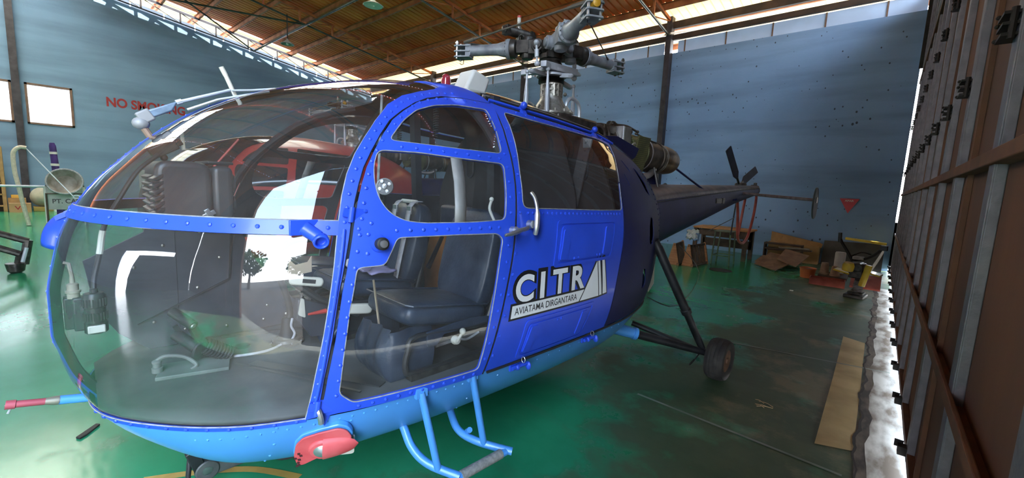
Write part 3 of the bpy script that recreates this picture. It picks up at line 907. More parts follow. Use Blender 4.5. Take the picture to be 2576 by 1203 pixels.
mb.grid(rows); mb.build('divider_inner_rib', MAT_INT, HELI)

# ---- pilot doors with three windows each
W_UP = rounded([(-1.905, 1.705), (-1.86, 1.75), (-1.80, 1.805), (-1.71, 1.865), (-1.60, 1.905), (-1.465, 1.93), (-1.285, 1.935), (-1.275, 1.93), (-1.312, 1.81), (-1.348, 1.695), (-1.60, 1.697)], .03)
W_MID = rounded([(-1.965, 1.66), (-1.80, 1.663), (-1.655, 1.655), (-1.362, 1.645), (-1.40, 1.50), (-1.432, 1.385), (-1.614, 1.378), (-1.85, 1.378), (-1.93, 1.388), (-1.985, 1.42), (-2.012, 1.47), (-2.016, 1.53), (-2.0, 1.60)], .03)
W_LOW = rounded([(-1.965, 1.325), (-1.70, 1.328), (-1.49, 1.325), (-1.458, 1.30), (-1.483, 1.20), (-1.508, 1.04), (-1.54, .84), (-1.565, .69), (-1.77, .69), (-1.95, .69), (-2.125, .69), (-2.176, .74), (-2.166, .88), (-2.146, 1.06), (-2.118, 1.22), (-2.02, 1.225), (-1.995, 1.27)], .02)
holes = [closedz(W_UP), closedz(W_MID), closedz(W_LOW)]
g = .010
d_out = [(s + .012 if i < 16 else s + .004, z if i < 14 else z - .008) for i, (s, z) in enumerate(DS)]
door_outer = zline(d_out) + zline([(s - .010, z) for s, z in DR[1:-1]] + [(-1.533, .655)]) + zline([(-1.533, .655), (-1.9, .655), (-2.228, .655)])[1:-1]
dmid = lambda pts, t: mid(pts, DSc, t)
door_r = along(mid(zline([(-2.15, .70), (-2.14, .9), (-2.12, 1.1), (-2.09, 1.27), (-2.05, 1.45), (-2.0, 1.6), (-1.93, 1.69), (-1.85, 1.76), (-1.78, 1.83), (-1.70, 1.885), (-1.60, 1.925), (-1.47, 1.95), (-1.3, 1.957)]), DSc, .42), 30)
door_r += along(zline([(-1.30, 1.90), (-1.33, 1.70), (-1.385, 1.45), (-1.42, 1.30), (-1.475, 1.0), (-1.545, .70)]), 17)
door_r += along(zline([(-1.88, 1.68), (-1.36, 1.67)]), 9) + along(zline([(-1.98, 1.352), (-1.46, 1.352)]), 10) + along(zline([(-2.12, .672), (-1.57, .672)]), 11)
door_r += [C(-2.07, 1.34), C(-2.08, 1.27), C(-2.10, 1.36), C(-2.055, 1.38)]
for sd in (1, -1):
    dn = patch('pilot_door', dense(door_outer), holes, MAT_BLUE, HELI, 0.0, .014, sd, inner=MAT_INT, rivets=door_r if sd > 0 else None, edge=0 if sd > 0 else 1)
    for W in holes:
        patch('door_window', dense(W), [], MAT_GLASSW, dn, .006, 0.0, sd)
        hull_tube('window_seal', W, .0028, MAT_SEAL, dn, .012, sd, closed=True)
        # raised frame around the opening
    # vertical slider bar in the middle window
    mb = MB(); mb.grid([[hull(s, fz(s, z), .012, sd), hull(s + .055, fz(s + .055, z), .012, sd)] for s, z in ((-1.655, 1.655), (-1.675, 1.55), (-1.695, 1.45), (-1.71, 1.38))])
    ob = mb.build('window_slider_bar', mat('scuffed_grey_perspex', (0.20, 0.20, 0.195), .45, scale=14, col2=(0.32, 0.32, 0.31), stretch=(1, 1, .2)), dn)
    sm = ob.modifiers.new('solid', 'SOLIDIFY'); sm.thickness = .006
    if sd > 0:
        # lever handle at the rear edge
        p = hull(-1.40, fz(-1.40, 1.335), .014); 
        mb = MB(); mb.lathe([(.02, 0), (.02, .03), (.014, .035), (.014, .045)], p, (1, 0, .05), 14)
        mb.tube(smooth_curve([p + Vector((.045, .06, .012)), p + Vector((.052, .0, .004)), p + Vector((.05, -.05, -.008)), p + Vector((.042, -.085, -.014))], 4), [.016] * 4 + [.017] * 5 + [.012] * 3 + [.009], 10, flat=.6)
        mb.build('lever_handle', MAT_CHROME, dn)
        # push-button lock
        p = hull(-2.036, fz(-2.036, 1.305), .014)
        mb = MB(); mb.lathe([(.034, 0), (.032, .008), (.024, .01)], p, (1, -.12, .1), 18); mb.build('lock_plate', MAT_BLUE, dn)
        mb = MB(); mb.lathe([(.022, .008), (.024, .02), (.024, .042), (.018, .046)], p, (1, -.12, .1), 18); mb.build('lock_ring', MAT_RUBBER, dn)
        mb = MB(); mb.lathe([(.015, .044), (.014, .052), (0, .054)], p, (1, -.12, .1), 14); mb.build('lock_button', MAT_CHROME, dn)
        # inside pull handle seen through the window
        p = hull(-1.475, fz(-1.475, 1.385), -.02)
        mb = MB(); mb.tube(smooth_curve([p + Vector((0, .015, -.02)), p + Vector((-.02, .0, .03)), p + Vector((-.025, -.008, .06)), p + Vector((-.02, -.002, .095))], 5), .007, 8); mb.ball(p + Vector((-.02, -.002, .10)), .011)
        mb.build('pull_handle', MAT_WHITE, dn)
        # hinges on the front post
        for s, z in ((-2.112, 1.41), (-2.237, .70)):
            c = hull(s, fz(s, z), .018)
            mb = MB(); mb.tube([c + Vector((.004, -.012, -.028)), c + Vector((.004, -.004, .028))], .011, 10)
            mb.bar(c + Vector((0, .0, 0)), c + Vector((.004, .075, -.012)), .05, .008, up=(1, 0, 0)); mb.bar(c, c + Vector((-.004, -.035, .01)), .03, .010, up=(1, 0, 0))
            for q in ((.045, .012), (.06, -.02)): mb.lathe([(.008, 0), (.006, .006), (0, .007)], c + Vector((.006, q[0], q[1])), (1, 0, 0), 8)
            mb.build('hinge', MAT_BLUE, dn)
        c = hull(-2.243, fz(-2.243, .668), .022)
        mb = MB(); mb.tube(smooth_curve([c + Vector((-.004, -.008, .05)), c + Vector((.012, 0, .03)), c + Vector((.016, .008, -.005)), c + Vector((.012, .012, -.03))], 4), [.008] * 5 + [.011] * 8, 8); mb.build('hinge_pin', MAT_CHROME, dn)
        mb = MB(); mb.prism([(0, 0), (.10, .06), (.03, -.055)], c + Vector((-.008, .0, .0)), (0, 1, 0), (0, 0, 1), .006); mb.build('hinge_gusset', MAT_BLUE, dn)
        # drain tube that runs down the seam
        hull_tube('seam_tube', [(s - .012, f) for s, f in zline([(-2.135, 1.36), (-2.175, 1.15), (-2.2, .98), (-2.225, .80), (-2.24, .70)])], .006, MAT_BLUE, dn, .016)

# ---- sliding rear doors
RT = [(-1.17, 2.0), (-1.12, 1.985), (-.93, 1.965), (-.62, 1.945), (-.25, 1.925), (-.04, 1.885)]
RR = [(-.04, 1.885), (-.15, 1.80), (-.245, 1.70), (-.30, 1.60), (-.335, 1.50), (-.348, 1.41), (-.38, 1.2), (-.43, .95), (-.475, .662)]
RW = [(-1.145, 1.945), (-.93, 1.925), (-.62, 1.91), (-.25, 1.895), (-.09, 1.865), (-.17, 1.78), (-.255, 1.68), (-.31, 1.58), (-.342, 1.50), (-.36, 1.42), (-.63, 1.422), (-.91, 1.43), (-1.28, 1.438), (-1.298, 1.46), (-1.285, 1.52), (-1.265, 1.62), (-1.21, 1.78)]
rear_outer = zline([(s + .012, z) for s, z in reversed(DR[:-1])]) 
rear_outer = zline(RT) + zline(RR)[1:] + zline([(-.475, .662), (-1.0, .665), (-1.51, .66)])[1:] + zline([(s + .012, z) for s, z in reversed(DR[1:-1])])[:-1]
rwin = closedz(rounded(RW, .03))
rear_r = along(zline([(-1.30, 1.415), (-.37, 1.395)]), 25) + along(zline([(-1.20, 1.87), (-1.25, 1.74), (-1.285, 1.60), (-1.315, 1.46), (-1.37, 1.25), (-1.40, 1.1), (-1.44, .9), (-1.49, .7)]), 13)
rear_r += along(zline([(-1.13, 1.965), (-.1, 1.905)]), 14)
for sd in (1, -1):
    rd = patch('sliding_door', dense(rear_outer), [rwin], MAT_BLUE, HELI, 0.0, .008, sd, inner=MAT_INT, rivets=rear_r if sd > 0 else None)
    patch('rear_window', dense(rwin), [], MAT_GLASSD, rd, .004, 0.0, sd)
    hull_tube('window_seal', rwin, .0028, MAT_SEAL, rd, .008, sd, closed=True)
    if sd > 0:
        def ring(outer, inner, off, th, nm, riv=None):
            patch(nm, dense(closedz(rounded(outer, .03))), [closedz(rounded(inner, .03))], MAT_BLUE, rd, off, th, 1, step=.05, rivets=riv)
        ring([(-1.055, 1.375), (-.46, 1.365), (-.525, 1.125), (-1.105, 1.128)], [(-1.035, 1.355), (-.478, 1.347), (-.538, 1.143), (-1.083, 1.146)], .008, .005, 'hatch_frame')
        patch('hatch_panel', dense(closedz(rounded([(-1.022, 1.342), (-.492, 1.335), (-.548, 1.156), (-1.068, 1.158)], .025))), [], MAT_BLUE, rd, .008, .008, 1, rivets=[C(-.93, 1.165), C(-.89, 1.165), C(-.70, 1.165), C(-.67, 1.165)])
        for a, b_ in ((-1.015, -.955), (-.60, -.535)):
            patch('hatch_step', dense(closedz(rounded([(a, 1.325), (b_, 1.325), (b_ - .045, 1.165), (a - .045, 1.165)], .015))), [], MAT_BLUE, rd, .016, .007, 1)
        ring([(-1.28, .875), (-.665, .875), (-.76, .672), (-1.325, .672)], [(-1.262, .86), (-.685, .86), (-.775, .686), (-1.303, .686)], .008, .005, 'hatch_frame')
        patch('hatch_panel', dense(closedz(rounded([(-1.25, .848), (-.70, .848), (-.785, .695), (-1.288, .695)], .02))), [], MAT_BLUE, rd, .008, .006, 1, rivets=[C(-1.03, .835), C(-1.0, .835)])
        for a, b_ in ((-1.24, -1.185), (-.80, -.745)):
            patch('hatch_step', dense(closedz(rounded([(a, .838), (b_, .838), (b_ - .045, .705), (a - .045, .705)], .012))), [], MAT_BLUE, rd, .014, .006, 1)
        # pull handle on the front edge
        c = hull(-1.275, fz(-1.275, 1.36), .008)
        mb = MB(); mb.lathe([(.022, 0), (.02, .028)], c, (1, 0, .1), 14)
        mb.tube(smooth_curve([c + Vector((.035, .01, -.045)), c + Vector((.045, .006, -.01)), c + Vector((.04, .01, .07)), c + Vector((.03, 0, .13)), c + Vector((.018, -.018, .16))], 4), [.012] * 4 + [.014] * 4 + [.009] * 8 + [.007], 9)
        mb.build('grab_handle', MAT_CHROME, rd)
        # latch bolts on the sill
        for s in (-1.29, -.665):
            c = hull(s, fz(s, .632), .008)
            mb = MB(); mb.box(c + Vector((.006, 0, 0)), (.012, .11, .04)); mb.tube([c + Vector((.025, -.055, .0)), c + Vector((.03, .05, .004))], .010, 8); mb.ball(c + Vector((.035, .055, -.01)), .018, 10, 7, (1, .7, 1.3)); mb.ball(c + Vector((.028, -.02, .0)), .015, 10, 7)
            mb.build('latch', MAT_BLUE, rd)
            mb = MB(); mb.tube([c + Vector((.03 + .012 * cos(a), .02 + .0 * a, .03 + .016 * sin(a))) for a in np.linspace(0, 2 * pi, 13)], .0022, 6, cap=False); mb.build('latch_ring', MAT_CHROME, rd)
        # painted emblem on the door
        MAT_LW = mat('white_decal', (0.80, 0.81, 0.80), .4, var=.03); MAT_LB = mat('black_decal', (0.008, 0.008, 0.01), .4, var=.1)
        def letters(body, size, s0, z0, wid, off, material, nm, bold=0.0, shear=0.0, par=rd, hgt=None):
            vs, fs = text_mesh(body, 1.0, bold)
            xs = [v[0] for v in vs]; ysv = [v[1] for v in vs]
            x0, x1 = min(xs), max(xs); y0, y1 = min(ysv), max(ysv)
            kx = wid / (x1 - x0); ky = (hgt or size) / (y1 - y0)
            mbl = MB(); mbl.add([hull(s0 + (x - x0) * kx + shear * (y - y0) * ky, fz(s0 + (x - x0) * kx, z0 + (y - y0) * ky), off) for x, y in vs], fs)
            return mbl.build(nm, material, par, smooth=0, fix=False)
        emb = part_empty('emblem', rd)
        boxes = (('C', -1.372, .128, .978, 1.118), ('I', -1.196, .034, .978, 1.118), ('T', -1.100, .125, .980, 1.118), ('R', -.930, .125, .980, 1.118))
        lt = MB(); bt = MB()
        for ch, s0, wd, z0, z1 in boxes:
            for (mb_, bold, off, grow) in ((bt, 0.03, .010, .020), (lt, 0.03, .012, 0)):
                vs, fs = text_mesh(ch, 1.0, bold if mb_ is lt else bold + .05)
                x0, x1 = min(v[0] for v in vs), max(v[0] for v in vs); y0, y1 = min(v[1] for v in vs), max(v[1] for v in vs)
                kx = (wd + 2 * grow) / (x1 - x0); ky = (z1 - z0 + 2 * grow) / (y1 - y0)
                mb_.add([hull(s0 - grow + (x - x0) * kx, fz(s0 - grow + (x - x0) * kx, z0 - grow + (y - y0) * ky), off) for x, y in vs], fs)
        bt.build('letters_outline', MAT_LB, emb, smooth=0, fix=False); lt.build('letters', MAT_LW, emb, smooth=0, fix=False)
        MT = [[(-.835, .905), (-.683, 1.125), (-.640, .905)], [(-.672, 1.122), (-.655, 1.135), (-.604, .908), (-.630, .906)], [(-.628, 1.132), (-.606, 1.145), (-.548, .912), (-.590, .909)]]
        BAR = [(-1.395, .905), (-1.388, .968), (-.802, .968), (-.848, .905)]
        for i_, P_ in enumerate(MT + [BAR]):
            c = Vector((sum(p[0] for p in P_) / len(P_), sum(p[1] for p in P_) / len(P_)))
            big = []
            nP = len(P_)
            for k_ in range(nP):
                p0, p, p1 = Vector(P_[k_ - 1]), Vector(P_[k_]), Vector(P_[(k_ + 1) % nP])
                n0 = Vector(((p - p0).y, -(p - p0).x)).normalized(); n1 = Vector(((p1 - p).y, -(p1 - p).x)).normalized()
                if n0.dot(p - c) < 0: n0.negate()
                if n1.dot(p - c) < 0: n1.negate()
                d = (n0 + n1); d = d / max(.35, d.length_squared) * 2; q = p + d * .011
                big.append((q.x, q.y))
            patch('emblem_border', dense(closedz(big)), [], MAT_LB, emb, .0085, .001, 1, step=.05)
            patch('emblem_stripe', dense(closedz(P_)), [], MAT_LW, emb, .0105, .001, 1, step=.05)
        letters('AVIATAMA DIRGANTARA', .036, -1.372, .920, .50, .0125, MAT_LB, 'letters_small', .006, 0, emb)

# ---- light-blue belly
def zseam(s): return .660 if s > -1.5 else .645 if s > -2.25 else .62
mb = MB(); rows = []
ss = [sch2 + (-1.5 - sch2) * (i / 30) ** 1.6 for i in range(31)] + list(np.linspace(-1.45, 1.2, 46))
for s in ss:
    zs = .612 + (.640 - .612) * min(1, max(0, (s - sch2) / .6)) + (.02 if s > -1.4 else .02 * max(0, (s + 2.2) / .8) if s > -2.2 else 0)
    zs += .02 * max(0, s - .2) ** 1 * 5
    w, zm, zt, zb = hprof(s); f1 = fz(s, max(zs, zb + 1e-4))
    row = []
    for k in range(41):
        f = -ROOF + (f1 + ROOF) * (k - 20) / 20 if k >= 20 else -ROOF + (f1 + ROOF) * (20 - k) / 20
        row.append(hull(s, f, .004, 1 if k >= 20 else -1))
    rows.append(row)
mb.grid(rows)
bel_r = along(zline([(-2.6, .575), (-2.4, .60), (-2.2, .615), (-1.9, .625), (-1.5, .625)]), 26) + along([(-2.36, radians(a)) for a in range(-75, -24, 5)], 9) + along([(-2.12, radians(a)) for a in range(-80, -24, 5)], 9) + along([(-1.55, radians(a)) for a in range(-70, -24, 5)], 8) + along(zline([(-1.45, .60), (-.2, .62), (.1, .64)]), 16)
for (s, f) in [q for q in bel_r if hull0(*q).z < .625]:
    c = hull(s, f, .004); mb.lathe([(.006, -.001), (.004, .003), (0, .004)], c, (hull(s, f, .02) - c), 6)
mb.build('belly', MAT_LBLUE, HELI)
c0 = [hull(s, fz(s, .655), .012) for s in np.linspace(-1.5, .9, 24)]
mb = MB(); mb.tube(c0, .007, 6); mb.build('sill_gap', MAT_RUBBER, HELI)

# ---- aft body shell, roof and its rails
AT = [(-.02, 1.885), (.06, 1.86), (.25, 1.80), (.45, 1.73), (.7, 1.62), (.95, 1.52), (1.2, 1.44)]
aft_outer = zline(AT) + zline([(1.2, 1.44), (1.2, 1.2), (1.2, .78)])[1:] + zline([(1.2, .78), (.8, .72), (.4, .69), (0, .668), (-.46, .664)])[1:] + zline([(s + .014, z) for s, z in reversed(RR[1:-1])])[:-1]
slot1 = closedz(rounded([(-.075, 1.765), (-.055, 1.76), (-.005, 1.70), (.0, 1.675), (-.015, 1.675), (-.05, 1.72)], .01))
slot2 = closedz(rounded([(-.165, 1.665), (-.15, 1.66), (-.135, 1.58), (-.148, 1.575)], .006))
slot3 = closedz(rounded([(.13, 1.725), (.20, 1.69), (.285, 1.60), (.31, 1.52), (.285, 1.515), (.20, 1.55), (.17, 1.62)], .02))
slot4 = closedz(rounded([(.13, 1.28), (.19, 1.36), (.25, 1.345), (.255, 1.22), (.22, 1.15), (.14, 1.16)], .025))
slot5 = closedz(rounded([(.02, .985), (.10, .98), (.13, .85), (.05, .83)], .02))
aft_r = along(zline([(1.0, 1.45), (1.05, 1.2), (1.05, .85)]), 14) + along(zline([(-.30, 1.60), (-.325, 1.50), (-.335, 1.41)]), 6) + along(zline([(.35, 1.72), (.52, 1.60), (.62, 1.42), (.66, 1.2)]), 14)
for sd in (1, -1):
    patch('aft_body_panel', dense(aft_outer), [slot1, slot2, slot3, slot4, slot5] if sd > 0 else [], MAT_NAVY, HELI, 0.0, .006, sd, inner=MAT_INT, rivets=aft_r if sd > 0 else None)  # darker blue than the sliding door, starting at its rear edge
    rl = zline([(-1.18, 2.035)] + [(s, z + .012) for s, z in RT[1:-1]] + [(s, z + .006) for s, z in AT])
    roof = [(-1.255, ROOF), (-1.235, radians(78))] + rl + [(1.2, ROOF)] + [(s, ROOF) for s in (.8, .4, 0, -.4, -.8)]
    patch('roof_panel', dense(roof), [], MAT_ROOFDECK, HELI, 0.0, .006, sd, inner=MAT_INT)
    if sd > 0:
        rail = zline([(-1.17, 2.01), (-1.0, 1.99), (-.6, 1.965), (-.2, 1.935), (.02, 1.885)])
        hull_tube('door_rail', rail, .010, MAT_BLUE, HELI, .014)
        hull_tube('door_rail', [(s, f + .035) for s, f in rail], .008, MAT_RUBBER, HELI, .016)
        hull_tube('door_rail', [(s, f + .06) for s, f in rail], .009, MAT_CHROME, HELI, .014)
        hull_tube('door_rail', [(s, f + .085) for s, f in rail], .010, MAT_RUBBER, HELI, .012)
        for s, z in ((-.95, 1.985), (-.22, 1.935)):
            c = hull(s, fz(s, z), .02); mb = MB(); mb.box(c + Vector((.006, 0, -.02)), (.02, .035, .075), (0, -.6, 0)); mb.ball(c + Vector((.01, 0, .02)), .022, 10, 7); mb.build('rail_roller', MAT_BLUE, HELI)
# rear bulkhead of the body
mb = MB(); ring_ = [hull0(1.2, f) for f in np.linspace(0, 2 * pi, 49)[:-1]]
mb.v = [tuple(p) for p in ring_] + [tuple(p + Vector((0, .01, 0))) for p in ring_]; n_ = len(ring_)
mb.f = [tuple(range(n_)), tuple(range(2 * n_ - 1, n_ - 1, -1))] + [(k, (k + 1) % n_, (k + 1) % n_ + n_, k + n_) for k in range(n_)]
mb.build('rear_bulkhead', MAT_NAVY, HELI, smooth=0)

# ================================================================ ROTOR, ENGINE, TAIL, GEAR
MAT_GREY = mat('grey_hub_paint', (0.19, 0.21, 0.24), 0.42, 0.2, scale=14, col2=(0.37, 0.40, 0.44), lo=.3, hi=.7)
MAT_GEAR = mat('cast_gearbox_metal', (0.16, 0.15, 0.125), 0.4, 0.6, scale=18, col2=(0.40, 0.38, 0.34), lo=.35, hi=.65)
MAT_GREASE = mat('oily_dark_metal', (0.025, 0.023, 0.022), 0.35, 0.5, scale=16, col2=(0.085, 0.078, 0.07))
MAT_STEEL = mat('pale_blue_grey_rod', (0.50, 0.54, 0.60), 0.4, 0.25, var=0.12, scale=8)
MAT_AMBER = mat('amber_cap', (0.62, 0.33, 0.03), 0.4, var=.1)
MAT_RED = mat('red_cap', (0.55, 0.06, 0.05), 0.4, var=.1)
MAT_BRONZE = mat('heat_stained_exhaust', (0.055, 0.042, 0.028), 0.38, 0.8, scale=9, col2=(0.24, 0.165, 0.085), lo=.3, hi=.7, detail=9)
MAT_ENGINE = mat('dark_engine_metal', (0.02, 0.018, 0.015), 0.45, 0.6, scale=10, col2=(0.085, 0.065, 0.045))
MAT_HOSE = mat('brown_hose', (0.05, 0.035, 0.028), 0.5, var=.3)
def T(s, l, z): return V(s, l, z)

rotor = part_empty('rotor_head', HELI)
mb = MB()
mb.lathe([(.185, 2.06), (.185, 2.145), (.195, 2.15), (.195, 2.165), (.16, 2.18), (.145, 2.20), (.105, 2.265), (.093, 2.29), (.093, 2.31)], T(.02, 0, 0), (0, 0, 1), 32)
for k in range(14):
    a = 2 * pi * k / 14; mb.bar(T(.02 + .172 * cos(a), .172 * sin(a), 2.165), T(.02 + .135 * cos(a), .135 * sin(a), 2.215), .012, .03, up=(0, 0, 1))
    mb.lathe([(.011, 0), (.011, .025), (.006, .03)], T(.02 + .182 * cos(a), .182 * sin(a), 2.16), (0, 0, 1), 6)
mb.build('gearbox_cone', MAT_GEAR, rotor)
mb = MB(); mb.lathe([(.080, 2.29), (.080, 2.40)], T(.02, 0, 0), (0, 0, 1), 24)
for z in (2.30, 2.345, 2.39): mb.lathe([(.080, z), (.094, z), (.094, z + .016), (.080, z + .016)], T(.02, 0, 0), (0, 0, 1), 28)
for k in range(14):
    a = 2 * pi * k / 14; mb.bar(T(.02 + .087 * cos(a), .087 * sin(a), 2.30), T(.02 + .087 * cos(a), .087 * sin(a), 2.40), .013, .02, up=(cos(a + 1.57), sin(a + 1.57), 0))
mb.ball(T(.12, .07, 2.335), .016, 8, 6); mb.build('mast_collar', MAT_GEAR, rotor)
mb = MB(); mb.lathe([(.085, 2.40)] + [(.085 + .024 * (k % 2), 2.405 + .0065 * k) for k in range(9)] + [(.07, 2.465)], T(.01, 0, 0), (0, 0, 1), 28); mb.build('lower_boot', MAT_GREASE, rotor)
# fixed star with three arms
mb = MB(); mb.lathe([(.10, 2.455), (.125, 2.46), (.125, 2.478), (.09, 2.485)], T(.01, 0, 0), (0, 0, 1), 28)
for a, L_ in ((radians(-8), .32), (radians(172), .30), (radians(90), .2)):
    d = Vector((sin(a), cos(a), 0)); mb.bar(T(.01, 0, 2.465) + d * .08, T(.01, 0, 2.447) + d * L_, .034, .032); mb.ball(T(.01, 0, 2.447) + d * L_, .024, 10, 6, (1, 1, .8))
mb.build('fixed_star', MAT_STEEL, rotor)
# rotating swash plate: a big forged bar
mb = MB(); mb.lathe([(.075, 2.487), (.118, 2.49), (.118, 2.515), (.075, 2.525)], T(0, 0, 0), (0, 0, 1), 28)
mb.bar(T(-.17, .07, 2.512), T(.23, .075, 2.532), .07, .055); mb.bar(T(-.02, .02, 2.51), T(-.1, -.24, 2.51), .05, .045); mb.bar(T(-.05, .05, 2.51), T(-.24, .12, 2.50), .05, .045)
mb.lathe([(.02, 0), (.02, .05), (.012, .055), (.012, .08)], T(.23, .075, 2.532), (0, 1, 0), 12)
mb.build('swash_plate', MAT_STEEL, rotor, bevel=.004)
mb = MB(); mb.lathe([(.09, 2.52)] + [(.078 + .012 * (k % 2), 2.53 + .012 * k) for k in range(6)] + [(.07, 2.60)], T(0, 0, 0), (0, 0, 1), 24); mb.build('upper_boot', MAT_GREASE, rotor)
# hub
mb = MB(); mb.lathe([(.085, 2.595), (.098, 2.60), (.098, 2.635), (.07, 2.64), (.085, 2.65), (.11, 2.66), (.12, 2.69), (.115, 2.735), (.08, 2.75), (.045, 2.755), (.04, 2.775), (0, 2.78)], T(0, 0, 0), (0, 0, 1), 28)
for a in (30, 150, 270): mb.box(T(.09 * cos(radians(a)), .09 * sin(radians(a)), 2.62), (.05, .05, .05), (0, 0, radians(a)))
mb.build('hub', MAT_GREASE, rotor)
tips = {'A': Vector((-.78, -.43, 2.70)), 'B': Vector((.71, -.445, 2.70)), 'C': Vector((.14, .79, 2.70))}
HC = Vector((0, 0, 2.70))
for k, tp in tips.items():
    d = (tp - HC).normalized(); up = Vector((0, 0, 1)); sd = d.cross(up)
    L_ = (tp - HC).length
    def A(t, x=0, z=0): return HC + d * t + sd * x + up * z
    # flapping block
    mb = MB(); mb.box(A(.15), (.13, .10, .115), Matrix((d, sd, up)).transposed()); mb.lathe([(.052, -.09), (.052, .09)], A(.11), sd, 16); mb.lathe([(.035, -.105), (.035, .105)], A(.11), sd, 14)
    mb.lathe([(.045, -.09), (.05, -.08), (.05, .08), (.045, .09)], A(.21), up, 16)
    mb.build('flapping_hinge', MAT_GREASE if k == 'A' else MAT_GREY, rotor, bevel=.005)
    mb = MB()
    mb.add([A(.18, -.05, -.045), A(.18, .05, -.045), A(.18, .05, .045), A(.18, -.05, .045), A(.36, -.075, -.07), A(.36, .075, -.07), A(.36, .075, .07), A(.36, -.075, .07)], [(3, 2, 1, 0), (4, 5, 6, 7), (0, 1, 5, 4), (1, 2, 6, 5), (2, 3, 7, 6), (3, 0, 4, 7)])
    mb.box(A(.31, 0, .085), (.07, .035, .03), Matrix((d, sd, up)).transposed())
    mb.tube([A(.25, .0, .06 + .0), A(.25, 0, .11), A(.27, 0, .125), A(.29, 0, .11), A(.29, 0, .07)], .008, 6)
    if k != 'B':
        mb = MB(); mb.lathe([(.045, .17), (.06, .20), (.062, .27), (.05, .28), (.05, .30), (.072, .31), (.078, .33), (.078, .36)], HC, d, 24)
        for x in (-.058, .058): mb.box(A(.24, x), (.10, .018, .10), Matrix((d, sd, up)).transposed())
        mb.tube([A(.25, .0, .055), A(.25, 0, .10), A(.27, 0, .115), A(.29, 0, .10), A(.29, 0, .06)], .008, 6)
    mb.build('cuff', MAT_GREY if k == 'B' else MAT_GREASE, rotor, bevel=.006 if k == 'B' else 0)
    mb = MB(); mb.lathe([(.078, .355), (.082, .36), (.082, .385), (.066, .39), (.060, .43), (.050, .47), (.046, .55), (.046, .74)], HC, d, 24)
    for j in range(14):
        a = 2 * pi * j / 14; mb.ball(A(.392, .074 * cos(a), .074 * sin(a)), .007, 6, 4)
    mb.build('spindle', MAT_GREY, rotor)
    mb = MB()
    for z in (-.045, .0, .045):
        mb.prism([(-.03, -.052), (.10, -.062), (.115, -.05), (.115, .05), (.10, .062), (-.03, .052)], A(.745, 0, z - .006), d, sd, .012)
    mb.box(A(.735), (.05, .085, .10), Matrix((d, sd, up)).transposed())
    mb.build('blade_fork', MAT_GREY, rotor, bevel=.002)
    mb = MB()
    for x in (-.042, .042): mb.lathe([(.010, -.072), (.010, .072)], A(.835, x), up, 10); mb.lathe([(.016, .05), (.016, .062)], A(.835, x), up, 6); mb.lathe([(.016, -.062), (.016, -.05)], A(.835, x), up, 6)
    mb.build('blade_bolt', MAT_CHROME if k != 'C' else MAT_GREASE, rotor)
    if k == 'B':
        mb = MB(); mb.lathe([(.026, .785), (.026, .865), (.02, .87), (.0, .872)], HC + Vector((0, 0, .022)), d, 20); mb.build('amber_end_cap', MAT_AMBER, rotor)
    mb = MB(); mb.tube([A(.80, .03, -.06), A(.80, .03, -.10), A(.83, .045, -.10), A(.83, .02, -.095)], .0035, 5); mb.build('locking_wire', MAT_GREASE, rotor)
# spacing cables between the sleeves, with turnbuckle ends
def bracing(p, q, r, m_, nm):
    mb = MB(); n_ = (q - p)
    mb.tube([p, q], r, 8)
    for e, f in ((p, 1), (q, -1)): mb.tube([e, e + n_ * (.1 * f)], r * 1.9, 8); mb.tube([e + n_ * (.1 * f), e + n_ * (.13 * f)], r * 1.4, 6)
    mb.build(nm, m_, rotor)
bracing(Vector((-.66, -.40, 2.762)), Vector((.62, -.40, 2.775)), .0075, mat('steel_cable', (.16, .14, .12), .5, .5, var=.2), 'spacing_cable')
bracing(Vector((.63, -.40, 2.66)), Vector((.11, .70, 2.73)), .005, MAT_GREASE, 'spacing_cable')
bracing(Vector((-.62, -.36, 2.75)), Vector((.06, .68, 2.76)), .005, MAT_GREASE, 'spacing_cable')
# lead-lag damper standing over the starboard arm
mb = MB(); c = T(-.10, -.30, 2.845); d = Vector((-.05, 1, .10)).normalized()
mb.lathe([(.022, -.19), (.03, -.185), (.03, -.15)] + [(.030 + .010 * (k % 2), -.145 + .011 * k) for k in range(25)] + [(.034, .135), (.028, .17), (.028, .21)], c, d, 18)
for z in (-.15, .16): mb.box(c + d * z, (.07, .045, .07))
mb.build('damper', MAT_GREASE, rotor)
mb = MB(); mb.lathe([(.022, -.09), (.022, .05), (.014, .06), (.018, .065), (.018, .09)], c, (0, 0, 1), 14); mb.build('damper_pin', MAT_GEAR, rotor)
mb = MB(); mb.lathe([(.016, .09), (.016, .125)], c, (0, 0, 1), 14); mb.build('damper_gauge', MAT_WHITE, rotor)
mb = MB(); mb.lathe([(.0175, .125), (.0175, .14), (.01, .146), (0, .147)], c, (0, 0, 1), 14); mb.build('damper_cap', MAT_RED, rotor)
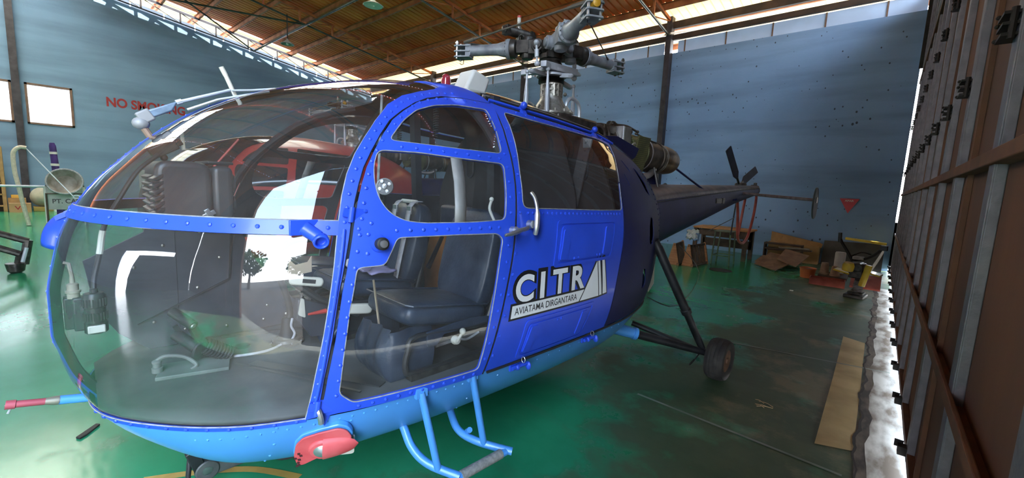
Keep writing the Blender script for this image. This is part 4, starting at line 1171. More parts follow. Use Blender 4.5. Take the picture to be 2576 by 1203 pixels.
# pitch links and control rods
for (p, q, r, m_) in (((-.31, .10, 2.64), (-.29, .10, 2.40 + .09), .011, MAT_STEEL), ((.24, .05, 2.76), (.26, .05, 2.50), .012, MAT_STEEL)):
    p, q = T(*p), T(*q); mb = MB(); n_ = q - p
    mb.tube([p, p + n_ * .3, p + n_ * .32, p + n_ * .68, p + n_ * .7, q], [r * .8, r * .8, r * 1.5, r * 1.5, r * .8, r * .8], 10); mb.ball(p, r * 2, 10, 7); mb.ball(q, r * 2, 10, 7)
    mb.build('pitch_link', m_, rotor)
for (p, q) in (((-.29, 0, 2.445), (-.29, 0, 2.06)), ((-.18, .12, 2.47), (-.165, .12, 2.06)), ((.325, 0, 2.45), (.34, 0, 2.06))):
    p, q = T(*p), T(*q); mb = MB(); n_ = q - p
    mb.tube([p, p + n_ * .16, p + n_ * .45, p + n_ * .55, q], [.008, .010, .019, .019, .019], 12); mb.ball(p, .017, 10, 7); mb.build('control_rod', MAT_STEEL, rotor)
mb = MB(); mb.tube(smooth_curve([T(.10, .1, 2.17), T(.11, .1, 2.26), T(.16, .1, 2.305), T(.24, .1, 2.30), T(.29, .1, 2.25), T(.30, .1, 2.16), T(.28, .1, 2.08)], 5), .016, 9)
mb.build('ring_handle', MAT_STEEL, rotor)
mb = MB(); mb.tube(smooth_curve([T(-.2, -.12, 2.13), T(-.19, -.12, 2.21), T(-.14, -.12, 2.245), T(-.07, -.12, 2.23), T(-.05, -.12, 2.15)], 5), .014, 9); mb.build('ring_handle', MAT_STEEL, rotor)
mb = MB(); mb.box(T(.06, .14, 2.12), (.16, .2, .035), (0, .15, 0)); mb.lathe([(.03, 0), (.03, .012)], T(.1, .2, 2.135), (.2, 0, 1), 14); mb.build('gearbox_flange', MAT_STEEL, rotor, bevel=.008)
# deck under the gearbox
mb = MB(); mb.box(T(.10, 0, 2.06), (.50, .55, .15)); mb.build('gearbox_deck', MAT_GREASE, HELI, bevel=.02)

# ---- engine on the rear deck
eng = part_empty('turbine_engine', HELI)
mb = MB(); ax = Vector((0, 1, -.045)).normalized()
mb.lathe([(.0, 0), (.068, .002), (.075, .01), (.075, .10), (.068, .105), (.068, .2), (.055, .22), (.055, .34)], T(.30, .02, 2.12), ax, 24)
for k in range(8):
    a = pi * 2 * k / 8; mb.ball(T(.298, .02, 2.12) + Vector((cos(a), 0, sin(a))) * .052, .008, 6, 4)
mb.lathe([(.03, -.012), (.03, 0)], T(.30, .02, 2.12), ax, 14)
mb.build('starter_generator', MAT_GREASE, eng)
mb = MB(); mb.lathe([(.08, 0), (.13, .04), (.15, .12), (.15, .24), (.18, .28), (.18, .40)], T(.56, 0, 2.02), ax, 28)
mb.box(T(.75, .1, 2.12), (.10, .22, .08)); mb.box(T(.72, -.04, 2.15), (.12, .10, .06)); mb.build('accessory_gearbox', MAT_ENGINE, eng, bevel=.006)
rn = random.Random(11)
def hose(pts, r, m_, nm='fuel_hose'):
    mb = MB(); P_ = smooth_curve([T(*p) for p in pts], 5); mb.tube(P_, r, 8)
    for e in (0, -1): mb.ball(P_[e], r * 1.5, 8, 6)
    mb.build(nm, m_, eng)
hose([(.52, .09, 2.11), (.58, .14, 2.13), (.63, .16, 2.08), (.64, .15, 1.98)], .014, MAT_HOSE)
hose([(.56, .06, 2.14), (.66, .12, 2.15), (.72, .15, 2.09), (.73, .15, 1.99)], .016, MAT_HOSE)
hose([(.60, .05, 2.13), (.74, .08, 2.13), (.82, .10, 2.16), (.90, .09, 2.20), (.95, .04, 2.19)], .020, MAT_ENGINE, 'air_duct')
hose([(.86, .10, 2.19), (.93, .12, 2.17), (.95, .10, 2.13)], .018, MAT_ENGINE, 'air_duct')
hose([(1.0, .05, 2.20), (1.12, .10, 2.20), (1.25, .11, 2.18), (1.36, .10, 2.17)], .012, MAT_HOSE)
hose([(1.12, .15, 1.98), (1.16, .19, 2.03), (1.2, .19, 1.97), (1.16, .19, 1.93)], .008, MAT_GEAR)
hose([(1.4, .06, 2.16), (1.6, .11, 2.11), (1.8, .1, 2.10), (1.95, .06, 2.10)], .010, MAT_GREASE, 'wiring_harness')
hose([(1.35, .10, 2.15), (1.55, .14, 2.08), (1.75, .12, 2.08)], .008, MAT_GREASE, 'wiring_harness')
mb = MB(); mb.box(T(.97, .13, 2.05), (.16, .16, .23), (0, 0, .1)); mb.build('oil_box', mat('dull_zinc_box', (.09, .09, .08), .45, .6, scale=6, col2=(.20, .20, .18)), eng, bevel=.006)
mb = MB(); mb.box(T(.882, .13, 2.05), (.165, .012, .235), (0, 0, .1)); mb.build('oil_box_cover', MAT_CHROME, eng, bevel=.004)
mb = MB(); mb.box(T(1.04, .02, 2.18), (.09, .12, .06)); mb.lathe([(.035, 0), (.035, .11)], T(.98, -.02, 2.21), (0, 1, -.05), 12); mb.lathe([(.03, 0), (.03, .12)], T(1.18, .05, 2.17), (0, 1, -.05), 12); mb.build('fuel_control', MAT_GREASE, eng, bevel=.006)
# intake screen: green perforated sheet wrapped round the intake
def perforated():
    m = mat('green_perforated_screen', (0.085, 0.10, 0.035), .5, .3, scale=8, col2=(0.16, 0.17, 0.06))
    n, l = m.node_tree.nodes, m.node_tree.links
    b = n['Principled BSDF']; old = b.inputs['Base Color'].links[0].from_socket
    t = n.new('ShaderNodeTexCoord'); sx = n.new('ShaderNodeSeparateXYZ'); l.new(t.outputs['Object'], sx.inputs[0])
    outs = []
    for ax_, k in (('Y', 260.0), ('Z', 330.0)):
        mu = n.new('ShaderNodeMath'); mu.operation = 'MULTIPLY'; mu.inputs[1].default_value = k; l.new(sx.outputs[ax_], mu.inputs[0])
        si = n.new('ShaderNodeMath'); si.operation = 'SINE'; l.new(mu.outputs[0], si.inputs[0]); outs.append(si.outputs[0])
    ad = n.new('ShaderNodeMath'); ad.operation = 'ADD'; l.new(outs[0], ad.inputs[0]); l.new(outs[1], ad.inputs[1])
    gt = n.new('ShaderNodeMath'); gt.operation = 'GREATER_THAN'; gt.inputs[1].default_value = .8; l.new(ad.outputs[0], gt.inputs[0])
    mx = n.new('ShaderNodeMixRGB'); mx.inputs[2].default_value = (.012, .013, .008, 1); l.new(gt.outputs[0], mx.inputs[0]); l.new(old, mx.inputs[1]); l.new(mx.outputs[0], b.inputs['Base Color'])
    return m
mb = MB(); mb.lathe([(.165, 0), (.175, .01), (.175, .015), (.168, .02), (.168, .33), (.176, .335), (.176, .35), (.165, .36)], T(1.14, .02, 1.985), ax, 36); mb.build('intake_screen', perforated(), eng)
mb = MB(); mb.box(T(1.30, .19, 1.93), (.012, .26, .36), (.0, .18, 0)); mb.build('intake_screen_panel', perforated(), eng, bevel=.01)
mb = MB(); mb.lathe([(.15, 0), (.17, .03), (.178, .05), (.178, .12), (.172, .125), (.172, .37), (.182, .375), (.182, .40), (.165, .42), (.155, .48)], T(1.48, .02, 1.96), ax, 36); mb.build('combustion_casing', MAT_ENGINE, eng)
for y_, r_ in ((1.545, .186), (1.93, .172), (1.975, .170)):
    mb = MB(); mb.tube([T(y_, .02, 1.96 - (y_ - 1.48) * .045) + Vector((cos(a), 0.02 * sin(3 * a), sin(a))) * r_ for a in np.linspace(0, 2 * pi, 33)], .006, 6, cap=False); mb.build('clamp_ring', MAT_CHROME if y_ < 1.6 else MAT_GEAR, eng)
mb = MB(); mb.lathe([(.150, 0), (.160, .04), (.166, .10), (.168, .2), (.164, .30), (.150, .40), (.143, .42), (.138, .42), (.145, .38), (.155, .25)], T(1.93, .02, 1.945), ax, 40); mb.build('exhaust_nozzle', MAT_BRONZE, eng)
mb = MB(); mb.tube(smooth_curve([T(1.25, .10, 1.78), T(1.45, .12, 1.72), T(1.65, .12, 1.73), T(1.80, .10, 1.80)], 5), .035, 12); mb.build('drain_pipe', MAT_CHROME, eng)
for s_, l_ in ((1.2, .16), (1.2, -.16), (1.75, .14), (1.75, -.14), (.7, .14), (.7, -.14)):
    mb = MB(); mb.tube([T(s_, l_ * .8, 1.88), T(s_ - .03, l_ * 1.5, 1.60)], .014, 8); mb.build('engine_mount', MAT_GREASE, eng)
# hinged navy cowl plates left open beside the engine
mb = MB(); mb.prism([(0, 0), (.20, .02), (.62, -.05), (.60, -.13), (.50, -.19), (.22, -.10)], T(.30, .36, 2.0), (0.02, 1, 0), (.25, 0, 1), .012); mb.build('cowl_plate', MAT_NAVY, HELI, bevel=.003)
mb = MB(); mb.prism([(0, 0), (.20, .02), (.62, -.05), (.60, -.13), (.50, -.19), (.22, -.10)], T(.30, -.36, 2.0), (-0.02, 1, 0), (-.25, 0, 1), .012); mb.build('cowl_plate', MAT_NAVY, HELI, bevel=.003)
mb = MB(); mb.tube([T(2.30, .10, 1.87), T(3.36, .24, 1.52)], .013, 8); mb.ball(T(3.36, .24, 1.52), .02, 8, 6); mb.build('cowl_strut', MAT_NAVY, HELI)
mb = MB(); mb.lathe([(.085, -.02), (.09, 0), (.085, .09), (.05, .12), (0, .125)], T(1.98, -.02, 1.63), (0, .1, 1), 24); mb.build('drive_cover', MAT_NAVY, HELI)

# ---- tail boom
BM = [(1.05, .47, 1.60, .80), (1.35, .42, 1.61, .84), (2.36, .335, 1.635, 1.0), (3.5, .26, 1.665, 1.175), (4.8, .185, 1.70, 1.39), (5.6, .14, 1.72, 1.49), (6.25, .10, 1.74, 1.565)]
def bsec(s):
    A_ = np.array(BM); return [float(np.interp(s, A_[:, 0], A_[:, i])) for i in (1, 2, 3)]
def boom(s, f, off=0.0, e=2.7):
    w, zt, zb = bsec(s); c, q = cos(f), sin(f); r = 1 / ((abs(c) ** e + abs(q) ** e) ** (1 / e)); h = (zt - zb) / 2
    return Vector(((w + off) * r * c * (1.0 if q > -.2 else 1 - .25 * (-.2 - q)), s, (zt + zb) / 2 + (h + off) * r * q))
mb = MB(); rows = [[boom(s, f) for f in np.linspace(0, 2 * pi, 41)] for s in np.linspace(1.05, 6.25, 40)]
mb.grid(rows); k_ = len(mb.v); mb.v.append(tuple(T(6.25, 0, 1.65))); 
for j in range(40): mb.f.append((39 * 41 + j, 39 * 41 + j + 1, k_))
for s in np.linspace(1.2, 6.1, 46):
    for f in (.62, 2.52):
        p = boom(s, f, .0); mb.lathe([(.006, -.001), (.004, .003), (0, .004)], p, Vector((cos(f), 0, sin(f))), 6)
mb.build('tail_boom', MAT_NAVY, HELI)
mb = MB(); rows = [[boom(s, f, .012 if 0.62 < f < 2.52 else .0) for f in np.linspace(.60, pi - .60, 22)] for s in np.linspace(1.3, 6.2, 40)]
mb.grid(rows)
mb.build('drive_shaft_fairing', mat('weathered_spine_cover', (0.085, 0.065, 0.065), .45, .2, scale=5, col2=(.16, .125, .115)), HELI)
mb = MB(); mb.tube([boom(s, .55, .004) for s in np.linspace(1.3, 6.2, 20)], .005, 6); mb.build('spine_seam', MAT_RUBBER, HELI)
mb = MB(); mb.lathe([(.11, 0), (.10, .06), (.06, .10), (.035, .12), (.035, .18), (.02, .2), (0, .2)], T(6.2, 0, 1.66), (0, 1, .04), 20); mb.lathe([(.03, 0), (.03, .06), (.0, .07)], T(6.2, .02, 1.74), (0, 0, 1), 10); mb.tube([T(6.3, .02, 1.74), T(6.42, .02, 1.74)], .015, 8); mb.box(T(6.22, 0, 1.745), (.08, .1, .04)); mb.build('tail_gearbox', MAT_GREASE, HELI)
mb = MB(); mb.box(T(3.55, .268, 1.46), (.02, .22, .07)); mb.box(T(3.75, .258, 1.46), (.03, .1, .085)); mb.build('boom_step_plate', MAT_GREASE, HELI, bevel=.006)
mb = MB(); mb.tube([T(4.35, .2, 1.47), T(4.35, .26, 1.49), T(4.50, .26, 1.49), T(4.50, .19, 1.47)], .012, 6); mb.build('boom_handle', MAT_NAVY, HELI)
# tail rotor on the starboard side
tr = part_empty('tail_rotor', HELI)
tc_ = T(5.985, -.199, 1.752)
mb = MB(); mb.lathe([(.035, .12), (.04, 0), (.045, -.03), (.03, -.07), (0, -.08)], tc_, (1, 0, 0), 16)
for k in range(3):
    a = -.881 + 2 * pi / 3 * k; d = Vector((sin(a) * .031, sin(a), cos(a))).normalized(); mb.tube([tc_, tc_ + d * .2], .022, 10)
mb.build('hub', MAT_GREASE, tr)
MAT_TB = mat('navy_tail_blade', (0.014, 0.02, 0.04), .65, var=.3)
for k in range(3):
    a = -.881 + 2 * pi / 3 * k; d = Vector((sin(a) * .031, sin(a), cos(a))).normalized(); t_ = Vector((0, cos(a), -sin(a))); n_ = Vector((1, 0, 0))
    tw = (t_ * cos(.35) + n_ * sin(.35)).normalized(); nn = d.cross(tw)
    mb = MB(); mb.prism([(.17, -.02), (.30, -.075), (.96, -.075), (.972, -.06), (.972, .06), (.96, .07), (.30, .07), (.17, .02)], tc_ - nn * .008, d, tw, .016); mb.build('blade', MAT_TB, tr, bevel=.005)
# horizontal stabiliser with end fins
for sd in (1, -1):
    st = part_empty('stabiliser', HELI)
    mb = MB(); mb.tube([T(4.95, .10 * sd, 1.59), T(4.95, 1.17 * sd, 1.535)], .026, 12, flat=.8); mb.build('spar', mat('bare_stabiliser_tube', (.10, .08, .09), .45, .4, scale=20, col2=(.17, .15, .16)), st)
    mb = MB(); mb.prism([(.17 * cos(a) * (1 if True else 1), .235 * sin(a)) for a in np.linspace(0, 2 * pi, 33)[:-1]], T(4.95, 1.185 * sd - .012, 1.485), (0, 1, .18), (0, -.1, 1), .024)
    mb.build('end_fin', mat('grey_green_fin', (.03, .05, .06), .6, scale=6, col2=(.06, .085, .095)), st, bevel=.006)
    mb = MB(); mb.box(T(4.95, 1.2 * sd, 1.535), (.012, .09, .08)); mb.build('fin_clamp', MAT_GREASE, st)
# tail bumper hoop in red tube and its strut
sk = part_empty('tail_bumper', HELI)
MAT_SKID = mat('faded_red_tube', (.26, .035, .03), .45, scale=6, col2=(.42, .08, .06))
mb = MB(); mb.tube(smooth_curve([T(5.30, .0, 1.47), T(5.42, 0, 1.2), T(5.50, 0, .90), T(5.62, 0, .73), T(5.90, 0, .66), T(6.15, 0, .76), T(6.32, 0, 1.0), T(6.42, 0, 1.25), T(6.45, 0, 1.50), T(6.38, 0, 1.60), T(6.2, 0, 1.60)], 5), .024, 9); mb.build('hoop', MAT_SKID, sk)
mb = MB(); mb.tube([T(5.75, 0, 1.52), T(5.56, 0, .84)], .022, 9); mb.build('strut', MAT_SKID, sk)
mb = MB(); mb.tube([T(5.25, 0, 1.16), T(4.3, -.1, .95)], .006, 6); mb.build('stay_wire', MAT_GREASE, sk)

# ---- main landing gear
MAT_TYRE = mat('worn_tyre', (0.018, 0.017, 0.017), .8, scale=12, col2=(.05, .046, .042))
MAT_RUSTHUB = mat('rusty_wheel_hub', (.12, .055, .03), .6, .3, scale=14, col2=(.24, .13, .07))
MAT_GEARBLK = mat('black_gear_leg', (.022, .023, .026), .42, .3, var=.4, scale=8)
def wheel(parent, c, R_, W_, axis=(1, 0, 0), nm='wheel'):
    mb = MB(); prof = []
    n_ = 21
    for i in range(n_):
        t = -1 + 2 * i / (n_ - 1); h = t * W_ / 2
        r = R_ * (1 - .10 * abs(t) ** 3.2) - (.004 if (i % 4 == 2) else 0)
        prof.append((r, h))
    prof = [(R_ * .52, -W_ * .40), (R_ * .62, -W_ * .49)] + prof + [(R_ * .62, W_ * .49), (R_ * .52, W_ * .40)]
    mb.lathe(prof, c, axis, 48); w_ = mb.build(nm, MAT_TYRE, parent, smooth=50)
    mb = MB(); mb.lathe([(R_ * .53, -W_ * .42), (R_ * .48, -W_ * .3), (R_ * .2, -W_ * .28), (R_ * .16, -W_ * .5), (.0, -W_ * .52)], c, axis, 24); mb.lathe([(R_ * .53, W_ * .42), (R_ * .48, W_ * .3), (R_ * .2, W_ * .28), (R_ * .16, W_ * .5), (.0, W_ * .52)], c, axis, 24)
    mb.build('wheel_hub', MAT_RUSTHUB, w_)
for sd in (1, -1):
    gl_ = part_empty('main_gear', HELI)
    def G(s, l, z): return T(s, l * sd, z)
    wheel(gl_, G(.88, 1.285, .172), .176, .145)
    mb = MB(); P_, Q_ = G(.34, .88, 1.17), G(.80, 1.165, .25); n_ = Q_ - P_
    mb.tube([P_, P_ + n_ * .05, P_ + n_ * .06, P_ + n_ * .62, P_ + n_ * .625, P_ + n_ * .66, P_ + n_ * .665, P_ + n_ * .93, Q_], [.03, .03, .036, .036, .041, .041, .03, .03, .026], 14); mb.build('shock_strut', MAT_GEARBLK, gl_)
    mb = MB(); P_, Q_ = G(.20, .66, .42), G(.82, 1.20, .215); n_ = Q_ - P_
    mb.tube([P_, P_ + n_ * .20], [.05, .046], 14); mb.tube([P_ + n_ * .20, P_ + n_ * .235], .052, 14); mb.build('leg_socket', MAT_LBLUE, gl_)
    mb = MB(); mb.tube([P_ + n_ * .23, Q_], [.036, .028], 12); mb.tube([Q_, G(.88, 1.29, .172)], .022, 10); mb.build('lower_leg', MAT_GEARBLK, gl_)
    mb = MB(); R_ = G(.62, .60, .36); mb.tube([R_, G(.84, 1.18, .20)], .024, 10); mb.build('trailing_leg', MAT_GEARBLK, gl_)
    mb = MB(); mb.tube(smooth_curve([G(.80, 1.15, .20), G(.78, 1.10, .10), G(.79, 1.08, .08), G(.83, 1.10, .12)], 4), .005, 6); mb.build('brake_hose', MAT_GREASE, gl_)
# nose wheel under the belly
ng = part_empty('nose_gear', HELI)
wheel(ng, T(-2.08, .0, .145), .15, .11)
mb = MB(); mb.lathe([(.05, -.02), (.05, .02)], T(-2.47, .055, .13), (1, 0, 0), 20); mb.lathe([(.05, -.02), (.05, .02)], T(-2.47, -.055, .13), (1, 0, 0), 20)
for l_ in (.055, -.055): mb.bar(T(-2.47, l_, .13), T(-2.06, l_ * 1.5, .15), .022, .075)
mb.build('tow_fork', mat('grey_black_fork', (.035, .04, .042), .5, .3, scale=10, col2=(.09, .095, .095)), ng, bevel=.006)
mb = MB(); mb.lathe([(.022, -.075), (.022, .075)], T(-2.47, 0, .13), (1, 0, 0), 14); mb.lathe([(.014, -.095), (.014, .095)], T(-2.30, 0, .145), (1, 0, 0), 12); mb.build('tow_pin', MAT_CHROME, ng)
mb = MB(); mb.box(T(-2.51, .02, .19), (.10, .05, .12), (.3, 0, 0)); mb.tube([T(-2.53, .03, .2), T(-2.545, .05, .10), T(-2.52, .05, .06)], .012, 8); mb.build('tow_catch', MAT_GEARBLK, ng, bevel=.008)
mb = MB(); mb.tube([T(-2.05, 0, .15), T(-1.95, 0, .36)], .045, 14); mb.build('nose_leg', MAT_GEARBLK, ng)

# ---- boarding step
stp = part_empty('boarding_step', HELI)
J1 = smooth_curve([T(-1.845, .70, .47), T(-1.84, .77, .425), T(-1.835, .84, .35), T(-1.80, .92, .295), T(-1.72, 1.045, .262)], 6)
J2 = smooth_curve([T(-1.535, .66, .43), T(-1.535, .72, .38), T(-1.555, .82, .315), T(-1.52, .93, .288), T(-1.42, 1.075, .262)], 6)
for J in (J1, J2): mb = MB(); mb.tube(J, .019, 12); mb.build('step_tube', MAT_LBLUE, stp)
for a, b_ in ((T(-1.85, .925, .655), T(-1.78, .965, .285)), (T(-1.58, .945, .655), T(-1.505, .962, .285))):
    mb = MB(); mb.tube([a, b_], .0165, 12); c = a; mb.box(c + Vector((0, 0, .0)), (.02, .055, .045)); mb.build('step_hanger', MAT_LBLUE, stp)
mb = MB(); mb.tube([T(-1.53, .86, .31), T(-1.545, .90, .345)], .014, 8); mb.build('step_stub', MAT_LBLUE, stp)
mb = MB(); mb.tube([T(-1.72, 1.045, .262), T(-1.44, 1.055, .262)], .018, 10); mb.build('step_bar', MAT_LBLUE, stp)
mb = MB(); mb.tube([T(-1.715, 1.045, .263), T(-1.475, 1.052, .263)], .0225, 12); mb.build('step_grip', mat('grey_antislip_tape', (.17, .17, .165), .9, scale=60, col2=(.26, .26, .25)), stp)

# ---- red landing-light cover plate below the door
lp = part_empty('landing_light', HELI)
O_ = T(-2.205, .795, .497); nrm = Vector((.82, -.45, -.35)).normalized(); ux = Vector((.35, .94, .0)); ux = (ux - nrm * ux.dot(nrm)).normalized(); uy = nrm.cross(ux); 
if uy.z < 0: uy = -uy
outl = []
for p in [(-2.285, .723, .423), (-2.302, .74, .47), (-2.300, .76, .529), (-2.282, .784, .56), (-2.236, .816, .577), (-2.176, .855, .59), (-2.146, .864, .574), (-2.125, .861, .538), (-2.125, .848, .509), (-2.16, .817, .482), (-2.219, .77, .447), (-2.266, .731, .416)]:
    q = T(*p) - O_; outl.append((q.dot(ux), q.dot(uy)))
def rnd_poly(poly, r=.012):
    return rounded(poly, r, 3)
MAT_REDP = mat('faded_red_plate', (.50, .055, .065), .5, scale=9, col2=(.62, .11, .12))
mb = MB(); mb.prism(rnd_poly(outl), O_, ux, uy, .008); mb.build('cover_plate', MAT_REDP, lp, bevel=.002)
mb = MB(); big = [(x * 1.04, y * 1.04 + .006) for x, y in rnd_poly(outl)]; mb.prism(big, O_ - nrm * .03, ux, uy, .026); mb.build('housing', MAT_LBLUE, lp, bevel=.004)
mb = MB(); rows = []
for i in range(9):
    t = i / 8; w_ = .052 * sqrt(max(0, 1 - (t * 1.0) ** 2)) + .002; h_ = .030 * (1 - t) ** .6
    rows.append([O_ + ux * (-.005 + .13 * t) + uy * (.012 * t + w_ * cos(a)) + nrm * (.008 + h_ * sin(a)) for a in np.linspace(0, pi, 11)])
mb.grid(rows); mb.build('lamp_blister', MAT_REDP, lp)
mb = MB(); mb.lathe([(.052, .006), (.052, .012), (.046, .02), (.036, .022)], O_ + ux * -.005 , nrm, 22); mb.build('lamp_ring', MAT_REDP, lp)
mb = MB(); mb.lathe([(.036, .012), (.034, .022), (.024, .03), (.0, .034)], O_ + ux * -.005, nrm, 20); mb.build('lamp_glass', MAT_CHROME, lp)
MAT_SCUFF = mat('black_scuff', (.05, .01, .012), .6)
mb = MB(); rn = random.Random(5)
for i in range(7):
    c = O_ + ux * (-.095 + rn.uniform(-.01, .012)) + uy * (-.02 - .012 * i + rn.uniform(-.004, .004)) + nrm * .009
    mb.box(c, (.010, .010, .002), Matrix((ux, uy, nrm)).transposed() @ Euler((0, 0, rn.uniform(0, 2))).to_matrix())
mb.build('stencil_mark', MAT_SCUFF, lp)
mb = MB(); mb.prism(rounded([(-.045, -.06), (.035, -.06), (.035, .05), (-.045, .05)], .015), T(-2.135, .82, .475) - nrm * .02, ux, uy, .008); mb.build('deflector', MAT_WHITE, lp)

# ---- pitot tube under the nose
pt = part_empty('pitot_tube', HELI)
P_, Q_ = T(-2.80, 0, .595), T(-3.062, 0, .648); n_ = Q_ - P_
mb = MB(); mb.tube([P_, P_ + n_ * .48], .0175, 12); mb.build('sleeve', MAT_LBLUE, pt)
mb = MB(); mb.tube([P_ + n_ * .47, P_ + n_ * .52, P_ + n_ * .62], [.0175, .0175, .013], 12); mb.build('adapter', mat('dull_brass', (.23, .22, .17), .5, .4), pt)
mb = MB(); mb.tube([P_ + n_ * .60, P_ + n_ * .90, P_ + n_ * .905, Q_], [.013, .013, .0165, .0165], 12); mb.build('probe_cover', mat('faded_crimson_cover', (.36, .06, .085), .5, var=.15), pt)
mb = MB(); mb.tube([Q_, Q_ + Vector((0, .01, -.02)), Q_ + Vector((0, .004, -.035))], .004, 6); mb.build('cover_tab', MAT_SEAL, pt)

# ---- things on the roof and windshield
mb = MB(); mb.lathe([(.034, 2.155), (.034, 2.168)], T(-1.075, 0, 0), (0, 0, 1), 20); bcn = mb.build('beacon_base', MAT_STEEL, HELI)
mb = MB(); mb.lathe([(.031, 2.168), (.033, 2.185), (.032, 2.225), (.024, 2.25), (.012, 2.26), (0, 2.262)], T(-1.075, 0, 0), (0, 0, 1), 20); mb.build('beacon_dome', mat('red_beacon_dome', (.30, .03, .05), .12, var=.1, coat=.8), bcn)
mb = MB(); mb.add([T(-.99, -.08, 2.145), T(-.99, .08, 2.145), T(-.80, .08, 2.145), T(-.80, -.08, 2.145), T(-.90, -.08, 2.325), T(-.90, .08, 2.325), T(-.745, .08, 2.285), T(-.745, -.08, 2.285)], [(3, 2, 1, 0), (4, 5, 6, 7), (0, 1, 5, 4), (1, 2, 6, 5), (2, 3, 7, 6), (3, 0, 4, 7)]); mb.build('antenna_fairing', mat('white_fairing', (.66, .66, .62), .45, var=.05), HELI, bevel=.02, seg=3)
wp = part_empty('windshield_wiper', HELI)
mb = MB(); mb.tube([T(-2.585, 0, 1.66), T(-2.62, 0, 1.725)], .014, 10); mb.build('spindle', mat('rusty_spindle', (.30, .20, .15), .5, .3, var=.2), wp)
mb = MB(); mb.ball(T(-2.625, 0, 1.735), .026, 10, 8, (1, 1.2, 1)); mb.box(T(-2.61, 0, 1.765), (.035, .05, .05), (.6, 0, 0)); mb.build('arm_head', mat('grey_white_casting', (.30, .30, .31), .5, .2, var=.15), wp, bevel=.006)
mb = MB(); mb.add([T(-2.615, -.012, 1.785), T(-2.60, -.012, 1.755), T(-2.52, -.012, 1.80), T(-2.50, -.012, 1.845), T(-2.615, .012, 1.785), T(-2.60, .012, 1.755), T(-2.52, .012, 1.80), T(-2.50, .012, 1.845)], [(0, 1, 2, 3), (7, 6, 5, 4), (0, 4, 5, 1), (1, 5, 6, 2), (2, 6, 7, 3), (3, 7, 4, 0)]); mb.build('arm_cover', mat('blue_grey_cover', (.16, .22, .30), .3, var=.3, scale=20), wp, bevel=.006)
mb = MB(); mb.tube([T(-2.505, 0, 1.838), T(-2.485, 0, 1.848)], .011, 8); mb.tube([T(-2.49, 0, 1.845), T(-2.30, 0, 1.93)], [.0075, .0065], 8); mb.build('arm_rod', MAT_STEEL, wp)
mb = MB(); mb.tube([T(-2.47, .02, 1.832 - .02), T(-2.36, .03, 1.872), T(-2.24, .035, 1.915), T(-2.15, .04, 1.945)], .006, 6); mb.tube([T(-2.30, .02, 1.925), T(-2.22, .03, 1.94), T(-2.12, .035, 1.965)], .005, 6); mb.build('blade', MAT_STEEL, wp)
mb = MB(); mb.tube([T(-2.275, 0, 1.885), T(-2.318, 0, 1.99)], .0095, 10); mb.tube([T(-2.318, 0, 1.99), T(-2.335, 0, 2.025)], .0105, 10); mb.build('blade_antenna', mat('cream_rod', (.66, .64, .55), .45, var=.06), HELI)
wmot = part_empty('wiper_motor', HELI)
mb = MB(); mb.box(T(-2.56, .03, 1.635), (.05, .10, .045), (.55, 0, 0)); mb.box(T(-2.53, .035, 1.655), (.035, .07, .03), (.55, 0, 0)); mb.tube([T(-2.59, .03, 1.66), T(-2.575, .03, 1.61)], .010, 8); mb.ball(T(-2.56, .03, 1.60), .015, 8, 6); mb.build('gearbox', MAT_GREASE, wmot, bevel=.004)
# blue curved cover on brackets at the far side of the nose
bf = part_empty('nose_side_cover', HELI)
mb = MB(); rows = []
for i in range(13):
    t = i / 12; s_ = -2.845 - .115 * sin(t * pi / 2); z_ = 1.335 - .155 * (1 - cos(t * pi / 2)) * 1.0
    rows.append([T(s_ + .06 * (j / 8) ** 2, -.46 + .16 * (j / 8 - .5) - .05 * (j / 8), z_ - .02 * (j / 8)) for j in range(9)])
mb.grid(rows); ob = mb.build('cover_shell', MAT_BLUE, bf); sm = ob.modifiers.new('solid', 'SOLIDIFY'); sm.thickness = .006
mb = MB()
for a, b_ in ((T(-2.85, -.34, 1.345), T(-2.83, -.28, 1.38)), (T(-2.87, -.42, 1.33), T(-2.80, -.34, 1.37)), (T(-2.90, -.40, 1.31), T(-2.82, -.30, 1.36))): mb.bar(a, b_, .012, .02)
mb.build('bracket', MAT_BLUE, bf)
mb = MB(); c_ = hull(-2.26, fz(-2.26, 1.365), .012)
mb.box(c_ , (.012, .115, .055)); mb.tube([c_ + Vector((.0, -.01, -.0)), c_ + Vector((.03, .03, -.035))], [.026, .024], 14); mb.lathe([(.022, -.01), (.028, .0), (.028, .022), (.02, .024), (.018, .005), (0, .004)], c_ + Vector((.035, .034, -.042)), (.75, -.15, -.3), 18)
mb.build('air_vent', MAT_BLUE, HELI, bevel=.003)
mb = MB(); mb.tube(smooth_curve([T(.28, .88, .72), T(.6, 1.0, .62), T(1.3, .9, .80), T(2.0, .4, .95)], 4), .004, 5); mb.build('ground_wire', MAT_GREASE, HELI)
mb = MB(); mb.prism([(0, 0), (.14, .02), (.16, -.22), (.05, -.30), (-.02, -.2)], T(1.25, .40, .80), (0, 1, 0), (0, 0, 1), .006); mb.build('tail_flap', mat('milky_white_flap', (.55, .56, .52), .5, var=.1), HELI)

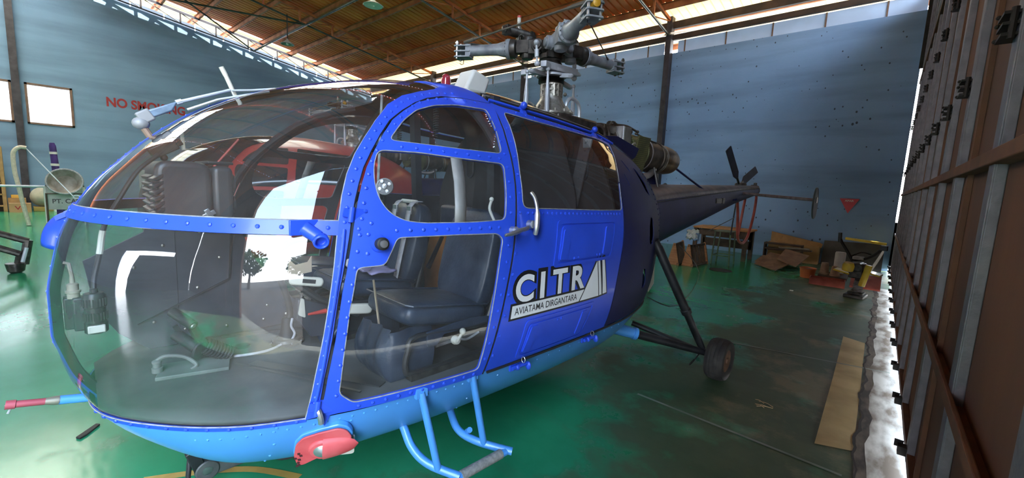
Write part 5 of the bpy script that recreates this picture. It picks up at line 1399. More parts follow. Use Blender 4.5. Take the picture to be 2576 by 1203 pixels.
# ================================================================ CABIN
MAT_LEATH = mat('dark_blue_leather', (0.020, 0.032, 0.058), 0.36, scale=10, col2=(0.042, 0.058, 0.088), bump=.12, bscale=60)
MAT_PANEL = mat('charcoal_panel', (0.030, 0.034, 0.045), 0.42, scale=5, col2=(0.055, 0.06, 0.075), detail=9)
MAT_BELT = mat('grey_webbing', (0.42, 0.41, 0.43), 0.7, var=.12, scale=30)
MAT_KNOB = mat('cream_handle', (0.60, 0.58, 0.50), 0.4, var=.06)
MAT_CONSOLE = mat('satin_grey_black_moulding', (0.035, 0.037, 0.040), 0.38, var=.15, scale=4)
MAT_PLY = mat('orange_plywood', (0.42, 0.17, 0.045), .6, scale=5, col2=(.52, .24, .08), stretch=(1, 6, 1))
# floor
mb = MB(); rows = []
for s in np.linspace(-2.82, -.40, 40):
    w_ = max(.02, hl(s, .668) - .02); rows.append([T(s, -w_ + 2 * w_ * k / 10, .662) for k in range(11)])
mb.grid(rows); ob = mb.build('cabin_floor', MAT_INTFLOOR, HELI); sm = ob.modifiers.new('solid', 'SOLIDIFY'); sm.thickness = .02; sm.offset = -1
mb = MB()
for a, b_, w_ in (((-2.30, .20), (-1.95, .78), .05), ((-2.36, .16), (-2.05, .78), .012)): mb.bar(T(a[0], a[1], .667), T(b_[0], b_[1], .667), w_, .006)
mb.bar(T(-2.33, -.26, .668), T(-1.85, -.12, .668), .03, .012)
mb.build('floor_strips', MAT_CONSOLE, HELI)
mb = MB(); mb.box(T(-2.50, .10, .670), (.16, .26, .016), (0, 0, -.25)); mb.build('floor_plate', mat('dusty_green_plate', (.10, .125, .11), .7, scale=6, col2=(.17, .19, .175)), HELI, bevel=.003)
mb = MB(); mb.lathe([(.035, 0), (.035, .008), (.028, .010), (0, .010)], T(-2.28, -.05, .664), (0, 0, 1), 20); mb.build('floor_cap', MAT_BLACK, HELI)
# rear bulkhead with pressed stiffeners
mb = MB(); poly = []
for f in np.linspace(fz(-.40, .66), pi - fz(-.40, .66), 40):
    p = hull0(-.40, f); poly.append((p.x * .985, min(p.z, 2.08)))
mb.prism(poly, T(-.40, 0, 0), (1, 0, 0), (0, 0, 1), .02); blk = mb.build('cabin_bulkhead', mat('grey_black_bulkhead', (0.045, 0.046, 0.05), 0.5, var=.3, scale=4), HELI, smooth=0)
for l_ in (-.5, -.25, .0, .25, .5, .68):
    mb = MB(); mb.tube([T(-.428, l_ + .045 * cos(a), 1.72 + (.075 if sin(a) > 0 else -.075) + .045 * sin(a)) for a in np.linspace(0, 2 * pi, 21)], .007, 6, cap=False); mb.build('pressed_oval', MAT_PANEL, blk)
mb = MB()
for l_ in (.20, .62): mb.bar(T(-.45, l_, 1.36), T(-.45, l_ + .10, 1.88), .085, .012, up=(0, 1, 0))
for l_ in (.20, .62):
    for k in range(9): mb.ball(T(-.458, l_ + .005 + .10 * k / 8, 1.38 + .48 * k / 8), .007, 6, 4)
mb.build('riveted_strap', mat('bare_riveted_alloy', (.24, .245, .25), .45, .5, var=.15, scale=12), blk)
mb = MB(); mb.box(T(-.46, .5, 1.36), (.9, .06, .03)); mb.box(T(-.44, .83, 1.30), (.12, .08, .22)); mb.build('equipment_shelf', MAT_PANEL, blk, bevel=.01)
# side trim walls below the rear windows so the cabin is dark
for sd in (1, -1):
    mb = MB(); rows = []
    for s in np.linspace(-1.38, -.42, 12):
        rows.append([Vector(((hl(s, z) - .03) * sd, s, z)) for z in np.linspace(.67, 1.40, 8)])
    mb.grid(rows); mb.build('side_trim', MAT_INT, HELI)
# seats
def seat(l0, l1, ds, label=None, harness=False):
    st = part_empty('pilot_seat', HELI)
    lc, w = (l0 + l1) / 2, l1 - l0
    def pad(name, c, sx, sy, sz, rx, puff=.5):
        mb = MB(); R_ = Euler((rx, 0, 0)).to_matrix(); N_ = 12; vs = []
        rows_ = []
        for i in range(N_ + 1):
            th = -pi / 2 + pi * i / N_; row = []
            for j in range(24):
                a = 2 * pi * j / 24
                def sg(v, e): return math.copysign(abs(v) ** e, v)
                x = sg(cos(th), .5) * sg(cos(a), .28) * sx / 2; y = sg(cos(th), .5) * sg(sin(a), .28) * sy / 2; z = sg(sin(th), .65) * sz / 2
                row.append(c + R_ @ Vector((x, y, z)))
            rows_.append(row + [row[0]])
        mb.grid(rows_); return mb.build(name, MAT_LEATH, st, smooth=60)
    pad('cushion', T(-1.62 + ds, lc, .925), w, .50, .125, radians(-8))
    cu = MB(); R_ = Euler((radians(-8), 0, 0)).to_matrix(); c = T(-1.62 + ds, lc, .925)
    for z in (.05,): cu.tube([c + R_ @ Vector((w * .5 * sgx, .25 * sgy, z)) * .985 for sgx, sgy in ((-1, -.9), (-.9, -1), (.9, -1), (1, -.9), (1, .9), (.9, 1), (-.9, 1), (-1, .9), (-1, -.9))], .005, 6)
    cu.build('piping', MAT_LEATH, st)
    pad('backrest', T(-1.345 + ds, lc, 1.14), w, .12, .56, radians(-14))
    mb = MB()
    for x in (l0 + .015, l1 - .015):
        mb.tube(smooth_curve([T(-1.40 + ds, x, .69), T(-1.80 + ds, x, .69), T(-1.86 + ds, x, .72), T(-1.85 + ds, x, .80), T(-1.80 + ds, x, .86), T(-1.45 + ds, x, .84), T(-1.36 + ds, x, .9), T(-1.27 + ds, x, 1.3)], 4), .013, 8)
    mb.bar(T(-1.40 + ds, l0, .69), T(-1.40 + ds, l1, .69), .03, .03); mb.build('seat_frame', MAT_BLACK, st)
    mb = MB(); mb.bar(T(-1.40 + ds, l1 - .02, .675), T(-1.84 + ds, l1 - .02, .675), .05, .03); mb.build('slide_rail', MAT_GREASE, st)
    if harness:
        for x in (.17, .335):
            mb = MB(); pts = [T(-1.31 + ds, l0 + x, 1.425), T(-1.385 + ds, l0 + x, 1.40), T(-1.425 + ds, l0 + x, 1.22), T(-1.475 + ds, l0 + x + (-.02 if x < .2 else 0), 1.0), T(-1.52 + ds, l0 + x, .98 if x < .2 else .80)]
            rows = [[p + Vector((-.024, 0, 0)), p + Vector((.024, 0, 0))] for p in smooth_curve(pts, 5)]
            mb.grid(rows); ob_ = mb.build('harness_strap', MAT_BELT, st); sm_ = ob_.modifiers.new('solid', 'SOLIDIFY'); sm_.thickness = .004
            mb = MB(); mb.box(pts[1] + Vector((0, -.006, -.03)), (.05, .012, .05)); mb.box(pts[2] + Vector((0, -.012, 0)), (.056, .014, .04)); mb.build('buckle', MAT_CHROME, st, bevel=.003)
        mb = MB(); mb.tube([T(-1.34 + ds, l0 + .17, 1.42), T(-1.34 + ds, l0 + .335, 1.42)], .012, 8); mb.build('strap_bar', MAT_WHITE, st)
    return st
sp_ = seat(.43, .83, 0)
seat(-.22, .18, -.02, harness=True)
seat(-.74, -.34, -.03)
# port seat extras: gathered leather pocket, adjuster knob, side bracket
mb = MB(); rows = []
for i in range(9):
    t = i / 8; z = .665 + .225 * t; bulge = .035 * sin(pi * min(1, t * 1.05)) ** .7 + .02 * (1 - t)
    row = []
    for j in range(41):
        a = j / 40; fold = .008 * sin(a * 38 + t * 3) * (t ** .7) + .004 * sin(a * 17 - 5 * t)
        if a < .25: p = T(-1.70 - .22 * (a / .25), .50, z)
        elif a < .75: p = T(-1.90 - bulge - .0 , .50 + .27 * (a - .25) / .5, z); 
        else: p = T(-1.92 + .22 * (a - .75) / .25 + bulge * (a - 1) * -1.2, .775 + bulge * .5, z)
        d = Vector((0, -1, 0)) if .25 <= a < .75 else Vector((1 if a >= .75 else -1, 0, 0))
        row.append(p + d * fold)
    rows.append(row)
mb.grid(rows); mb.build('seat_pocket', MAT_LEATH, sp_, smooth=70)
mb = MB(); mb.lathe([(.02, 0), (.022, .012), (.016, .03), (0, .034)], T(-1.60, .825, .80), (1, 0, 0), 14); mb.tube([T(-1.60, .85, .80), T(-1.585, .87, .845)], .007, 8); mb.ball(T(-1.585, .87, .85), .016, 10, 7); mb.build('adjuster_knob', MAT_KNOB, sp_)
mb = MB(); mb.prism([(-.26, .0), (.0, .02), (.16, .0), (.18, -.06), (.15, -.075), (.13, -.03), (-.16, -.03), (-.20, -.075), (-.25, -.07)], T(-1.50, .815, .87), (0, 1, 0), (0, 0, 1), .012); mb.build('seat_bracket', MAT_LEATH, sp_, bevel=.003)
mb = MB(); mb.tube(smooth_curve([T(-1.56, .80, .79), T(-1.50, .80, .77), T(-1.42, .80, .79)], 4), .006, 6); mb.tube(smooth_curve([T(-1.83, .74, .70), T(-1.78, .74, .75), T(-1.72, .74, .74), T(-1.68, .74, .71)], 5), .005, 6); mb.tube([T(-1.66, .76, .76), T(-1.5, .76, .765)], .007, 6); mb.build('seat_cable', MAT_SEAL, sp_)
mb = MB(); mb.tube([T(-1.87, .60, .86), T(-1.90, .60, 1.09)], .0055, 6); mb.build('thin_rod', mat('pale_cane', (.55, .45, .33), .5), HELI)
# plywood board, black tube and rear clutter behind the seats
mb = MB(); mb.prism(rounded([(-.42, .70), (-.03, .70), (-.03, 1.16), (-.2, 1.20), (-.42, 1.1)], .05), T(-.96, 0, 0), (1, 0, 0), (0, 0, 1), .02)
brd = mb.build('plywood_board', MAT_PLY, None, bevel=.004)
brd.parent = HELI
mb = MB(); mb.tube([T(-.99, -.28, .90), T(-.98, -.12, 1.16)], .018, 8); mb.build('black_pipe', MAT_BLACK, HELI)
mb = MB(); mb.box(T(-.70, 0, .82), (1.5, .42, .30)); mb.box(T(-.50, 0, 1.1), (1.5, .12, .5)); mb.build('rear_bench', MAT_LEATH, HELI, bevel=.03, seg=3)
# centre pedestal
mb = MB(); mb.prism([(-2.62, .665), (-1.84, .668), (-2.03, .91), (-2.15, 1.07), (-2.20, 1.2), (-2.25, 1.335), (-2.55, 1.335), (-2.56, 1.0)], T(0, -.285, 0), (0, 1, 0), (0, 0, 1), -.20)
mb.prism([(-2.62, .665), (-2.50, .665), (-2.50, 1.335), (-2.60, 1.335), (-2.62, 1.25), (-2.83, 1.13), (-2.80, .90), (-2.73, .77)], T(0, -.28, 0), (0, 1, 0), (0, 0, 1), -.006)
ped = mb.build('instrument_pedestal', MAT_PANEL, HELI, smooth=0, bevel=.004)
mb = MB(); rn = random.Random(2)
for s, z in ((-2.55, 1.18), (-2.40, 1.24), (-2.48, .74), (-2.30, .72), (-2.12, .72), (-2.60, .80), (-2.42, .95), (-2.20, .95), (-2.10, .80), (-2.66, 1.08), (-2.72, .98), (-2.32, 1.10), (-2.0, .73)): mb.ball(T(s, -.278, z), .008, 7, 5)
mb.build('panel_screws', MAT_GEAR, ped)
mb = MB(); mb.bar(T(-2.66, -.274, .80), T(-2.28, -.274, .98), .008, .006); mb.bar(T(-2.28, -.274, .98), T(-2.26, -.274, 1.30), .008, .006); mb.build('panel_joint', MAT_RUBBER, ped)
# instrument housing with louvres
con = part_empty('instrument_housing', HELI)
def rbox(name, s0, s1, l0, l1, z0, z1, m_, r=.05):
    mb = MB(); poly = rounded([(s0, z0), (s1, z0), (s1, z1), (s0, z1)], r, 6)
    mb.prism([(y, z) for y, z in poly], T(0, l1, 0), (0, 1, 0), (0, 0, 1), -(l1 - l0)) 
    return mb.build(name, m_, con, bevel=.025, seg=4)
rbox('body', -2.60, -2.40, -.30, .07, 1.33, 1.588, MAT_CONSOLE, .055)
rbox('rear_cover', -2.398, -2.315, -.30, .06, 1.33, 1.575, MAT_CONSOLE, .03)
mb = MB()
for k in range(6): mb.box(T(-2.607, -.09, 1.375 + .028 * k), (.26, .022, .014), (.5, 0, 0))
for k in range(6): mb.box(T(-2.592, .065, 1.375 + .028 * k), (.03, .05, .014), (.5, 0, .5))
mb.build('louvres', MAT_CONSOLE, con, bevel=.002)
mb = MB(); mb.box(T(-2.42, .085, 1.36), (.012, .05, .02), (.5, 0, 0)); mb.box(T(-2.42, .088, 1.36), (.012, .02, .05), (.5, 0, 0)); mb.build('latch', MAT_CHROME, con, bevel=.002)
mb = MB(); mb.box(T(-2.36, -.11, 1.59), (.30, .10, .012)); mb.build('glare_visor', MAT_BLACK, con, bevel=.003)
for i_, (l_, z_) in enumerate(((-.22, 1.50), (-.11, 1.50), (.0, 1.50), (-.22, 1.40), (-.11, 1.40), (.0, 1.40))):
    mb = MB(); mb.lathe([(.042, 0), (.042, .012), (.036, .014), (.034, .006), (0, .006)], T(-2.318, l_, z_), (0, 1, 0), 20); mb.build('dial', MAT_BLACK, con)
# wiper supply hose, nose lamp and bracket
mb = MB(); hp = smooth_curve([T(-2.58, .06, 1.61), T(-2.65, .08, 1.54), T(-2.71, .08, 1.43), T(-2.76, .08, 1.32), T(-2.78, .08, 1.21), T(-2.80, .09, 1.12), T(-2.805, .11, 1.06)], 6)
mb.tube(hp, .0085, 9); mb.build('rubber_hose', MAT_BLACK, wmot)
mb = MB(); mb.tube(hp[19:25], .0105, 9); mb.build('hose_sleeve', MAT_WHITE, wmot)
cl = part_empty('nose_spotlight', HELI)
mb = MB(); mb.lathe([(.030, 0), (.034, .004), (.034, .04), (.031, .042), (.031, .10), (.034, .102), (.034, .145), (.028, .155), (.012, .157), (.012, .17)], T(-2.805, .14, .915), (0, 0, 1), 22)
for k in range(22):
    a = 2 * pi * k / 22
    for z in (.05, .105): mb.box(T(-2.805 + .034 * cos(a), .14 + .034 * sin(a), .915 + z + .016), (.004, .004, .03))
mb.build('lamp_body', MAT_BLACK, cl)
mb = MB(); mb.box(T(-2.805, .172, .935), (.012, .05, .03)); mb.build('lamp_label', MAT_WHITE, cl, bevel=.004)
mb = MB(); mb.box(T(-2.845, .09, .985), (.05, .04, .13)); mb.box(T(-2.875, .06, .985), (.05, .03, .125)); mb.box(T(-2.82, .115, 1.0), (.03, .05, .05)); mb.build('bracket', MAT_CONSOLE, cl, bevel=.006)
mb = MB(); mb.lathe([(.018, 0), (.018, .02), (.022, .022), (.022, .03), (.017, .032), (.017, .055), (.008, .06), (.006, .09)], T(-2.86, .08, 1.045), (0, 0, 1), 14); mb.tube([T(-2.86, .08, 1.13), T(-2.865, .08, 1.18), T(-2.88, .08, 1.185)], .006, 6); mb.build('cable_gland', mat('beige_fitting', (.34, .31, .25), .5, var=.15), cl)
# rudder pedals: two black tubes with pale ends, coiled bellows
pd = part_empty('rudder_pedals', HELI)
for s_, z_, r_ in ((-2.52, .875, .022), (-2.51, .765, .026)):
    mb = MB(); d = Vector((.75, .5, -.45)).normalized(); c = T(s_, .03, z_); mb.tube([c - d * .075, c + d * .045], r_, 16); mb.tube([c + d * .045, c + d * .05], r_ * 1.02, 16); mb.build('pedal', MAT_BLACK, pd)
    mb = MB(); mb.lathe([(r_ * .62, 0), (r_ * .5, .004), (0, .005)], c + d * .05, d, 14); mb.build('pedal_end', MAT_CHROME if z_ > .8 else MAT_GEAR, pd)
mb = MB(); mb.prism(rounded([(-.03, -.055), (.03, -.055), (.03, .03), (-.03, .03)], .028, 5), T(-2.475, .075, .74), (.55, -.83, 0), (.3, .2, 1), .012); mb.build('pedal_link', MAT_CONSOLE, pd, bevel=.003)
mb = MB(); mb.bar(T(-2.50, .02, .85), T(-2.43, .0, .68), .04, .03); mb.bar(T(-2.55, -.02, .84), T(-2.47, -.02, .68), .025, .02); mb.build('pedal_arm', MAT_BLACK, pd)
mb = MB()
for k in range(9):
    a0 = k / 8; c = T(-2.45 + .085 * a0, .03 + .035 * a0, .685 + .055 * (1 - a0))
    mb.tube([c + Vector((.055 * cos(a) * (1 - .2 * a0) , .02 * sin(a), .028 * sin(a) * 1.0)) for a in np.linspace(0, 2 * pi, 17)], .006, 6, cap=False)
mb.build('bellows', MAT_BLACK, pd)
mb = MB(); mb.tube(smooth_curve([T(-2.40, .06, .675), T(-2.30, .10, .674), T(-2.2, .10, .672), T(-2.12, .06, .676)], 5), .007, 8); mb.build('pedal_cable', MAT_BELT, pd)
mb = MB(); mb.lathe([(.020, 0), (.020, .02), (.015, .022), (.015, .04), (.018, .042), (.018, .05), (.01, .055)], T(-2.63, .08, .678), (0, 0, 1), 12); mb.tube(smooth_curve([T(-2.63, .08, .73), T(-2.60, .09, .745), T(-2.54, .10, .73), T(-2.50, .12, .69), T(-2.52, .13, .675)], 5), .008, 8); mb.build('floor_plug', mat('dusty_plug', (.13, .14, .13), .6, var=.15), HELI)
# cyclic stick
cy = part_empty('cyclic_stick', HELI)
mb = MB(); mb.lathe([(.082, .664), (.082, .674), (.070, .676), (.066, .690), (.05, .695), (.045, .69)], T(-2.09, .02, 0), (0, 0, 1), 30)
for k in range(8): mb.ball(T(-2.09 + .075 * cos(k * pi / 4), .02 + .075 * sin(k * pi / 4), .676), .006, 6, 4)
mb.build('base_ring', MAT_BLACK, cy)
mb = MB(); mb.lathe([(.048, .69), (.036, .72), (.030, .75), (.027, .79), (.022, .80)], T(-2.088, .02, 0), (0, 0, 1), 16); mb.build('rubber_boot', MAT_RUBBER, cy)
cp = smooth_curve([T(-2.085, .02, .78), T(-2.073, .02, .82), T(-2.08, .02, .88), T(-2.10, .02, .96), T(-2.125, .02, 1.03), T(-2.14, .02, 1.10), T(-2.12, .02, 1.16), T(-2.07, .02, 1.20), T(-2.02, .02, 1.215), T(-1.95, .02, 1.22)], 6)
mb = MB(); mb.tube(cp, .0165, 12); mb.build('stick_tube', MAT_BLACK, cy)
mb = MB(); mb.tube([cp[-4], T(-1.90, .02, 1.22)], .024, 12); mb.build('grip', MAT_RUBBER, cy)
mb = MB(); mb.ball(T(-1.885, .03, 1.225), .034, 12, 8, (1, .8, 1.1)); mb.build('grip_knob', MAT_KNOB, cy)
mb = MB(); mb.tube(smooth_curve([T(-2.072, .05, .80), T(-2.08, .055, .76), T(-2.066, .06, .72), T(-2.08, .065, .69)], 5), .006, 6); mb.build('stick_wire', MAT_BELT, cy)
# collective levers, throttle quadrant and cream handles
cv = part_empty('collective_lever', HELI)
mb = MB(); mb.prism(rounded([(-.10, -.022), (.05, -.024), (.06, .0), (.05, .024), (-.10, .02)], .02), T(-2.03, .20, 1.025), (.25, .95, -.16), (0, .16, 1), .03); mb.build('lever_handle', MAT_KNOB, cv, bevel=.008)
mb = MB(); mb.box(T(-2.045, .218, 1.03), (.02, .06, .02), (-.16, 0, -.25)); mb.build('lever_window', MAT_BLACK, cv)
mb = MB(); mb.prism(rounded([(-.07, -.024), (.05, -.026), (.06, .0), (.05, .026), (-.07, .024)], .02), T(-1.84, .34, .885), (.2, .97, -.1), (0, .1, 1), .035); mb.build('lever_handle', MAT_KNOB, cv, bevel=.008)
mb = MB(); mb.tube([T(-2.13, .14, 1.05), T(-2.0, .20, .93), T(-1.8, .25, .82)], .018, 10); mb.build('lever_tube', MAT_BLACK, cv)
mb = MB(); mb.prism([(-2.08, .93), (-1.88, .86), (-1.86, .70), (-2.02, .72), (-2.09, .83)], T(0, .17, 0), (0, 1, 0), (0, 0, 1), -.05); mb.build('quadrant', MAT_PANEL, cv, bevel=.004)
mb = MB(); mb.prism(rounded([(-2.085, .85), (-2.05, .83), (-2.055, .93), (-2.07, .935)], .01), T(0, .178, 0), (0, 1, 0), (0, 0, 1), -.01); mb.build('quadrant_plate', MAT_KNOB, cv)
mb = MB(); mb.tube([T(-2.045, .20, .853), T(-1.955, .20, .855)], [.006, .013], 8); mb.build('fuel_lever', MAT_RED, cv)
mb = MB()
for k in range(9): mb.box(T(-2.15 + .022 * k, -.0, 1.09 - .026 * k), (.05, .018, .02), (.85, 0, 0))
mb.build('switch_row', MAT_GEAR, HELI, bevel=.002)
mb = MB(); mb.prism([(-2.10, 1.03), (-1.98, 1.045), (-1.98, 1.13), (-2.0, 1.10), (-2.06, 1.09), (-2.09, 1.12)], T(0, .08, 0), (0, 1, 0), (0, 0, 1), -.006); mb.build('map_card', mat('pale_card', (.55, .44, .33), .7, var=.05), HELI)
mb = MB(); rows = [[T(-1.98 + .12 * i / 5 , .16 - .12 + .2 * j / 6, .70 + .13 * i / 5 + .02 * sin(j)) for j in range(7)] for i in range(6)]; mb.grid(rows); ob = mb.build('gaiter', MAT_LEATH, HELI); sm = ob.modifiers.new('solid', 'SOLIDIFY'); sm.thickness = .02
# fan behind the door window, coiled cords, standing tubes
fn = part_empty('cabin_fan', HELI)
mb = MB(); mb.lathe([(.040, 0), (.042, .004), (.040, .012), (.034, .014), (.030, .010), (0, .012)], T(-1.79, .50, 1.515), (.75, -.6, .15), 24); mb.build('fan_face', MAT_BELT, fn)
mb = MB(); mb.lathe([(.014, .012), (.012, .02), (0, .022)], T(-1.79, .50, 1.515), (.75, -.6, .15), 14)
for k in range(4): mb.lathe([(.010, .012), (.008, .016), (0, .017)], T(-1.79, .50, 1.515) + Vector((.6 * .026 * cos(k * pi / 2 + .5), .75 * .026 * cos(k * pi / 2 + .5), .026 * sin(k * pi / 2 + .5))), (.75, -.6, .15), 10)
mb.build('fan_knobs', MAT_CHROME, fn)
mb = MB(); mb.tube([T(-1.78, .48, 1.47), T(-1.77, .46, 1.42), T(-1.75, .44, 1.38)], .008, 8); mb.build('fan_arm', MAT_BLACK, fn)
mb = MB(); mb.tube([T(-1.70, .30, 1.98), T(-1.72, .30, 1.5), T(-1.69, .30, 1.25)], .007, 8); mb.build('standing_tube', MAT_SEAL, HELI)
for l_, s_ in ((.20, -1.29), (-.20, -1.30)):
    mb = MB(); mb.tube([T(s_ + .014 * cos(t), l_ + .014 * sin(t), 2.0 - .0022 * t) for t in np.linspace(0, 26 * pi, 210)], .0035, 5); mb.build('coiled_cord', MAT_RUBBER, HELI)
mb = MB(); mb.tube([hull(-1.31, f, -.03) for f in np.linspace(.2, pi - .2, 24)], .025, 8); mb.build('roof_hoop', MAT_INT, HELI)
for l_ in (-.30, .52):
    mb = MB(); mb.bar(T(-1.05, l_, .70), T(-1.12, l_, 2.05), .06, .05); mb.build('cabin_pillar', MAT_INT, HELI)
mb = MB(); mb.prism(rounded([(-.30, .70), (.90, .70), (.85, 1.5), (.70, 1.9), (-.05, 1.95), (-.12, 1.3)], .08), T(-.70, 0, 0), (1, 0, 0), (0, 0, 1), .015); mb.build('quilted_partition', MAT_INT, HELI)
# loose lavender headset and cloth left on the middle seat
hs = thing('headset', 'lavender headset lying on the dark blue middle cockpit seat', 'headset', (0, 0, 0))
wm = Matrix.Translation((MX, MY, 0)) @ Matrix.Rotation(radians(-2.9), 4, 'Z')
hs.matrix_world = wm @ Matrix.Translation(T(-1.72, .08, 1.035))
MAT_LAV = mat('lavender_cloth', (.30, .27, .45), .6, var=.2, scale=12)
mb = MB(); mb.tube([Vector((.055 * cos(a), .02 * cos(a), .012 + .06 * sin(a))) for a in np.linspace(0, pi, 17)], .012, 8, flat=.7); mb.build('headband', MAT_LAV, hs)
for sx in (-1, 1): mb = MB(); mb.lathe([(.028, -.012), (.032, 0), (.028, .012), (0, .014)], Vector((.055 * sx, .02 * sx, .022)), (sx, .3, 0), 14); mb.build('ear_cup', MAT_BELT if sx < 0 else MAT_LAV, hs)
ct = MB(); rows = [[Vector((-.10 + .2 * i / 7, -.08 + .16 * j / 7, .006 + .006 * sin(i * 1.7) * cos(j * 1.3))) for j in range(8)] for i in range(8)]
ct.grid(rows); ct = ct.build('folded_cloth', MAT_LAV, None); sm = ct.modifiers.new('solid', 'SOLIDIFY'); sm.thickness = .01
tag(ct, 'crumpled lavender cloth on the middle cockpit seat cushion', 'cloth')
ct.matrix_world = wm @ Matrix.Translation(T(-1.60, .06, 1.0))

# ================================================================ SECOND HELICOPTER AND HANGAR CLUTTER
MAT_RPAINT = mat('red_paint', (.42, .035, .03), .3, var=.12, scale=3, coat=.4)
MAT_DARKWIN = mat('dark_cabin_window', (.018, .02, .024), .08, var=.3, scale=3, coat=.5)
H2 = thing('helicopter', 'red helicopter standing behind the blue one, seen through its bubble glass', 'helicopter', (-7.3, 3.85, 0), radians(-2))
mb = MB(); rows = [[hull(s, f) for f in np.linspace(-pi / 2, 3 * pi / 2, 61)] for s in [_s(u) for u in np.linspace(_u(-2.93), _u(1.2), 60)]]
mb.grid(rows); n_ = len(mb.v); mb.f.append(tuple(range(n_ - 61, n_ - 1)))
mb.build('body', MAT_RPAINT, H2)
for sd in (1, -1):
    w1 = dense(BT + FPup + [(-1.375, radians(78)), (-1.36, ROOF)] + [(s, ROOF) for s in (-1.5, -1.7, -1.9, -2.1, -2.3, -2.5, -2.6, -2.7, -2.75, -2.8)])
    patch('upper_windshield', w1, [], MAT_DARKWIN, H2, .004, .004, sd)
    patch('lower_windshield', dense(lo_), [], MAT_DARKWIN, H2, .004, .004, sd)
    for W in holes: patch('door_window', dense(W), [], MAT_DARKWIN, H2, .004, .004, sd)
    patch('rear_window', dense(rwin), [], MAT_DARKWIN, H2, .004, .004, sd)
    gl2 = part_empty('main_gear', H2)
    wheel(gl2, T(.88, 1.285 * sd, .172), .176, .145)
    mb = MB(); mb.tube([T(.34, .88 * sd, 1.17), T(.80, 1.165 * sd, .25)], .034, 12); mb.tube([T(.20, .66 * sd, .42), T(.82, 1.20 * sd, .215), T(.88, 1.29 * sd, .172)], .032, 10); mb.build('leg', MAT_GEARBLK, gl2)
mb = MB(); rows = [[boom(s, f) for f in np.linspace(0, 2 * pi, 25)] for s in np.linspace(1.05, 6.25, 24)]; mb.grid(rows); mb.build('tail_boom', MAT_NAVY, H2)
ng2 = part_empty('nose_gear', H2); wheel(ng2, T(-2.08, 0, .145), .15, .11)
mb = MB(); mb.tube([T(-2.05, 0, .15), T(-1.95, 0, .36)], .045, 12); mb.build('nose_leg', MAT_GEARBLK, ng2)
mb = MB(); mb.tube([T(-2.40, -.1, 1.82), T(-2.42, -.1, 2.22)], .022, 10); mb.build('blade_antenna', MAT_WHITE, H2)
mb = MB(); mb.tube([T(-2.62, .93, 1.15), T(-2.0, 1.02, 1.98)], .014, 8); mb.build('red_brace', MAT_RED, H2)
for src, nm in ((rotor, 'rotor_head'), (eng, 'turbine_engine')):
    c_ = src.copy(); COL.objects.link(c_); c_.parent = H2; c_.name = nm
    for ch in src.children:
        d_ = ch.copy(); COL.objects.link(d_); d_.parent = c_

# ---- painted NO SMOKING on the left wall
MAT_SIGNRED = mat('red_sign_paint', (.30, .02, .02), .6, var=.15, scale=12)
vs, fs = text_mesh('NO SMOKING', 1.0, .035)
x0, x1 = min(v[0] for v in vs), max(v[0] for v in vs); y0, y1 = min(v[1] for v in vs), max(v[1] for v in vs)
mb = MB(); mb.add([(XL + .004, 2.02 + (x - x0) / (x1 - x0) * 2.32, 3.745 + (y - y0) / (y1 - y0) * .345) for x, y in vs], fs)
tag(mb.build('wall_lettering', MAT_SIGNRED, smooth=0, fix=False), 'red NO SMOKING lettering painted on the blue left wall', 'lettering')
# ---- red triangle sign on the back wall
sg = thing('warning_sign', 'small red downward-pointing triangle sign on the back wall', 'sign', (-.625, YB - .012, 1.45))
mb = MB(); mb.prism([(-.185, .145), (.185, .145), (.0, -.20)], (0, 0, 0), (1, 0, 0), (0, 0, 1), -.010); mb.build('plate', mat('sign_red', (.55, .06, .08), .5, var=.05), sg)
vs, fs = text_mesh('APAR', 1.0, .02); x0, x1 = min(v[0] for v in vs), max(v[0] for v in vs); y0, y1 = min(v[1] for v in vs), max(v[1] for v in vs)
mb = MB(); mb.add([(-.085 + (x - x0) / (x1 - x0) * .17, -.0015, .072 + (y - y0) / (y1 - y0) * .042) for x, y in vs], fs); mb.build('sign_lettering', MAT_WHITE, sg, smooth=0, fix=False)
# ---- pendant lamps
MAT_SHADE = mat('grey_enamel_shade', (.30, .30, .28), .4, .2, var=.1)
def pendant(loc, top, label, r=.22):
    t_ = thing('pendant_lamp', label, 'lamp', loc, group='lamps under the roof')
    mb = MB(); mb.tube([(0, 0, .1), (0, 0, top - loc[2])], .018, 8); mb.build('stem', MAT_IRON, t_)
    mb = MB(); mb.lathe([(.03, .16), (.05, .12), (.08, .08), (r, -.02), (r - .01, -.03), (.07, .06)], (0, 0, 0), (0, 0, 1), 24); mb.build('lamp_shade', MAT_SHADE, t_)
    mb = MB(); mb.ball((0, 0, .0), .05, 12, 8); mb.build('bulb', MAT_WHITE, t_)
    return t_
pendant((-16.2, 6.22, 6.08), zroof(6.22) - .55, 'conical pendant lamp on a long stem by the far left truss')
l2 = pendant((-10.75, 6.30, 6.12), zroof(6.3) - .60, 'shallow round lamp hanging lower in front of the middle truss', .26)
mb = MB(); mb.lathe([(.24, -.022), (.24, -.030), (0, -.032)], (0, 0, 0), (0, 0, 1), 24); mb.build('lens', mat('milky_lens', (.75, .76, .70), .4), l2)

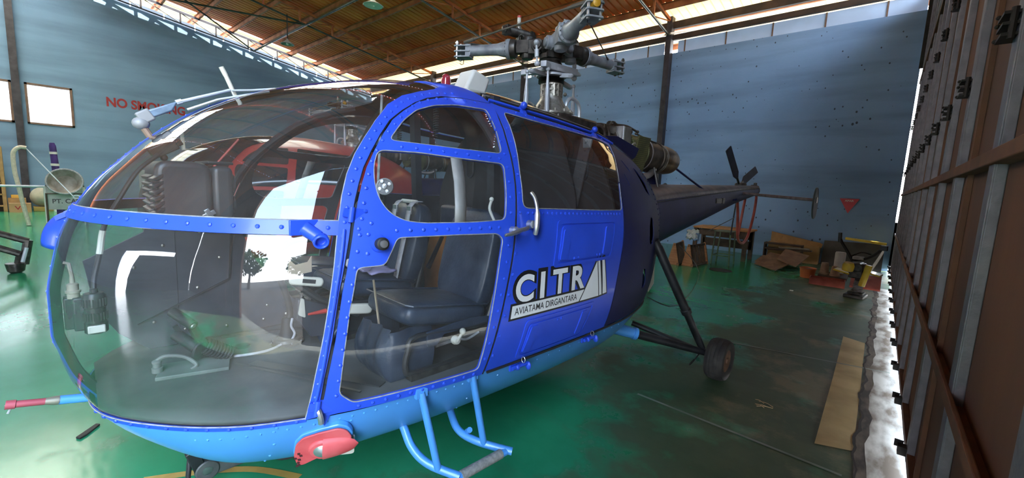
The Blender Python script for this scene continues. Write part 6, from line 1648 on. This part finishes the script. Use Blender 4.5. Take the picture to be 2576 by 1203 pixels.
# ---- right rear corner
MAT_WOOD = mat('orange_raw_wood', (.30, .12, .05), .7, scale=4, col2=(.44, .20, .09), stretch=(1, 1, 6))
MAT_WOODD = mat('dark_old_wood', (.045, .028, .02), .8, scale=6, col2=(.10, .065, .045))
MAT_CARD = mat('brown_cardboard', (.17, .095, .055), .85, scale=5, col2=(.26, .155, .09))
MAT_CARDL = mat('light_cardboard', (.38, .22, .09), .8, var=.15, scale=5)
MAT_GSTEEL = mat('green_painted_steel', (.07, .10, .06), .6, .2, scale=8, col2=(.13, .16, .10))
def a_stand(loc, rz, label, w=.25, h=.47, dep=.75):
    t_ = thing('wooden_stand', label, 'stand', loc, rz, 'wooden A-shaped stands under the tail')
    for y in (0, dep):
        mb = MB(); mb.prism([(-w / 2, 0), (w / 2, 0), (.02, h), (-.02, h)], (0, y, 0), (1, 0, 0), (0, 0, 1), -.02); mb.build('end_board', MAT_WOOD, t_, smooth=0)
    mb = MB()
    for z in (.03, h - .04): mb.bar((0 if z > .1 else w / 2 - .03, 0, z), (0 if z > .1 else w / 2 - .03, dep, z), .03, .04)
    mb.build('rail', MAT_WOODD, t_, smooth=0)
    for k in range(5):
        mb = MB(); y = dep * (k + .7) / 5.6; mb.bar((w / 2 - .03, y, .03), (.01, y, h - .03), .05, .015, up=(0, 1, 0)); mb.build('slat', MAT_WOODD, t_, smooth=0)
a_stand((-3.29, 9.10, 0), .12, 'wooden A-shaped stand under the tail, the one further from the bench')
a_stand((-3.02, 9.20, 0), -.12, 'wooden A-shaped stand under the tail, the one nearer the bench')
wb = thing('workbench', 'old workbench with an orange plywood top against the back wall', 'workbench', (-2.9, 11.35, 0))
mb = MB(); mb.box((0, 0, .725), (1.28, .75, .04)); mb.build('bench_top', MAT_PLY, wb, bevel=.004)
for x in (-.58, .55):
    for y in (-.32, .32): mb = MB(); mb.box((x, y, .352), (.09, .07, .705)); mb.build('leg', MAT_WOODD, wb, smooth=0)
mb = MB(); mb.box((0, .3, .58), (1.15, .03, .22)); mb.box((0, .3, .33), (1.15, .03, .2)); mb.box((0, -.3, .62), (1.1, .03, .14)); mb.build('side_board', MAT_WOODD, wb, smooth=0)
mb = MB(); mb.prism([(-.30, -.1), (.40, -.16), (.52, .12), (-.2, .2)], (-.2, 0, .746), (1, 0, 0), (0, 1, .02), .012); tag_o = mb.build('plywood_offcut', MAT_CARDL)
tag_o.location = (-2.9, 11.35, .004); tag(tag_o, 'thin orange offcut lying on top of the workbench', 'board')
ms = thing('metal_trestle', 'narrow green metal trestle standing in front of the workbench', 'trestle', (-2.61, 10.25, 0))
for x in (-.14, .16):
    for y in (-.2, .2): mb = MB(); mb.tube([(x * 1.25, y, 0), (x, y, .74)], .016, 8); mb.build('leg', MAT_GSTEEL, ms)
mb = MB(); mb.box((.01, 0, .745), (.36, .46, .02)); mb.build('top', MAT_GSTEEL, ms)
mb = MB(); mb.tube([(-.17, -.2, .2), (.19, -.2, .2)], .012, 8); mb.tube([(-.17, .2, .2), (.19, .2, .2)], .012, 8); mb.tube([(-.17, -.2, .2), (-.17, .2, .2)], .012, 8); mb.build('stretcher', MAT_GSTEEL, ms)
mb = MB(); rn = random.Random(8); rows = []
for i in range(7):
    rows.append([Vector((-.12 + .26 * j / 7 , -.06 + .03 * sin(i * 2 + j), .05 + .22 * i / 6 + .02 * sin(j * 2.3 + i))) * 1.0 for j in range(8)])
mb.grid(rows); ob = mb.build('rag', mat('white_and_blue_rag', (.55, .56, .55), .8, scale=6, col2=(.12, .22, .36), lo=.5, hi=.55)); ob.location = (-3.05, 9.5, .50); sm = ob.modifiers.new('solid', 'SOLIDIFY'); sm.thickness = .02
tag(ob, 'white and blue rag draped over the wooden stands', 'rag')
# cardboard and boards
def sheet(name, label, cat, pts, m_, th=.015, group=None):
    """a stiff board from four corner points"""
    P_ = [Vector(p) for p in pts]; n__ = (P_[1] - P_[0]).cross(P_[3] - P_[0]).normalized() * th
    mb = MB(); mb.add(P_ + [p + n__ for p in P_], [(3, 2, 1, 0), (4, 5, 6, 7), (0, 1, 5, 4), (1, 2, 6, 5), (2, 3, 7, 6), (3, 0, 4, 7)])
    return tag(mb.build(name, m_, smooth=0), label, cat, group)
GC = 'flattened cardboard and boards in the corner'
sheet('cardboard_sheet', 'large flattened brown cardboard sheet lying lowest at the front of the heap', 'cardboard', [(-2.05, 10.75, .02), (-1.55, 10.18, .02), (-1.22, 11.2, .20), (-1.88, 11.45, .24)], MAT_CARD, .02, GC)
sheet('cardboard_sheet', 'reddish cardboard flap leaning over the right of the large sheet', 'cardboard', [(-1.62, 10.7, .20), (-1.25, 10.55, .10), (-1.12, 11.4, .27), (-1.6, 11.5, .36)], MAT_CARD, .02, GC)
sheet('cardboard_sheet', 'grey brown cardboard piece peeping out at the left end of the heap', 'cardboard', [(-2.12, 11.1, .03), (-1.85, 10.95, .05), (-1.75, 11.8, .12), (-2.1, 11.86, .10)], MAT_CARD, .02, GC)
sheet('wooden_plank', 'long dark plank on top of the cardboard heap', 'plank', [(-2.0, 11.62, .30), (-1.95, 11.50, .30), (-1.1, 11.50, .36), (-1.1, 11.62, .36)], MAT_WOODD, .03, GC)
sheet('wooden_plank', 'pale edged plank lying across the cardboard heap', 'plank', [(-1.75, 11.56, .375), (-1.7, 11.46, .375), (-1.15, 11.50, .40), (-1.15, 11.60, .40)], mat('pale_plank', (.22, .19, .15), .8, var=.2), .025, GC)
rk = thing('low_shelf', 'low dark shelf with pale shelf edges behind the cardboard heap', 'shelf', (-1.72, 12.02, 0))
for z in (.30, .42): mb = MB(); mb.box((0, 0, z), (.74, .26, .03)); mb.build('shelf_board', mat('pale_shelf_edge', (.16, .145, .115), .8, var=.2) if z < .4 else MAT_WOODD, rk, smooth=0)
for x in (-.38, .38): mb = MB(); mb.box((x, 0, .22), (.03, .26, .44)); mb.build('side', MAT_WOODD, rk, smooth=0)
bx = thing('cardboard_box', 'open light brown cardboard box with its long flap up behind the heap', 'box', (-1.58, 12.50, 0))
mb = MB(); mb.prism([(-.50, .0), (.55, 0), (.55, .50), (.05, .58), (-.50, .68)], (0, 0, 0), (1, 0, 0), (0, 0, 1), -.03); mb.build('rear_side', MAT_CARDL, bx, smooth=0)
mb = MB(); mb.box((.02, -.14, .22), (1.05, .20, .44)); mb.build('body', MAT_CARDL, bx, smooth=0)
mb = MB(); mb.prism([(-.30, .44), (.58, .40), (.60, .50), (-.20, .60)], (0, -.25, 0), (1, 0, 0), (0, .15, 1), -.012); mb.build('flap', MAT_CARDL, bx, smooth=0)
sheet('grey_panel', 'wide dark grey panel leaning on the back wall behind the yellow machine', 'panel', [(-.98, 12.35, 0), (.12, 12.35, 0), (.12, 12.62, .60), (-.98, 12.62, .56)], mat('dark_grey_board', (.055, .053, .052), .8, var=.3, scale=3), .02)
bk = thing('bucket', 'orange plastic bucket full of dirt on the floor by the heap', 'bucket', (-.98, 10.05, 0))
mb = MB(); mb.lathe([(.10, 0), (.115, .005), (.135, .18), (.145, .185), (.145, .20), (.128, .195), (.11, .02)], (0, 0, 0), (0, 0, 1), 24); mb.build('body', mat('orange_plastic', (.52, .14, .045), .5, var=.12), bk)
mb = MB(); mb.lathe([(.122, .15), (.08, .18), (.0, .20)], (0, 0, 0), (0, 0, 1), 18); mb.build('dirt', mat('dry_dirt', (.10, .065, .045), .9, var=.4, scale=20), bk)
MAT_POT = mat('dusty_clay_pot', (.22, .13, .085), .85, scale=8, col2=(.32, .22, .15))
def pot(loc, h, r, label, m_=MAT_POT, tilt=0.0):
    t_ = thing('flower_pot', label, 'pot', loc, group='pots beside the yellow machine'); t_.rotation_euler = (tilt, tilt * .3, 0)
    mb = MB(); mb.lathe([(r, 0), (r * 1.02, .02), (r * .80, h * .85), (r * .74, h), (0, h * 1.005)], (0, 0, 0), (0, 0, 1), 20); mb.build('body', m_, t_)
    mb = MB(); mb.lathe([(r, 0), (r * 1.12, .004), (r * 1.12, .035), (r, .04)], (0, 0, 0), (0, 0, 1), 20); mb.build('rim', m_, t_)
    return t_
sheet('pallet_board', 'dark low boards the pots stand on', 'board', [(-.80, 9.86, .06), (-.36, 9.86, .06), (-.36, 10.5, .06), (-.80, 10.5, .06)], MAT_WOODD, .05)
pot((-.72, 10.05, .112), .23, .075, 'upturned dusty clay pot between the bucket and the yellow machine')
pot((-.55, 9.98, .112), .19, .075, 'smaller upturned clay pot close to the yellow machine')
wbk = thing('plastic_tub', 'pale pinkish plastic tub upside down behind the pots', 'tub', (-.52, 10.3, .112))
mb = MB(); mb.lathe([(.085, 0), (.085, .42), (.075, .44), (0, .445)], (0, 0, 0), (0, 0, 1), 20); mb.build('body', mat('pale_plastic', (.42, .38, .36), .5, var=.1), wbk)
mb = MB(); mb.lathe([(.09, 0), (.09, .03), (.086, .035)], (0, 0, 0), (0, 0, 1), 20); mb.build('rim', MAT_CARD, wbk)
MAT_RBOX = mat('rusty_red_tray', (.22, .03, .02), .6, scale=6, col2=(.36, .08, .05))
rt_ = thing('red_tray', 'long rusty red tray on the floor in front of the pots', 'tray', (-.62, 9.52, 0), .04)
mb = MB(); mb.box((0, 0, .01), (.52, .30, .02)); mb.build('base', MAT_RBOX, rt_, smooth=0)
for s_ in (-1, 1): mb = MB(); mb.box((0, .145 * s_, .06), (.52, .012, .12)); mb.build('side', MAT_RBOX, rt_, smooth=0); mb = MB(); mb.box((.255 * s_, 0, .06), (.012, .28, .12)); mb.build('side', MAT_RBOX, rt_, smooth=0)
# yellow tamping rammer
MAT_YM = mat('machine_yellow', (.62, .40, .02), .4, scale=8, col2=(.72, .50, .05), coat=.2)
rm = thing('tamping_rammer', 'yellow and black tamping rammer standing beside the door', 'machine', (-.18, 8.72, 0))
rm.rotation_euler = (0, 0, -.15)
mb = MB(); mb.box((.0, 0, .03), (.26, .34, .05)); mb.box((0, .05, .07), (.2, .22, .05)); mb.build('foot_plate', MAT_GREASE, rm, bevel=.012)
mb = MB(); mb.lathe([(.055, .09)] + [(.055 + .016 * (k % 2), .10 + .014 * k) for k in range(15)] + [(.055, .32)], (0, 0, 0), (.1, 0, 1), 18); mb.build('bellows', mat('grey_bellows', (.18, .17, .19), .6, var=.3, scale=20), rm)
mb = MB(); mb.box((-.02, 0, .44), (.18, .24, .24)); mb.lathe([(.07, -.14), (.07, .14)], (0, 0, .50), (0, 1, 0), 16); mb.build('engine', MAT_GREASE, rm, bevel=.015)
mb = MB(); mb.lathe([(.03, 0), (.075, .02), (.08, .10), (.06, .15), (0, .155)], (-.12, -.15, .42), (.1, -.15, 1), 18); mb.build('fuel_tank', MAT_YM, rm)
mb = MB(); mb.tube([(.08, -.14, .22), (.14, -.14, .56)], .045, 14); mb.build('air_cleaner', MAT_YM, rm)
mb = MB(); mb.box((-.2, -.02, .40), (.22, .26, .025), (0, .18, 0)); mb.build('guard', MAT_YM, rm, bevel=.008)
mb = MB(); mb.box((.2, .02, .42), (.16, .26, .025), (0, .2, 0)); mb.build('guard', MAT_YM, rm, bevel=.008)
mb = MB(); mb.tube(smooth_curve([(-.10, 0, .58), (-.18, 0, .72), (-.27, 0, .86), (-.30, 0, .92)], 4), .022, 10); mb.tube(smooth_curve([(-.08, 0, .60), (.05, .0, .64), (.16, 0, .72), (.26, 0, .86)], 4), .022, 10); mb.tube(smooth_curve([(-.12, 0, .66), (.0, -.02, .74), (.12, 0, .72)], 4), .014, 8); mb.build('handle_frame', MAT_IRON, rm)
mb = MB(); mb.tube([(-.30, 0, .86), (-.31, 0, 1.02)], .026, 10); mb.build('grip', MAT_BLACK, rm)
mb = MB(); mb.box((.26, 0, .84), (.09, .06, .08)); mb.build('throttle_box', MAT_BLACK, rm, bevel=.008)
mb = MB(); mb.box((-.03, 0, .64), (.14, .12, .05)); mb.build('engine_cover', MAT_SEAL, rm, bevel=.01)
mb = MB(); mb.tube([(-.07, .3, .04), (-.05, .16, .5)], .014, 8); mb.build('prop', MAT_IRON, rm)
sheet('yellow_beam', 'yellow painted beam resting level behind the rammer against the wall', 'beam', [(-.58, 12.28, .66), (.14, 12.26, .61), (.14, 12.38, .61), (-.58, 12.40, .66)], MAT_YM, .05)
sheet('red_board', 'dark red board on the floor behind the rammer by the door', 'board', [(-.30, 9.6, .01), (.12, 9.6, .01), (.12, 10.0, .20), (-.30, 10.0, .16)], MAT_RBOX, .03)
mb = MB(); mb.lathe([(.21, 0), (.22, .004), (.21, .012), (0, .014)], (-2.38, 9.32, 0.0), (0, 0, 1), 28); tag(mb.build('round_lid', MAT_GREASE), 'flat black round lid on the floor before the workbench', 'lid')
tw = thing('dry_twigs', 'few dry pale twigs lying on the open floor', 'twigs', (-.51, 3.51, .004)); rn = random.Random(4)
for k in range(6):
    a = rn.uniform(-.6, .7); L_ = rn.uniform(.06, .12); o_ = (rn.uniform(-.04, .04), rn.uniform(-.05, .05))
    mb = MB(); mb.tube(smooth_curve([(o_[0] - L_ / 2 * cos(a), o_[1] - L_ / 2 * sin(a), .003), (o_[0], o_[1] + .008, .008), (o_[0] + L_ / 2 * cos(a), o_[1] + L_ / 2 * sin(a), .003)], 3), .0024, 5); mb.build('twig', mat('dry_straw', (.34, .25, .13), .8) if k == 0 else bpy.data.materials['dry_straw'], tw)
mb = MB(); mb.box((-1.0, 8.34, .008), (.05, .03, .016)); tag(mb.build('white_scrap', MAT_WHITE, bevel=.004), 'tiny white scrap lying on the bare floor', 'scrap')
# ---- floor near the nose
mb = MB(); mb.add([(-3.30, .075, .002), (-3.405, .165, .002), (-3.385, .18, .002), (-3.30, .12, .002), (-3.275, .09, .002), (-3.30, .075, .012), (-3.405, .165, .012), (-3.385, .18, .012), (-3.30, .12, .012), (-3.275, .09, .012)], [(4, 3, 2, 1, 0), (5, 6, 7, 8, 9), (0, 1, 6, 5), (1, 2, 7, 6), (2, 3, 8, 7), (3, 4, 9, 8), (4, 0, 5, 9)])
tag(mb.build('rubber_strip', MAT_RUBBER), 'short black rubber strip on the green floor ahead of the nose', 'strip')
mb = MB(); a0 = [Vector((-2.62, .27, .003)), Vector((-2.52, .44, .003)), Vector((-2.42, .58, .003)), Vector((-2.30, .70, .003)), Vector((-2.1, .82, .003))]
c0 = smooth_curve(a0, 5); rows = []
for i, p in enumerate(c0):
    d = (c0[min(i + 1, len(c0) - 1)] - c0[max(i - 1, 0)]).normalized(); nn = Vector((-d.y, d.x, 0)); rows.append([p - nn * .022, p + nn * .022])
mb.grid(rows); o = mb.build('floor_marking', mat('ochre_line', (.46, .30, .07), .55, var=.2, scale=6), smooth=0); struct(o)

# ---- left side of the hangar
st = thing('sign_stand', 'white metal stand with a lettered board under the canvas basket', 'stand', (-15.8, .55, 0))
for y in (-.33, .35): mb = MB(); mb.tube([(0, y, 0), (0, y, .99)], .03, 8); mb.build('leg', MAT_FENCE, st)
mb = MB(); mb.box((-.01, .02, .70), (.03, .72, .58)); mb.build('board', mat('grey_white_board', (.40, .41, .40), .6, var=.12), st)
vs, fs = text_mesh('PT. CAB', 1.0, .02); x0, x1 = min(v[0] for v in vs), max(v[0] for v in vs); y0, y1 = min(v[1] for v in vs), max(v[1] for v in vs)
mb = MB(); mb.add([(.0075, -.22 + (x - x0) / (x1 - x0) * .50, .565 + (y - y0) / (y1 - y0) * .115) for x, y in vs], fs); mb.build('board_lettering', MAT_BLACK, st, smooth=0, fix=False)
mb = MB(); mb.tube([(0, -.33, .985), (0, -1.9, .99)], .028, 8); mb.build('cross_bar', MAT_STEEL, st)
bs = thing('canvas_basket', 'round grey canvas basket tipped on its side above the lettered board', 'basket', (-15.50, .57, 1.12))
ax_ = Vector((1, -.15, .35)).normalized()
mb = MB(); mb.lathe([(.0, -.24), (.26, -.22), (.31, -.05), (.325, .05), (.315, .06), (.29, .02), (.2, -.12), (.0, -.16)], (0, 0, 0), ax_, 28); mb.build('canvas', mat('dirty_canvas', (.20, .18, .15), .9, scale=5, col2=(.36, .34, .31), bump=.4, bscale=9), bs)
mb = MB(); u_ = ax_.orthogonal().normalized(); v_ = ax_.cross(u_); mb.tube([ax_ * .05 + (u_ * cos(a) + v_ * sin(a)) * .322 for a in np.linspace(0, 2 * pi, 33)], .022, 6, cap=False); mb.build('rim', MAT_SEAL, bs)
mb = MB(); mb.tube([(-.12, -.34, -1.12), (-.12, -.34, -.30), (-.12, .34, -.30), (-.12, .34, -1.12)], .022, 8); mb.tube([(-.16, -.34, -.10), (-.16, .34, -.10)], .02, 8); mb.build('cradle', MAT_WOODD, bs)
pp = thing('wrapped_blade', 'upright purple wrapped blade with white bands behind the basket', 'blade', (-16.3, .46, 0))
mb = MB(); mb.tube([(0, .02, 0), (0, .0, 1.2), (0, -.03, 2.02), (0, -.035, 2.10)], [.085, .085, .075, .05], 14, flat=.7); mb.build('wrapping', mat('purple_cloth', (.045, .02, .13), .7, var=.2, scale=10), pp)
for z in (1.54, 1.84): mb = MB(); mb.tube([(0, -.013 - .012 * (z > 1.6), z - .03), (0, -.014 - .012 * (z > 1.6), z + .03)], .092 if z < 1.6 else .084, 14, flat=.75); mb.build('band', MAT_WHITE, pp)
hp_ = thing('bent_hose', 'cream bent hose standing hooked over left of the sign stand', 'hose', (-15.9, 0, 0))
mb = MB(); mb.tube(smooth_curve([(0, -.02, 1.92), (0, -.12, 1.93), (0, -.21, 1.85), (0, -.245, 1.70), (0, -.24, 1.3), (0, -.20, .95), (0, -.17, .62), (0, -.1, .02)], 5), .042, 9); mb.build('hose_body', mat('cream_wrap', (.55, .50, .40), .8, var=.12, scale=20), hp_)
mb = MB(); mb.tube([(0, -.02, 1.90), (.95, .66, .80)], .012, 6); mb.tube([(.96, .72 + .055 * cos(a), .775 + .04 * sin(a)) for a in np.linspace(0, 2 * pi, 17)], .012, 6, cap=False); mb.build('strap', mat('pale_blue_strap', (.45, .52, .60), .6), hp_)
ds = thing('tow_dolly', 'black tubular tow dolly frame on the shiny floor at the left edge', 'dolly', (-9.1, -.2, 0))
mb = MB(); mb.tube([(-.02, -.9, .95), (0, .12, .44)], .045, 10); mb.tube([(.0, -.95, .80), (.02, .03, .27)], .045, 10); mb.build('tube', MAT_GREASE, ds)
mb = MB(); mb.tube([(0, .12, .46), (0, .06, .12)], .05, 10); mb.tube([(.02, .03, .27), (0, .0, .13)], .035, 8); mb.build('fork', MAT_GREASE, ds)
mb = MB(); mb.tube([(.06, .10, .36), (.06, .05, .16)], .022, 8); mb.build('pin', MAT_STEEL, ds)
mb = MB(); mb.lathe([(.05, 0), (.085, .03), (.1, .13), (.1, .14), (0, .145)], (0, -.02, 0), (0, 0, 1), 18); mb.build('foot', MAT_GREASE, ds)
mb = MB(); mb.tube([(0, -.92, .0), (0, -.92, .96)], .04, 8); mb.build('post', MAT_GREASE, ds)
sh = thing('storage_rack', 'tall wooden rack of shelves at the far left by the wall', 'rack', (-20.9, -1.2, 0))
for y in (-.62, .62): mb = MB(); mb.box((0, y, 1.0), (.4, .08, 2.05)); mb.build('upright', MAT_CARDL, sh, smooth=0)
for k in range(6): mb = MB(); mb.box((0, 0, .18 + .36 * k), (.4, 1.2, .04)); mb.build('shelf', MAT_CARDL, sh, smooth=0)
mb = MB(); mb.box((-.19, 0, 1.0), (.02, 1.2, 2.0)); mb.build('back_panel', MAT_WOODD, sh, smooth=0)
rn = random.Random(12)
cols_ = [('#8a2f2a', 'dull red'), ('#4b4f52', 'dark grey'), ('#a9793e', 'tan'), ('#2f4a74', 'blue'), ('#c9c3b0', 'cream')]
for k in range(5):
    c_, nm_ = cols_[k]; mb = MB(); mb.box((-20.88, -.90, .20 + .36 * k + .11), (.26, .3, .2)); mb2 = mb.build('carton', mat('carton_' + nm_.replace(' ', '_'), c_, .7), bevel=.008)
    tag(mb2, '%s carton on the %s shelf of the far left rack' % (nm_, ['lowest', 'second lowest', 'third', 'fourth', 'fifth'][k]), 'carton', 'cartons on the far left rack')
cb = thing('cardboard_box', 'cardboard box with red scribble on the floor by the left wall', 'box', (-20.55, -.27, 0))
mb = MB(); mb.box((0, 0, .14), (.36, .46, .28)); mb.build('body', mat('tan_cardboard', (.40, .23, .11), .8, var=.1), cb, smooth=0)
vs, fs = text_mesh('Vit', 1.0, .02); x0, x1 = min(v[0] for v in vs), max(v[0] for v in vs); y0, y1 = min(v[1] for v in vs), max(v[1] for v in vs)
mb = MB(); mb.add([(.183, -.12 + (x - x0) / (x1 - x0) * .25, .08 + (y - y0) / (y1 - y0) * .12) for x, y in vs], fs); mb.build('red_scribble', MAT_SIGNRED, cb, smooth=0, fix=False)
mb = MB(); mb.box((-20.98, -.33, .21), (.34, .38, .42)); tag(mb.build('cardboard_box', MAT_CARDL, smooth=0), 'taller plain cardboard box behind the scribbled box', 'box')
mb = MB(); mb.box((-20.98, -.36, .471), (.18, .18, .10)); tag(mb.build('orange_case', MAT_AMBER, bevel=.01), 'small orange case on top of the taller cardboard box', 'case')
mb = MB(); mb.ball((0, 0, 0), .30, 18, 10, (1, .95, 1.05)); ob = mb.build('sack', mat('beige_sack', (.40, .36, .27), .8, var=.12, scale=6)); ob.location = (-20.9, .22, .465); tag(ob, 'beige domed sack on a yellow crate by the left wall', 'sack')
mb = MB(); mb.box((-20.9, .24, .075), (.5, .48, .15)); tag(mb.build('crate', mat('dull_mustard', (.30, .21, .05), .6, var=.15), bevel=.01), 'low yellow crate beneath the beige sack', 'crate')
for i_, (y, c_, lb) in enumerate(((.50, MAT_WHITE, 'small white tin right of the yellow crate'), (.63, MAT_POT, 'small brown tin right of the white tin'))):
    mb = MB(); mb.lathe([(.06, 0), (.06, .15), (.055, .155), (0, .156)], (-20.6, y, 0), (0, 0, 1), 16); tag(mb.build('tin', c_), lb, 'tin')
# a truck cab and grey cases seen low through the nose glass
tk = thing('parked_truck', 'pale grey truck parked by the left wall, seen through the nose glass', 'truck', (-17.6, 3.3, 0))
mb = MB(); mb.box((0, 0, .95), (1.7, 1.9, 1.1)); mb.build('cab', mat('pale_truck_grey', (.30, .31, .31), .5, var=.1), tk, bevel=.08, seg=3)
mb = MB(); mb.box((.86, 0, 1.18), (.03, 1.5, .46)); mb.build('windscreen', MAT_DARKWIN, tk, bevel=.02)
mb = MB(); mb.box((.88, 0, .62), (.05, 1.5, .22)); mb.build('grille', MAT_BLACK, tk, bevel=.01)
for y in (-.7, .7): mb = MB(); mb.lathe([(.1, 0), (.1, .04), (0, .05)], (.86, y, .66), (1, 0, 0), 16); mb.build('headlamp', MAT_CHROME, tk); wheel(tk, Vector((.4, y * 1.2, .3)), .30, .2, (0, 1, 0))
for y in (-.7, .7): wheel(tk, Vector((-.55, y * 1.2, .3)), .30, .2, (0, 1, 0))

# ---- trees on the apron outside the open door (they show up only as reflections in the perspex)
MAT_BARK = mat('tree_bark', (.14, .10, .07), .9, var=.3, scale=12)
MAT_TREE = mat('tree_foliage', (.02, .06, .008), .7, scale=3, col2=(.08, .15, .025))
for i_, (x, y, h, lb) in enumerate(((10.5, -6.8, 4.6, 'broad green tree outside the open door, second from the shed'), (7.0, -11.2, 5.4, 'taller green tree outside the open door, nearest the shed'), (14.5, -4.6, 4.6, 'low bushy green tree outside the open door, third from the shed'), (19, -1.0, 5.2, 'green tree outside the open door, furthest along the apron'))):
    t_ = thing('tree', lb, 'tree', (x, y, 0)); rn = random.Random(20 + i_)
    mb = MB(); mb.tube([(0, 0, 0), (.1, .05, h * .3), (0, .1, h * .6)], [.22, .16, .09], 10); mb.build('trunk', MAT_BARK, t_)
    mb = MB()
    for k in range(900):
        a, b_ = rn.uniform(0, 2 * pi), math.acos(rn.uniform(-1, 1)); r_ = h * .36 * (.55 + .45 * rn.random() ** .5) * (1 + .25 * sin(3 * a) * sin(2 * b_))
        c = Vector((r_ * sin(b_) * cos(a), r_ * sin(b_) * sin(a), h * .66 + .85 * r_ * cos(b_))); q = Euler((rn.uniform(0, 3), rn.uniform(0, 3), rn.uniform(0, 3))).to_matrix(); w_ = .26
        mb.add([c + q @ Vector(v) * w_ for v in ((-1, 0, 0), (0, -.5, .1), (1, 0, 0), (0, .5, .1))], [(0, 1, 2, 3)])
    mb.build('foliage', MAT_TREE, t_, smooth=0, fix=False)
